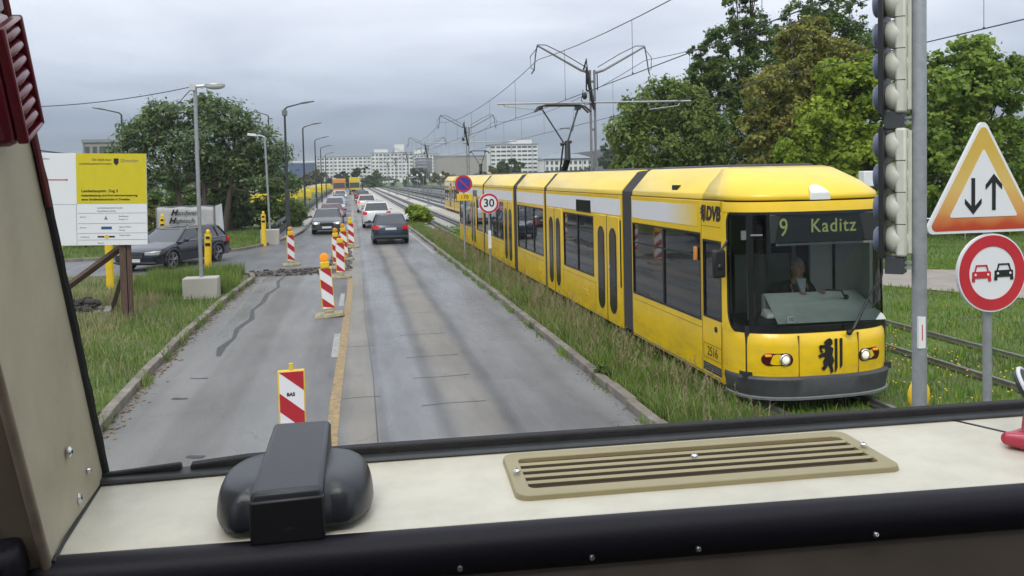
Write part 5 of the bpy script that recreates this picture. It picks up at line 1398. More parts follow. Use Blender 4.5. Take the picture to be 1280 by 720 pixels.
# ------------------------------------------------------------------ parapets and railings
def parapet(label, pts, h=.85, m=None):
    t = thing('parapet', label, 'parapet', (0, 0, 0))
    b = B()
    for a, c in zip(pts, pts[1:]): b.tube([(a[0], a[1], h), (c[0], c[1], h)], .11, 6)
    b.build('hand_rail', M['dark_steel'], t)
    b = B()
    for a, c in zip(pts, pts[1:]):
        d = Vector((c[0] - a[0], c[1] - a[1], 0)); L = d.length
        b.box(((a[0] + c[0]) / 2, (a[1] + c[1]) / 2, h * .42), (L, .08, h * .5), rz=math.atan2(d.y, d.x))
    b.build('panel', M['mid_grey_dark'], t)
    b = B()
    for a, c in zip(pts, pts[1:]):
        d = Vector((c[0] - a[0], c[1] - a[1], 0)); L = d.length
        b.box(((a[0] + c[0]) / 2, (a[1] + c[1]) / 2, .08), (L, .35, .2), rz=math.atan2(d.y, d.x))
    b.build('plinth', M['concrete'], t)
    return t
parapet('dark metal parapet on a concrete plinth along the left edge of the bridge', [(-4.0, 46.5), (-4.2, 70), (-4.5, 110), (-4.8, 160), (-5.0, 230)])
sheet('bridge_verge', [(-3.9, 46.5), (-3.15, 50.5), (-2.95, 56), (-3.0, 100), (-3.25, 300), (-4.9, 300), (-4.5, 110), (-4.1, 70)], 0.10, M['concrete'])
parapet('dark metal parapet on the far side of the tram tracks', [(11.9, 62), (11.9, 120), (11.6, 200), (10, 290)], h=.75)
t = thing('railing', 'pale upright-barred railing beyond the tram tracks', 'railing', (0, 0, 0))
b = B(); b.tube([(13.0, 62, 1.1), (13.0, 170, 1.1)], .04, 5); b.tube([(13.0, 62, .25), (13.0, 170, .25)], .03, 5); b.build('rail_bar', M['steel'], t)
b = B()
for k in range(100): b.box2((12.96, 62 + k * 1.08, .2), (13.04, 62.12 + k * 1.08, 1.1))
tag(b.build('bar', M['steel'], t), kind='stuff')
parapet('long grey parapet along the outer edge of the far carriageway', [(22.5, 60), (22.5, 130), (21, 200), (17, 290)], h=.95)
t = thing('railing', 'thin grey hand rail between the lawn and the maple trees on the right', 'railing', (0, 0, 0))
b = B(); pts = [(17.2, 37.2), (24.3, 33.0), (27.6, 31.2), (34, 27)]
b.tube([(x, y, .92) for x, y in pts], .035, 6); b.build('hand_rail', M['steel'], t)
for k in range(9):
    q = k / 8; x, y = 17.2 + 16.8 * q, 37.2 - 10.2 * q; y = np.interp(x, [p[0] for p in pts], [p[1] for p in pts])
    b = B(); b.tube([(x, y, -.05), (x, y, .92)], .025, 6); b.build('post', M['steel'], t)
# grey cabinet seen above the tram's nose
t = thing('cabinet', 'pale grey cabinet on a post partly hidden behind the signal and the tram', 'cabinet', (19.75, 30.2, 0))
b = B(); b.box2((-.42, -.2, 2.45), (.42, .2, 3.05)); b.build('box', M['sign_white'], t, bevel=.03)
b = B(); b.tube([(0, 0, 0), (0, 0, 2.5)], .06, 8); b.build('post', M['steel'], t)
# globe lamps on posts beyond the far carriageway
for k in range(9):
    q = k / 8; x, y = 9.0 + 4.6 * q ** 1.2, 128 - 12 * q
    x, y = [(5.5, 125), (6.8, 124), (8.0, 123), (9.2, 122), (10.4, 121), (11.6, 120), (13.0, 119), (14.8, 118), (16.6, 117)][k]
    (x, y, lh) = [(9.41, 220, 2.43), (9.71, 205, 3.13), (10.9, 190, 3.55), (10.9, 176, 3.6), (10.88, 162, 3.6), (10.87, 148, 3.6), (10.75, 134, 3.55), (10.9, 122, 3.5), (11.05, 110, 3.42)][k]
    t = thing('globe_lamp', 'small white cylinder lamp on a thin post, number %s from the left in the far row' % ['one', 'two', 'three', 'four', 'five', 'six', 'seven', 'eight', 'nine'][k] if False else ['leftmost small white post lamp of the row beyond the tracks', 'second small white post lamp from the left beyond the tracks', 'third small white post lamp from the left beyond the tracks', 'fourth small white post lamp from the left beyond the tracks', 'middle small white post lamp of the row beyond the tracks', 'fourth small white post lamp from the right beyond the tracks', 'third small white post lamp from the right beyond the tracks', 'second small white post lamp from the right beyond the tracks', 'rightmost small white post lamp of the row beyond the tracks'][k], 'lamp', (x, y, 0), group='white post lamps beyond the tracks')
    b = B(); b.tube([(0, 0, 0), (0, 0, lh - .1)], .05, 6); b.build('post', M['mast'], t)
    b = B(); b.loft([[(r_ * math.cos(a), r_ * math.sin(a), lh + z) for a in [2 * PI * j / 10 for j in range(10)]] for z, r_ in ((-.15, .08), (-.1, .15), (.12, .16), (.18, .08))]); b.build('lamp_shade', M['paper'], t)

# yellow site wagons on the left beyond the parapet
WG = [(-7.2, 84, 2.6, 'low yellow site container nearest the dark lamp, beyond the left parapet'), (-6.1, 92, 1.3, 'narrow upright yellow site container beyond the left parapet'), (-5.9, 106, 2.3, 'yellow site container on tall legs beyond the left parapet'),
      (-6.2, 142, 3.2, 'bright yellow round-topped site container beyond the left parapet'), (-6.2, 165, 3.0, 'yellow site container between the third and fourth dark lamps'), (-6.3, 200, 4.0, 'farthest yellow site container, next to the orange bus'), (-8.9, 82, 1.8, 'yellow site container half hidden by the foot of the dark lamp')]
for i, (x, y, L, lab) in enumerate(WG):
    t = thing('site_container', lab, 'container', (x, y, 0), group='yellow containers beyond the parapet')
    b = B(); w = L / 2
    b.loft([[(-w, s * 1.1, .95), (-w, s * 1.1, 1.6), (-w * .8, s * 1.1, 1.95 + .1 * (i % 3)), (w * .8, s * 1.1, 1.98 + .12 * (i % 2)), (w, s * 1.1, 1.6), (w, s * 1.1, .95)] for s in (-1, 1)]); b.build('body', M['far_yellow'], t, bevel=.08)
    b = B(); b.box2((-w * .5, -1.0, 2.0 + .12), (w * .35, .6, 2.22)); b.build('roof_hatch', M['white'], t, bevel=.04)
    b = B(); b.box2((-w * .8, -1.12, 1.12), (w * .8, -1.09, 1.20)); b.build('dark_stripe', M['mid_grey'], t)
    for sx in (-.8, -.3, .3, .8):
        b = B(); b.box2((sx * w - .06, -1.05, 0), (sx * w + .06, -.95, .97)); b.build('leg', M['dark_steel'], t)

# ------------------------------------------------------------------ far buildings
def slab(label, x0, x1, y, z0, z1, floors, bays, m=None, depth=14, cat='building', base=None, loggia=None, roofbox=None, name='apartment_block', rz=0, win=(.55, .5)):
    t = thing(name, label, cat, ((x0 + x1) / 2, y, 0), rz); w = (x1 - x0) / 2
    b = B(); b.box2((-w, 0, 0 if base is None else base), (w, depth, z1)); b.build('wall', m or M['far_white'], t)
    b = B(); b.box2((-w - .3, -.3, z1), (w + .3, depth + .3, z1 + .6)); rf = b.build('roof', M['far_roof'], t)
    if roofbox:
        for (a, c, hh) in roofbox:
            b = B(); b.box2((a, 2, z1 + .6), (c, depth - 3, z1 + hh)); b.build('roof_box', m or M['far_white'], rf)
    fh = (z1 - z0) / floors; bw = 2 * w / bays
    src = None; cnt = 0
    for f in range(floors):
        for k in range(bays):
            ww, wh = bw * win[0], fh * win[1]
            if (k * 7 + 3) % 4 == 1: ww *= 1.35
            if src is None:
                b = B(); b.box2((-.5, -.12, -.5), (.5, .05, .5)); o = b.build('window', M['far_window'], t); src = o
            else:
                o = src.copy(); COL.objects.link(o); o.parent = t
            o.location = (-w + bw * (k + .5), 0, z0 + fh * (f + .5)); o.scale = (ww, 1, wh); cnt += 1
    for k in range(0, bays + 1, 4):
        b = B(); b.box2((-w + bw * k - .12, -.18, z0), (-w + bw * k + .12, 0, z1)); b.build('pilaster', M['far_roof'], t)
    if loggia:
        a, c, m2 = loggia
        b = B(); b.box2((a, -.9, z0), (c, -.05, z1 - fh)); lg = b.build('loggia', M['far_grey'], t)
        for f in range(floors - 1):
            q = B(); q.box2((a + 1, -1.2, z0 + fh * f + .2), (c - 3, -.9, z0 + fh * f + 1.3)); q.build('balcony', m2, lg)
    return t
slab('left wing of the long white apartment slab behind the bridge', -25, 14, 650, 4, 19.5, 6, 13)
slab('middle section of the long white apartment slab, slightly taller with roof boxes', 14.3, 45, 650, 3, 21.8, 7, 11, roofbox=[(-13, -3, 3.0), (2, 9, 6.5)])
slab('right section of the white apartment slab with a grey loggia front', 45.3, 64, 648, 3, 20.5, 7, 8, loggia=(-8, 4, M['far_roof']), roofbox=[(-9, -1, 3.5)])
t = slab('far building wrapped in blue scaffold netting left of the white apartments', -62, -26, 640, 3, 15, 5, 8, m=M['far_blue'])
b = B(); b.box2((-18.5, -.6, 15.7), (18.5, 8, 16.8)); b.build('roof_edge', M['far_white'], t)
t = slab('plain beige blank-walled block between the white slab and the trees', 47.7, 78.9, 500, 3, 15.0, 1, 1, m=M['far_beige'], win=(.02, .02))
slab('white tower block with roof terrace rising over the tram roof', 63.6, 86.1, 400, 2, 17.6, 8, 9, roofbox=[(-1, 9, 2.4)], win=(.7, .42), depth=12)
t = slab('pale classical office building with a shallow roof behind the trees', 85, 107, 380, 2, 9.9, 3, 10, m=M['far_white'], win=(.45, .6), name='office_building')
b = B(); b.loft([[(-11.4, -1, 10.5), (11.4, -1, 10.5), (11.4, 15, 10.5), (-11.4, 15, 10.5)], [(-6, 6, 12.6), (6, 6, 12.6), (6, 8, 12.6), (-6, 8, 12.6)]]); b.build('hipped_roof', M['far_roof'], t)
t = slab('flat-topped grey building behind the site board on the left', -50, -43.4, 180, 2, 11.2, 3, 5, m=M['far_beige'], depth=12)
t = slab('small pale house just visible through the gap in the trees above the tram', 60, 68, 160, 2, 7.5, 2, 3, m=M['far_beige'], depth=8, name='house')

# ------------------------------------------------------------------ trees
def leaf_cloud(blobs, n, size, droop=0.0, shell=.55, seed=1, aspect=1.6, spread=1.0):
    """n leaves spread through ellipsoid blobs (x, y, z, rx, ry, rz); clumped, denser near each blob's outside"""
    g = np.random.default_rng(seed)
    bl = np.array(blobs, float); vol = (bl[:, 3] * bl[:, 4] * bl[:, 5]) ** (2 / 3); w = vol / vol.sum()
    ncl = max(30, n // 45)
    bi = g.choice(len(bl), ncl, p=w)
    d = g.normal(size=(ncl, 3)); d /= np.linalg.norm(d, axis=1, keepdims=True)
    r = shell + (1 - shell) * g.random(ncl) ** .6
    cc = bl[bi, :3] + d * r[:, None] * bl[bi, 3:6]
    csz = spread * (.16 + .20 * g.random(ncl)) * np.cbrt(bl[bi, 3] * bl[bi, 4] * bl[bi, 5]) ** .75
    ctint = np.clip(.42 + .20 * g.normal(size=ncl), 0, .95)
    ci = g.integers(0, ncl, n)
    off = g.normal(size=(n, 3)) * .55
    off[:, 2] *= .75 + droop
    P = cc[ci] + off * csz[ci][:, None]
    nrm = d[ci] * .6 + g.normal(size=(n, 3)) * .55 + np.array([0, 0, .45]); nrm /= np.linalg.norm(nrm, axis=1, keepdims=True)
    t1 = g.normal(size=(n, 3)); t1[:, 2] -= droop * 2; t1 -= nrm * (t1 * nrm).sum(1, keepdims=True); t1 /= np.linalg.norm(t1, axis=1, keepdims=True)
    t2 = np.cross(nrm, t1)
    s = size * (.45 + .95 * g.random(n) ** 1.4)[:, None]
    a = P - t1 * s * aspect / 2; c = P + t1 * s * aspect / 2
    l = P - t2 * s * .42 + nrm * s * .12 - t1 * s * .1; q = P + t2 * s * .42 + nrm * s * .12 - t1 * s * .1
    V = np.stack([a, l, c, q], 1).reshape(-1, 3); F = np.arange(4 * n).reshape(n, 4)
    tint = np.clip(ctint[ci] + .16 * g.normal(size=n), 0, 1)
    return V, F, tint
def tree(name, label, base, blobs, n, size, m, trunk_r=.25, cat='tree', group=None, droop=0, seed=1, multi=1, shell=.55, aspect=1.6, spread=1.0):
    """blobs are relative to the base"""
    t = thing(name, label, cat, base, group=group)
    b = B(); g = random.Random(seed); top = max(q[2] for q in blobs)
    stems = []
    for k in range(multi):
        dx = (k - (multi - 1) / 2) * .5 * (2 if multi > 1 else 0); dy = g.uniform(-.3, .3)
        tip = (dx * 2.2 + g.uniform(-.3, .3), dy, top * .8)
        mid = (dx * 1.5, dy * .5, top * .35)
        b.tube([(dx, dy * .2, -.15), mid, tip], [trunk_r, trunk_r * .7, trunk_r * .22], 9); stems.append((mid, tip))
    b.build('trunk', M['bark'], t, smooth=True)
    b = B()
    for i, q in enumerate(blobs):
        mid, tip = stems[i % len(stems)]
        st = Vector(mid).lerp(Vector(tip), g.uniform(0, .5)); en = Vector(q[:3]); md = st.lerp(en, .5) + Vector((g.uniform(-.3, .3), g.uniform(-.3, .3), -.15 * (en - st).length))
        r0 = trunk_r * .45
        b.tube([st, md, en], [r0, r0 * .6, r0 * .2], 6)
        for k in range(3):
            e2 = en + Vector((g.uniform(-1, 1) * q[3], g.uniform(-1, 1) * q[4], g.uniform(-.6, 1) * q[5])) * .8
            b.tube([md.lerp(en, .5), en.lerp(e2, .4) + Vector((0, 0, .05)), e2], [r0 * .35, r0 * .22, r0 * .08], 5)
    b.build('limb', M['bark'], t, smooth=True)
    V, F, T = leaf_cloud(blobs, n, size, droop=droop, seed=seed, shell=shell, aspect=aspect, spread=spread)
    np_mesh('crown', V, F, m, t, T)
    return t
def crown(W, Dp, z0, z1, k, seed, r=(.28, .42), shape='round', xoff=0):
    """k overlapping blobs filling an uneven crown envelope W wide, Dp deep"""
    g = random.Random(seed); out = []
    for i in range(k):
        q = (i + .5) / k; z = z0 + (z1 - z0) * q
        prof = {'round': math.sin(math.pi * (.16 + .74 * q)) ** .7, 'tall': math.sin(math.pi * (.25 + .68 * q)) ** .6, 'bush': (1 - q ** 2.5) ** .5 + .1}[shape]
        a = i * 2.4 + g.uniform(-.4, .4); rad = g.uniform(.35, .95) * prof
        rr = g.uniform(*r) * min(W, z1 - z0) * .5 * (0.6 + .5 * prof)
        out.append((xoff + math.cos(a) * rad * (W / 2 - rr * .6), math.sin(a) * rad * (Dp / 2 - rr * .5), z, rr * g.uniform(.9, 1.25), rr, rr * g.uniform(.75, 1.0)))
    return out
LM = dict(
    dark=leafmat('leaf_dark_green', (0.060, 0.110, 0.024), (0.175, 0.260, 0.055)),
    willow=leafmat('leaf_willow', (0.105, 0.165, 0.036), (0.265, 0.350, 0.085)),
    olive=leafmat('leaf_olive_brown', (0.155, 0.170, 0.036), (0.350, 0.350, 0.080), (0.22, 0.13, 0.045)),
    bright=leafmat('leaf_bright_green', (0.140, 0.225, 0.018), (0.380, 0.480, 0.050)),
    maple=leafmat('leaf_maple', (0.095, 0.170, 0.026), (0.290, 0.410, 0.060), (0.32, 0.34, 0.10)),
    left=leafmat('leaf_left_tree', (0.085, 0.140, 0.060), (0.225, 0.300, 0.120)),
    autumn=leafmat('leaf_autumn', (0.10, 0.12, 0.03), (0.22, 0.21, 0.05), (0.28, 0.14, 0.05)),
    far=leafmat('leaf_far', (0.060, 0.105, 0.045), (0.130, 0.195, 0.070)),
    fardark=leafmat('leaf_far_dark', (0.036, 0.066, 0.052), (0.075, 0.115, 0.080)),
)
# right-hand group behind the tram, left to right
tree('willow_tree', 'broad willow-like tree with drooping mid green foliage at the left of the right-hand group', (17.6, 47, 0), [(x, y, z, r, r * .9, r * .85) for x, y, z, r in ((-2.2, 0, 5.4, 1.25), (-1.4, .5, 6.6, 1.3), (-.2, 0, 7.2, 1.5), (1.2, .4, 6.9, 1.5), (-2.0, 0, 3.6, 1.3), (-.6, -.4, 4.6, 1.7), (1.2, -.3, 4.6, 1.8), (2.4, 0, 5.6, 1.5), (2.6, .2, 3.4, 1.4), (-.6, .2, 2.4, 1.3), (1.0, .2, 2.3, 1.4), (.3, .3, 7.9, .8))], 30000, .17, LM['willow'], droop=.5, seed=21)
tree('poplar_tree', 'tall dark green tree with ragged narrow tops rising above the tram roof', (24.4, 50, 0), [(x, y, z, r, r * .9, r * 1.05) for x, y, z, r in ((-1.6, 0, 3.4, 1.7), (.8, 0, 3.6, 1.9), (-2.0, 0, 6.2, 1.6), (0, -.3, 6.6, 1.9), (2.0, 0, 6.4, 1.7), (-1.2, .3, 9.0, 1.5), (.8, 0, 9.4, 1.6), (2.6, .2, 8.8, 1.4), (-1.9, .1, 11.2, 1.0), (-.2, 0, 12.0, 1.3), (1.4, .2, 11.6, 1.0), (-.8, .2, 13.9, .9), (.3, 0, 14.6, .8), (3.0, .2, 11.2, 1.1))], 34000, .17, LM['dark'], seed=22, trunk_r=.32)
tree('poplar_tree', 'slender dark side tree with two thin tops left of the tallest one', (21.4, 50, 0), crown(3.0, 3, 4, 11.0, 10, 6, r=(.34, .6), shape='tall'), 9000, .16, LM['dark'], seed=23, trunk_r=.16)
tree('poplar_tree', 'dark tree touching the top of the frame behind the brownish tree', (29.6, 50, 0), [(x, y, z, r, r * .9, r) for x, y, z, r in ((-2, 0, 8.0, 1.8), (.4, 0, 8.4, 2.0), (2.4, 0, 8.0, 1.8), (-1.6, .2, 11.0, 1.6), (.6, 0, 11.2, 1.7), (2.6, .2, 10.8, 1.5), (-2.0, 0, 12.8, 1.0), (-.2, 0, 13.2, 1.1), (1.6, .1, 12.9, 1.1), (0, 0, 5, 2.2))], 26000, .17, LM['dark'], seed=24, trunk_r=.3)
tree('broadleaf_tree', 'brownish olive tree with early autumn colour between the dark and the bright green ones', (23.2, 41.5, 0), [(x, y, z, r, r * .9, r * .9) for x, y, z, r in ((-2.6, 0, 2.6, 1.3), (-1.0, 0, 3.0, 1.6), (-2.4, .2, 5.0, 1.4), (-1.0, -.2, 5.6, 1.6), (-2.2, 0, 7.2, 1.2), (-.8, 0, 7.9, 1.4), (.6, 0, 9.0, 1.4), (2.0, 0, 8.8, 1.4), (-.6, .2, 9.8, 1.0), (.8, .2, 10.4, .9), (1.0, 0, 6.6, 1.8), (2.6, 0, 6.6, 1.6), (3.2, 0, 8.0, 1.1), (2, 0, 3.4, 1.8))], 34000, .16, LM['olive'], seed=25, trunk_r=.28)
tree('maple_tree', 'bright yellow-green broad-leaved tree just left of the signal pole', (22.4, 36, 0), [(x, y, z, r, r * .9, r * .85) for x, y, z, r in ((-2.4, 0, 4.2, 1.2), (-1.2, -.2, 5.4, 1.4), (.2, 0, 6.6, 1.5), (-.6, .2, 7.4, 1.0), (1.6, 0, 6.9, 1.4), (2.8, 0, 6.4, 1.2), (-1.6, 0, 2.6, 1.5), (.2, -.4, 3.6, 1.8), (2.0, -.2, 4.4, 1.7), (.4, 0, 1.8, 1.6), (2.4, 0, 2.2, 1.5), (1.0, .2, 7.9, .7), (3.3, 0, 4.0, 1.2))], 32000, .21, LM['bright'], seed=26, aspect=1.25)
tree('maple_tree', 'large-leaved maple right of the signal pole, behind the triangular sign', (27.4, 34.5, 0), crown(6.6, 4.6, .9, 8.6, 17, 13, r=(.30, .45)), 30000, .21, LM['maple'], seed=27, aspect=1.25)
tree('maple_tree', 'lower dark maple at the right edge of the picture', (33.0, 35, 0), crown(6.4, 4.6, .6, 6.6, 14, 14), 20000, .21, LM['maple'], seed=28, aspect=1.25)
tree('hedge_shrub', 'dark undergrowth at the feet of the right-hand trees', (24, 45, 0), [(x, rnd.uniform(-1, 1), rnd.uniform(.8, 2.0), 2.0, 1.4, 1.3) for x in range(-9, 12, 2)], 26000, .18, LM['dark'], seed=29, cat='hedge')
# left big tree and the thicket behind
tree('broadleaf_tree', 'large loose-crowned dark green tree filling the left background behind the banner', (-8.55, 54, 0), [(x * .93, y, z * .93, r * .95, r * .9, r * .74) for x, y, z, r in ((-3.6, 0, 6.6, 1.3), (-2.6, .5, 7.6, 1.2), (-4.6, 0, 5.2, 1.2), (-1.2, 0, 7.3, 1.5), (.4, .5, 7.9, 1.4), (1.8, 0, 7.3, 1.5), (3.0, 0, 6.2, 1.4), (4.2, .4, 5.0, 1.3), (-2.4, 0, 5.6, 1.6), (0, -.5, 5.9, 1.8), (2.0, .5, 5.0, 1.6), (-4.2, .3, 3.6, 1.2), (-1.6, 0, 4.1, 1.4), (3.4, 0, 3.6, 1.3), (4.9, .2, 3.2, 1.0), (.8, .3, 3.9, 1.2), (-3.2, 1, 7.2, .8), (.2, 1, 8.6, .7))], 29000, .15, LM['left'], seed=31, multi=3, trunk_r=.20, shell=.35, spread=1.35)
tree('broadleaf_tree', 'smaller dark tree at the right foot of the big left tree, beside the dark lamp', (-7.6, 58, 0), crown(3.8, 3, .8, 5.4, 10, 33), 12000, .16, LM['left'], seed=32)
tree('hedge_shrub', 'thicket of dark bushes behind the banner and the site board', (-13, 60, 0), [(x, rnd.uniform(-1, 1), rnd.uniform(.8, 2.2), 2.3, 1.6, 1.5) for x in range(-12, 9, 2)], 26000, .19, LM['dark'], seed=34, cat='hedge')
tree('hedge_shrub', 'low bushes with yellowing leaves to the left of the banner', (-11.2, 46.5, 0), [(-1.6, 0, .8, 1.0, .8, .8), (0, 0, .9, .9, .8, .9), (1.0, .3, 1.3, .8, .7, .8)], 5000, .14, LM['autumn'], seed=35, cat='shrub')
# far trees
FT = [('rounded light green tree right of the white slab, above the rear tram', 62, 200, 9, 1, 11.5, 'far', 9000), ('dark conifer-like tree between the tower block and the office building', 63, 170, 6, 1, 8.6, 'fardark', 6000),
      ('slim dark tree left of the Y mast above the tram roof', 44, 125, 4.5, 1, 8.0, 'fardark', 5000), ('dark bluish round tree right of the Y mast', 53, 130, 9, 1, 8.6, 'fardark', 9000), ('dark tree low behind the Y mast', 47, 118, 6, 1, 5.6, 'fardark', 5000),
      ('autumn-coloured trees right of the white slab', 44, 260, 14, 0, 7.0, 'autumn', 8000), ('yellow-green tree beside the rear of the tram', 38, 210, 10, 0, 8.0, 'far', 7000), ('reddish brown tree in front of the white slab', 30, 300, 12, 0, 5.5, 'autumn', 6000),
      ('green tree in front of the white slab near the lamps', 21, 280, 10, 0, 7.0, 'far', 6000), ('light green tree over the far end of the road', 3, 260, 12, 0, 7.0, 'far', 6000), ('brown-green tree left of the road end', -11, 270, 11, 0, 6.5, 'autumn', 6000), ('dull green tree behind the orange bus', -3, 290, 10, 0, 6.0, 'fardark', 5000),
      ('green tree beyond the yellow containers', -20, 190, 12, 0, 7.0, 'far', 8000), ('dark green tree left of the blue scaffold building', -30, 200, 13, 0, 8.5, 'fardark', 8000), ('pale bushy tree behind the third lamp', -14, 165, 7, 0, 5.0, 'far', 5000)]
for i, (lab, x, y, w, z0, z1, mm, n_) in enumerate(FT):
    tree('distant_tree', lab, (x, y, 0), crown(w, w * .7, z0 + (z1 - z0) * .25, z1 * .86, 11, 50 + i, r=(.34, .5)), n_, w * .045, LM[mm], seed=60 + i, group='trees in the far background', trunk_r=.2)
V, F, T = leaf_cloud([(x, 330 + rnd.uniform(-15, 15), 1.2, 14, 6, 3.0) for x in range(-160, 260, 16)], 30000, .75, seed=90)
tag(np_mesh('far_wood', V, F, LM['far'], None, T), 'belt of far-off trees and bushes at the foot of the buildings', 'wood', kind='stuff')
V, F, T = leaf_cloud([(x, 230 - abs(x) * .3 + rnd.uniform(-15, 15), 2.0, 12, 6, 4.5) for x in list(range(-170, -22, 11)) + list(range(62, 190, 11))], 30000, .6, seed=91)
tag(np_mesh('far_wood', V, F, LM['fardark'], None, T), 'darker wooded belt left and right of the bridge', 'wood', kind='stuff')
# distant rising ground
b = B(); b.loft([[(-1500, 1200, -5), (-600, 1250, 22), (-150, 1300, 16), (200, 1300, 20), (420, 1250, 46), (900, 1200, 40), (1600, 1100, -5)], [(-1500, 2400, -5), (-600, 2400, -5), (-150, 2400, -5), (200, 2400, -5), (420, 2400, -5), (900, 2400, -5), (1600, 2400, -5)]], closed=False, caps=False)
b.build('hills', mat('far_hills', (0.06, 0.09, 0.10), 1.0), smooth=True)['kind'] = 'structure'

# ------------------------------------------------------------------ grass and weeds
def blades(n, sampler, h, w, seed, lean=.35):
    """grass blades as bent strips of two faces (a quad folded to a tip)"""
    g = np.random.default_rng(seed)
    P, hs = sampler(g, n); n = len(P)
    H = h[0] + (h[1] - h[0]) * g.random(n) ** 1.6; H = H * hs
    a = g.random(n) * 2 * np.pi; la = g.random(n) * 2 * np.pi; ln = (lean * g.random(n)) * H
    sx, sy = np.cos(a), np.sin(a); W = (w * (.6 + .8 * g.random(n)))
    base = P; mid = P + np.stack([np.cos(la) * ln * .35, np.sin(la) * ln * .35, H * .6], 1); tip = P + np.stack([np.cos(la) * ln, np.sin(la) * ln, H], 1)
    side = np.stack([sx * W, sy * W, np.zeros(n)], 1)
    V = np.stack([base - side / 2, base + side / 2, mid + side * .35, mid - side * .35, tip, tip + side * .08], 1).reshape(-1, 3)
    i = np.arange(n) * 6
    F = np.concatenate([np.stack([i, i + 1, i + 2, i + 3], 1), np.stack([i + 3, i + 2, i + 5, i + 4], 1)])
    return V, F, g
def vnoise(x, y, s, seed=0):
    """cheap smooth patch noise in 0..1"""
    return .5 + .25 * (np.sin(x * s + seed) * np.cos(y * s * 1.3 - seed * 2) + np.sin(x * s * 2.3 + y * s * 1.7 + seed * 3) * .7 + np.cos(y * s * 3.1 - x * s * 1.9 + seed) * .4)
GM = dict(
    verge=leafmat('verge_grass', (0.090, 0.135, 0.034), (0.205, 0.300, 0.060), (0.36, 0.33, 0.19), trans=.3),
    dry=leafmat('dry_weeds', (0.095, 0.145, 0.035), (0.215, 0.290, 0.075), (0.38, 0.33, 0.19), trans=.3),
    lawn=leafmat('tramway_grass', (0.080, 0.150, 0.022), (0.200, 0.340, 0.040), (0.38, 0.36, 0.10), trans=.3),
)
def grass(name, label, n, sampler, h, w, m, seed, lean=.35, dryf=None):
    V, F, g = blades(n, sampler, h, w, seed, lean)
    k = len(V) // 6; bx = V[::6]
    t_ = np.clip(.45 + .35 * (vnoise(bx[:, 0], bx[:, 1], .9, seed) - .5) * 2 + .2 * g.normal(size=k), 0, .9)
    if dryf is not None: d = g.random(k) < dryf(bx[:, 0], bx[:, 1]); t_[d] = .97 + .03 * g.random(d.sum())
    o = np_mesh(name, V, F, m, None, np.concatenate([t_, t_])); return tag(o, label, 'grass', kind='stuff')
def rect(x0, x1, y0, y1, z=0, near=1.0, keep=None):
    def f(g, n):
        u = g.random(n) ** near; y = y0 + (y1 - y0) * u; a, c = (x0(y) if callable(x0) else x0), (x1(y) if callable(x1) else x1)
        x = a + (c - a) * g.random(n); hs = .55 + .9 * vnoise(x, y, 1.4, 3)
        ok = np.ones(n, bool) if keep is None else keep(x, y)
        return np.stack([x, y, np.full(n, z)], 1)[ok], hs[ok]
    return f
lk = lambda y: np.interp(y, [5, 11.5, 15, 19, 23, 27, 29.8], [-3.35, -3.38, -3.5, -3.56, -3.52, -3.38, -3.6])
grass('grass', 'rough green grass and weeds on the verge left of the road', 52000, rect(lambda y: -4.2 - y * .30, lk, 8, 30.6, .06, 1.0, lambda x, y: ~((np.abs(x + 4.02) < .56) & (y > 24.0) & (y < 24.9))), (.05, .23), .016, GM['verge'], 101, lean=.8, dryf=lambda x, y: np.where(x < -4.9, .5, .10) + .3 * (vnoise(x, y, 1.7, 12) > .72))
grass('tall_grass', 'taller tufts of bright grass around the concrete block of the site lamp', 9000, rect(-6.3, lk, 24.9, 30.2, .06), (.15, .50), .022, GM['verge'], 102)
grass('tall_grass', 'dry straw-coloured grass around the board posts and the pallet', 12000, rect(-9.5, -5.0, 17, 26, .06), (.08, .30), .015, GM['dry'], 103, dryf=lambda x, y: .55 + 0 * x)
wk = lambda y: np.interp(y, [5, 40, 50, 68], [3.70, 3.66, 3.6, 3.5])
we = lambda y: np.interp(y, [5, 40, 48, 62], [5.0, 4.85, 4.6, 4.2])
grass('weeds', 'tall seeding grass and weeds between the kerb and the near tram', 52000, rect(wk, we, 6, 60, -.02, 1.25), (.06, .36), .014, GM['dry'], 104, lean=1.0, dryf=lambda x, y: np.where((y > 14) & (y < 30), .22, .08))
grass('weeds', 'fresh green lower growth under the seeding grass', 30000, rect(wk, we, 6, 60, -.02, 1.25), (.06, .26), .020, GM['lawn'], 105)
def seed_heads():
    g = np.random.default_rng(5); n = 620
    y = 9 + 38 * g.random(n) ** .95; x = 3.8 + 1.15 * g.random(n); b = B()
    h = (.38 + .34 * g.random(n)) * np.where(x > 4.45, .62, 1.0)
    for i in range(n):
        la = g.random() * 6.28; l_ = .22 * g.random(); tx, ty = x[i] + math.cos(la) * l_, y[i] + math.sin(la) * l_; z = h[i]
        b.add([(x[i] - .003, y[i], -.02), (x[i] + .003, y[i], -.02), (tx + .002, ty, z), (tx - .002, ty, z)], [(0, 1, 2, 3)])
        for k in range(7):
            q = z - .03 * k; s_ = .010 + .003 * k; a = g.random() * 6.28
            b.add([(tx, ty, q), (tx + math.cos(a) * s_ * 1.6, ty + math.sin(a) * s_ * 1.6, q + .012), (tx + math.cos(a) * s_, ty + math.sin(a) * s_, q - .03)], [(0, 1, 2)])
    tag(b.build('seed_heads', mat('seed_head', (0.27, 0.21, 0.13), .9)), 'brownish seed heads standing over the weeds beside the tram', 'grass', kind='stuff')
seed_heads()
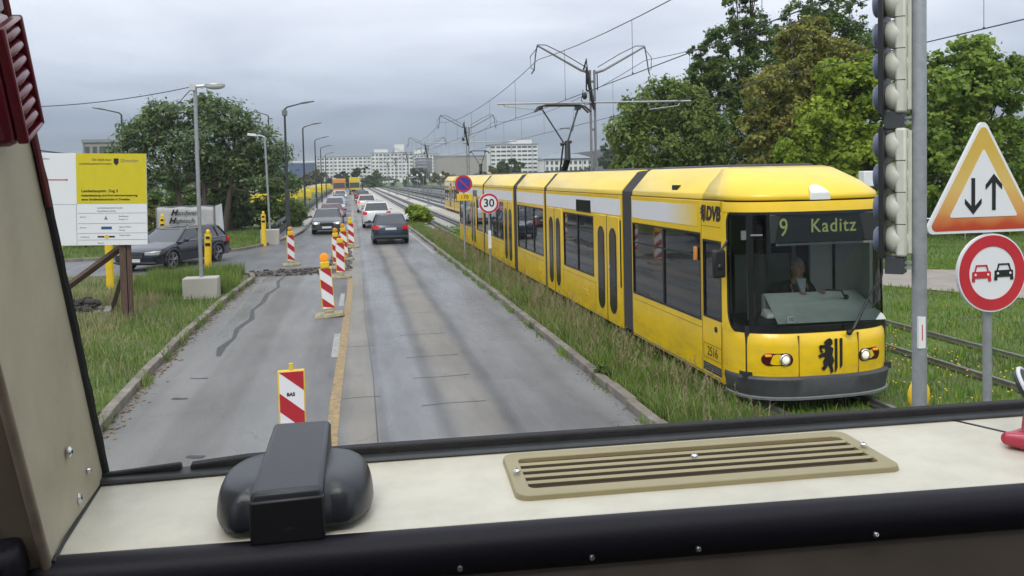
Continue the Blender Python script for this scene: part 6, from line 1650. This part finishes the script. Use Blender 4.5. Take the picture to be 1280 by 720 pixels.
def in_poly(x, y, poly):
    r = np.zeros(len(x), bool)
    for (x0, y0), (x1, y1) in zip(poly, poly[1:] + poly[:1]):
        c = ((y0 > y) != (y1 > y)) & (x < (x1 - x0) * (y - y0) / (y1 - y0 + 1e-12) + x0); r ^= c
    return r
def not_path(x, y):
    r = np.min([np.abs(x - c) for c in (5.33, 6.77, 9.13, 10.57)], axis=0) > .09
    return r & ~in_poly(x, y, PATH) & ~((x > 4.9) & (x < 7.2) & (y > 10.6) & (y < 40))
grass('grass', 'short green grass growing over the tram tracks on the right', 85000, rect(lambda y: np.maximum(4.9, y * .42), lambda y: 7.5 + y * .95, 7, 26, -.045, 1.0, not_path), (.03, .13), .020, GM['lawn'], 106, dryf=lambda x, y: .07 + .20 * (vnoise(x, y, 1.1, 7) > .70))
grass('grass', 'greener lawn beyond the footpath under the right-hand trees', 26000, rect(lambda y: 10 + 0 * y, 36, 20, 38, -.045, 1.0, not_path), (.05, .16), .035, GM['lawn'], 107)
grass('grass', 'green grass beside the tracks behind the signs', 14000, rect(4.9, 12, 40, 54, -.03), (.05, .2), .03, GM['lawn'], 108)
def farverge(x, y): return y > np.interp(x, [-30, -12, -8, -6, -5.05, -4.3, -3.75], [37.4, 39, 39.8, 40.8, 41.8, 44, 47])
grass('grass', 'grass verge across the side road in front of the banner', 22000, rect(-18, -3.9, 38, 56, .05, 1.0, farverge), (.06, .22), .035, GM['verge'], 109)
# dandelion-like yellow flowers in the tramway grass, fallen leaves by the kerb
g = np.random.default_rng(9); b = B()
for i in range(170):
    x, y = 7.4 + 2.6 * g.random(), 8.5 + 8 * g.random(); b.ball((x, y, .06 + .05 * g.random()), (.018, .018, .01), 5, 3)
tag(b.build('flowers', M['beacon_yellow']), 'tiny yellow flowers scattered in the grass between the tracks', 'flowers', kind='stuff')
b = B()
for i in range(420):
    y = 9 + 20 * g.random(); x = float(np.interp(y, [11.5, 15, 19, 23, 27, 29], [-3.18, -3.3, -3.36, -3.3, -3.18, -3.1])) + abs(g.normal()) * .10; s_ = .02 + .03 * g.random(); a = g.random() * 6.28
    b.add([(x - s_ * math.cos(a), y - s_ * math.sin(a), .006), (x + s_ * .6 * math.sin(a), y - s_ * .6 * math.cos(a), .015), (x + s_ * math.cos(a), y + s_ * math.sin(a), .008), (x - s_ * .6 * math.sin(a), y + s_ * .6 * math.cos(a), .02)], [(0, 1, 2, 3)])
tag(b.build('fallen_leaves', mat('dead_leaf', (0.16, 0.07, 0.035), .8, color2=(0.26, 0.19, 0.12), vscale=2)), 'brown fallen leaves gathered along the left kerb', 'leaves', kind='stuff')
b = B()
for i in range(900):
    y = 6 + 34 * g.random() ** 1.4; side = g.random() < .6
    x = float(np.interp(y, [10, 15, 22, 35, 50], [3.50, 3.52, 3.53, 3.48, 3.38])) - abs(g.normal()) * .10 if side else float(np.interp(y, [11.5, 15, 19, 23, 27, 29], [-3.18, -3.3, -3.36, -3.3, -3.18, -3.1])) + abs(g.normal()) * .14
    if not side and y > 29: continue
    q_ = .004 + .012 * g.random() ** 2; b.ball((x, y, q_ * .5), (q_, q_ * 1.2, q_ * .7), 5, 3)
tag(b.build('grit', M['kerb']), 'grit and small stones washed up along both kerbs', 'grit', kind='stuff')
def kerbside(xs_, ys_, w_): 
    def f(g, n):
        y = 6 + 32 * g.random(n); x = np.interp(y, ys_, xs_) + g.normal(size=n) * w_; hs = .4 + 1.2 * (vnoise(x * 3, y, 2.3, 5) > .55)
        ok = (vnoise(x * 0, y, 1.9, 4) > .50) & ((x > 0) | (y < 28.3))
        return np.stack([x, y, np.full(n, .0)], 1)[ok], hs[ok]
    return f
grass('tufts', 'small grass tufts growing through the joints of the right kerb', 5000, kerbside([3.50, 3.53, 3.50, 3.42], [6, 15, 30, 45], .035), (.03, .13), .012, GM['lawn'], 131, lean=.8)
grass('tufts', 'small grass tufts leaning over the left kerb', 4500, kerbside([-3.16, -3.28, -3.38, -3.3, -3.12], [6, 14, 19, 24, 29], .05), (.05, .20), .013, GM['verge'], 132, lean=.9)
tree('shrub', 'light green bush growing at the end of the weed strip by the tracks', (4.35, 58, 0), [(0, 0, .6, .75, .7, .55), (.3, .1, 1.0, .5, .5, .45), (-.35, 0, .9, .5, .5, .4)], 2600, .17, LM['bright'], seed=77, trunk_r=.05, cat='shrub', aspect=2.4)
tree('shrub', 'dark leafy weed growing out of the right kerb joint', (3.66, 12.6, 0), [(0, 0, .14, .12, .14, .10), (.05, .12, .1, .1, .1, .08)], 260, .05, LM['dark'], seed=78, trunk_r=.01, cat='weed')

# ------------------------------------------------------------------ the cab we look out of
cab = thing('vehicle_cab', 'cream cab front we look out of, with dashboard, pillar and windscreen rubber', 'vehicle cab', (0, 0, 2.65))
def cb(b, name, m, par=None, **k): return b.build(name, m, par or cab, **k)
xl, xr = -.46, 1.95
def back(x): return 1.536 - .052 * max(0, x)      # windscreen foot, slightly curved
b = B(); N = 24; XS = [xl + (xr - xl) * i / N for i in range(N + 1)]
b.loft([[(x, 1.260 - .075 * (x + .4) , -.03), (x, 1.260 - .075 * (x + .4), 0), (x, back(x), 0), (x, back(x), -.03)] for x in XS]); cb(b, 'dashboard', M['cream'], bevel=.004)
b = B(); b.box((1.195, 1.36, .0005), (.006, .36, .002), rz=R_(23)); cb(b, 'dashboard_joint', M['black'])
# windscreen rubber: a fat lower bead and a thin grey rebate, rising at the left into the pillar seal
b = B(); b.loft([[(x, back(x) - .006, .001), (x, back(x) - .002, .008), (x, back(x) + .030, .012), (x, back(x) + .04, .0)] for x in XS]); cb(b, 'window_rebate', M['dark_steel'], bevel=.003)
def seal_h(x): return .016 if x > -.285 else .010
XS2 = [-.285 + (xr + .285) * i / N for i in range(N + 1)]
b = B(); b.loft([[(x, back(x) + .014, .006), (x, back(x) + .013, .008 + seal_h(x)), (x, back(x) + .033, .009 + seal_h(x)), (x, back(x) + .042, .006)] for x in XS2]); cb(b, 'window_rubber', M['rubber'], bevel=.003)
b = B(); b.loft([[(x, back(x) + .014, .006), (x, back(x) + .013, .014 + (x + .43) * .06), (x, back(x) + .029, .014 + (x + .43) * .06), (x, back(x) + .036, .006)] for x in (-.43, -.40, -.36, -.32, -.305, -.300)]); cb(b, 'window_rubber', M['rubber'], bevel=.004)
# left pillar: inner cream cheek, worn brown corner, outer face with cab shade in its colour; raked back with the windscreen
RK = -.38
def rk(p): return (p[0] - .034 * max(0, p[2]), p[1] + RK * p[2], p[2])
HT = 1.15
b = B(); b.loft([[rk((-.425, 1.57, z)), rk((-.412, 1.30, z)), rk((-.404, 1.235, z)), rk((-.55, 1.27, z)), rk((-.55, 1.57, z))] for z in [0 + HT * i / 10 for i in range(11)]]); cb(b, 'pillar', M['cream_shaded2'], bevel=.004)
b = B(); b.tube([rk((-.409, 1.232, z)) for z in [-.05 + HT * i / 10 for i in range(11)]], .0065, 10); cb(b, 'pillar_edge', M['cream_edge'], smooth=True)
b = B(); b.loft([[rk((x_, 1.236 - (-.405 - x_) * .12 + dy, z)) for x_, dy in ((-.405, -.004), (-1.4, -.004), (-1.4, .02), (-.415, .02))] for z in (-.6, .2, HT)]); cb(b, 'side_panel', M['cream_shaded'])
b = B(); b.tube([rk((-.424 + rnd.uniform(-.0012, .0012), 1.570, z)) for z in [-.01 + HT * i / 40 for i in range(41)]], .0085, 8); cb(b, 'pillar_rubber', M['rubber'], smooth=True)
b = B(); b.tube([rk((-.418, 1.562, z)) for z in [.47 + (HT - .47) * i / 12 for i in range(13)]], .005, 6); cb(b, 'red_piping', M['dark_red'], smooth=True)
def screw(p, nrm, r=.008, par=None, nm='screw'):
    n_ = Vector(nrm).normalized(); p = Vector(p); b = B()
    b.tube([p, p + n_ * .002, p + n_ * .005], [r * 1.0, r, r * .55], 14); o = b.build(nm, M['screw'], par or cab, smooth=True)
    q = B(); q.tube([p + n_ * .0045, p + n_ * .0056], r * .28, 6); q.build('screw_socket', M['black'], o)
for (y, z, r) in ((1.364, .110, .0085), (1.404, .026, .009), (1.462, .050, .0045)):
    screw((-.4145 - (y - 1.3) * .04, y, z), (1, .05, .1), r)
screw((-.463, 1.198, .062), (0, -1, 0), .007)
b = B(); b.tube([(-.402, 1.235, .001), (-.409, 1.30, .001), (-.424, 1.54, .001)], .0028, 6); cb(b, 'pillar_joint', M['black'])
# padded roll along the front edge of the dashboard, kick panel below it
b = B(); pts = [(x, 1.250 - .075 * (x + .4), -.008) for x in [-.46 + 2.4 * i / 16 for i in range(17)]]
b.loft([[(p[0], p[1] + .031 * math.cos(a) - .003, p[2] - .023 + .031 * math.sin(a) * 1.1) for a in [2 * PI * k / 16 for k in range(16)]] for p in pts]); roll = cb(b, 'padded_roll', M['vinyl'], smooth=True)
for x in (.13, .315, .47, .74, -.12): screw((x, 1.209 - .075 * (x + .4), -.040), (0, -1, .35), .0045, roll)
b = B(); b.loft([[(x, 1.235 - .075 * (x + .4), -.05), (x, 1.19 - .07 * (x + .4), -.75), (x, 1.20 - .07 * (x + .4), -.75), (x, 1.25 - .07 * (x + .4), -.05)] for x in (-.46, xr)]); cb(b, 'kick_panel', M['brown_panel'])
# black padded corner at the far lower left with a cream strip under it
b = B(); b.loft([[(x, 1.10 + (x + .62) * .35, -.03), (x, 1.10 + (x + .62) * .35, .040), (x, 1.16 + (x + .62) * .25, .056), (x, 1.19 + (x + .62) * .25, .0)] for x in (-1.2, -.60, -.50, -.45, -.425)]); cb(b, 'corner_pad', M['vinyl'], bevel=.012)
b = B(); b.loft([[(x, 1.10 + (x + .62) * .35, -.06), (x, 1.10 + (x + .62) * .35, -.025), (x, 1.15, -.02), (x, 1.15, -.06)] for x in (-1.2, -.50, -.46)]); cb(b, 'corner_trim', M['olive'], bevel=.005)
# ventilation grille
gx0, gx1, gy0, gy1 = .235, .885, 1.262, 1.478
GMX = Matrix.Translation((.56, 1.37, 0)) @ Matrix.Rotation(R_(-3.2), 4, 'Z')
def rrect(w, h, r, n_=5):
    out = []
    for cx_, cy_, a0 in ((w / 2 - r, h / 2 - r, 0), (-w / 2 + r, h / 2 - r, 90), (-w / 2 + r, -h / 2 + r, 180), (w / 2 - r, -h / 2 + r, 270)):
        for k in range(n_ + 1): a = R_(a0 + 90 * k / n_); out.append((cx_ + r * math.cos(a), cy_ + r * math.sin(a)))
    return out
W_, H_ = .645, .208
o_, i_ = rrect(W_, H_, .022), rrect(W_ - .05, H_ - .062, .012)
b = B(); n_ = len(o_)
vs = [(x, y, .0) for x, y in o_] + [(x * .995, y * .985, .0085) for x, y in o_] + [(x, y, .0085) for x, y in i_] + [(x, y, .001) for x, y in i_]
fs = []
for k in range(n_):
    k2 = (k + 1) % n_
    for r_ in range(3): fs.append((r_ * n_ + k, r_ * n_ + k2, (r_ + 1) * n_ + k2, (r_ + 1) * n_ + k))
b.add(vs, fs, GMX); gr = cb(b, 'vent_grille', M['olive'], bevel=.0015)
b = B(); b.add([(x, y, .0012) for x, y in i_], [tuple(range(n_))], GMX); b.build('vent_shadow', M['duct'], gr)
for k in range(4):
    y = -H_ / 2 + .031 + (H_ - .062) * (k + 1) / 5
    b = B(); b.loft([[(x, y - .0048, .0065), (x, y + .0035, .0085), (x, y + .004, .0070), (x, y - .004, .0050)] for x in (-W_ / 2 + .024, W_ / 2 - .024)], mtx=GMX); b.build('slat', M['olive'], gr)
for x, y in ((-W_ / 2 + .014, -.004), (0, .006), (W_ / 2 - .014, .0)):
    p = GMX @ Vector((x, y, .0125)); screw(p, (0, 0, 1), .006, gr)
# unseen roof and back wall added to darken the cab, then glass
b = B(); b.box2((-1.4, -1.8, 1.10), (2.1, .25, 1.16)); cb(b, 'cab_shade_roof', M['cream_shaded'])  # unseen roof, front edge cut back so daylight reaches the dashboard
b = B(); b.box2((-1.4, -1.8, -1.2), (2.1, -1.74, .98)); cb(b, 'cab_rear_wall', M['brown_panel'])
b = B(); b.box2((-1.4, -1.8, -1.2), (-1.36, 1.0, .12)); b.box2((2.04, -1.8, -1.2), (2.1, 1.2, -.1)); b.box2((-1.4, -1.8, -1.25), (2.1, 1.4, -1.2)); cb(b, 'cab_side', M['brown_panel'])
b = B(); b.loft([[(x, back(x) + .03, .03), (x, back(x) + .03 + RK * .95, .98)] for x in XS], closed=False, caps=False); cb(b, 'windscreen', M['cab_glass'])
b = B(); b.loft([[(x, back(x) + .04, .0), (x, back(x) + .10, -.2), (x, back(x) + .10, -1.9), (x, back(x) + .0, -1.9), (x, back(x) + .0, .0)] for x in XS]); cb(b, 'front_shell', M['cream'])

# black plastic device on the dashboard: square central block on a rounded twin-lobed housing
dv = thing('dashboard_device', 'dark grey plastic housing with raised square middle and two rounded lobes on the dashboard', 'device', (-.094, 1.335, 2.65), rz=R_(-2))
b = B()
rings = []
for z, k in ((0, 1.0), (.02, 1.0), (.044, .97), (.062, .87), (.070, .72), (.0735, .48), (.074, .2)):
    ring_ = []
    for j in range(48):
        a = 2 * PI * j / 48; c, s_ = math.cos(a), math.sin(a)
        rx = .113 * abs(c) ** (2 / 2.8) * (1 if c > 0 else -1); ry = .112 * abs(s_) ** (2 / 2.3) * (1 if s_ > 0 else -1)
        pinch = 1 - .16 * math.exp(-((abs(c) - .38) / .16) ** 2) * (1 if s_ < 0 else .25)
        ring_.append((rx * (1 - (1 - k) * .55), ry * pinch * (1 - (1 - k) * .75) - .008 + .022 * (1 - k), z))
    rings.append(ring_)
b.loft(rings); b.build('housing', M['device'], dv, smooth=True, subsurf=1)
b = B(); b.loft([[(-.052, -.112, 0), (.046, -.112, 0), (.046, .095, 0), (-.046, .095, 0)], [(-.052, -.116, .066), (.046, -.116, .068), (.045, .105, .102), (-.045, .105, .102)], [(-.049, -.112, .073), (.043, -.112, .075), (.042, .099, .110), (-.042, .099, .110)]]); b.build('block', M['device'], dv, bevel=.006)
b = B(); b.loft([[(-.053, -.118, 0), (.047, -.118, 0), (.047, -.10, 0), (-.053, -.10, 0)], [(-.0535, -.1185, .062), (.0475, -.1185, .064), (.0475, -.10, .064), (-.0535, -.10, .062)]]); b.build('block_front', M['black'], dv, bevel=.004)
# dark red ribbed holder at the top of the pillar
hm = thing('ribbed_holder', 'dark red plastic holder with a row of ribs fixed high on the left pillar', 'holder', (-.392, 1.190, 3.206), rot=(R_(21), R_(-3), R_(3)))
b = B(); b.box2((-.11, -.03, .0), (-.006, .062, .150)); b.build('holder_body', M['dark_red'], hm, bevel=.012)
b = B(); b.box2((-.007, -.026, .004), (.006, -.018, .146)); b.box2((-.007, .052, .004), (.006, .060, .146)); b.box2((-.007, -.018, .004), (.006, .052, .010)); b.box2((-.007, -.018, .140), (.006, .052, .146)); b.build('holder_frame', M['dark_red'], hm, bevel=.003)
for k in range(7):
    b = B(); z = .022 + k * .0178; b.tube([(-.004, -.016, z), (.000, .0, z + .001), (.000, .036, z + .002), (-.004, .050, z + .002)], [.0050, .0062, .0062, .0050], 10); b.build('rib', M['dark_red'], hm, smooth=True)
b = B(); b.box2((-.30, -.02, .160), (-.02, .05, .32)); b.build('holder_cover', M['black'], hm, bevel=.01)
b = B(); b.box2((-.020, -.015, .156), (-.004, .03, .33)); b.build('holder_strap', M['dark_red'], hm, bevel=.004)
# red foot with a round dark mirror at the right edge
rf = thing('clamp_mirror', 'bright red clamp foot with a small dark round mirror, right end of the dashboard', 'clamp mirror', (1.168, 1.285, 2.65), rz=R_(10))
b = B(); b.tube([(-.045, .03, .018), (-.02, -.01, .016), (.03, -.05, .014), (.10, -.08, .012)], [.012, .017, .018, .016], 12); b.tube([(-.042, .03, .016), (.0, .04, .012), (.05, .03, .02), (.09, .0, .03)], [.011, .012, .016, .02], 12); b.tube([(-.005, .01, .02), (.008, .02, .06), (.02, .03, .11)], [.018, .014, .012], 10); b.build('foot', M['red_pink'], rf, smooth=True)
b = B(); b.tube([(.03, .035, .095), (.024, .045, .088)], [.042, .042], 28); d_ = b.build('mirror_disc', M['device'], rf, bevel=.003)
b = B(); ax_ = Vector((-.006, .010, -.007)).normalized(); u_ = ax_.cross(Vector((0, 0, 1))).normalized(); w_ = u_.cross(ax_); c_ = Vector((.029, .037, .094))
b.tube([c_ + (u_ * math.cos(a) + w_ * math.sin(a)) * .042 for a in [2 * PI * k / 32 for k in range(33)]], .0035, 8); b.build('mirror_rim', M['sign_white'], d_)
# street lamps with two arms on the far side, and an antenna-like lamp above the near kerb are left to the masts

# ------------------------------------------------------------------ the damp air over the whole place
b = B(); b.box2((-3050, -250, -8), (3050, 4050, 52))
hz_m = bpy.data.materials.new('haze_air'); hz_m.use_nodes = True
hn = hz_m.node_tree.nodes; hn.clear()
ho = hn.new('ShaderNodeOutputMaterial'); hv = hn.new('ShaderNodeVolumePrincipled')
hv.inputs['Color'].default_value = (0.82, 0.88, 0.95, 1); hv.inputs['Density'].default_value = 0.0003
hz_m.node_tree.links.new(hv.outputs[0], ho.inputs['Volume'])
hz = b.build('haze', hz_m); hz['kind'] = 'stuff'; hz['label'] = 'thin damp haze that pales the far buildings and trees'
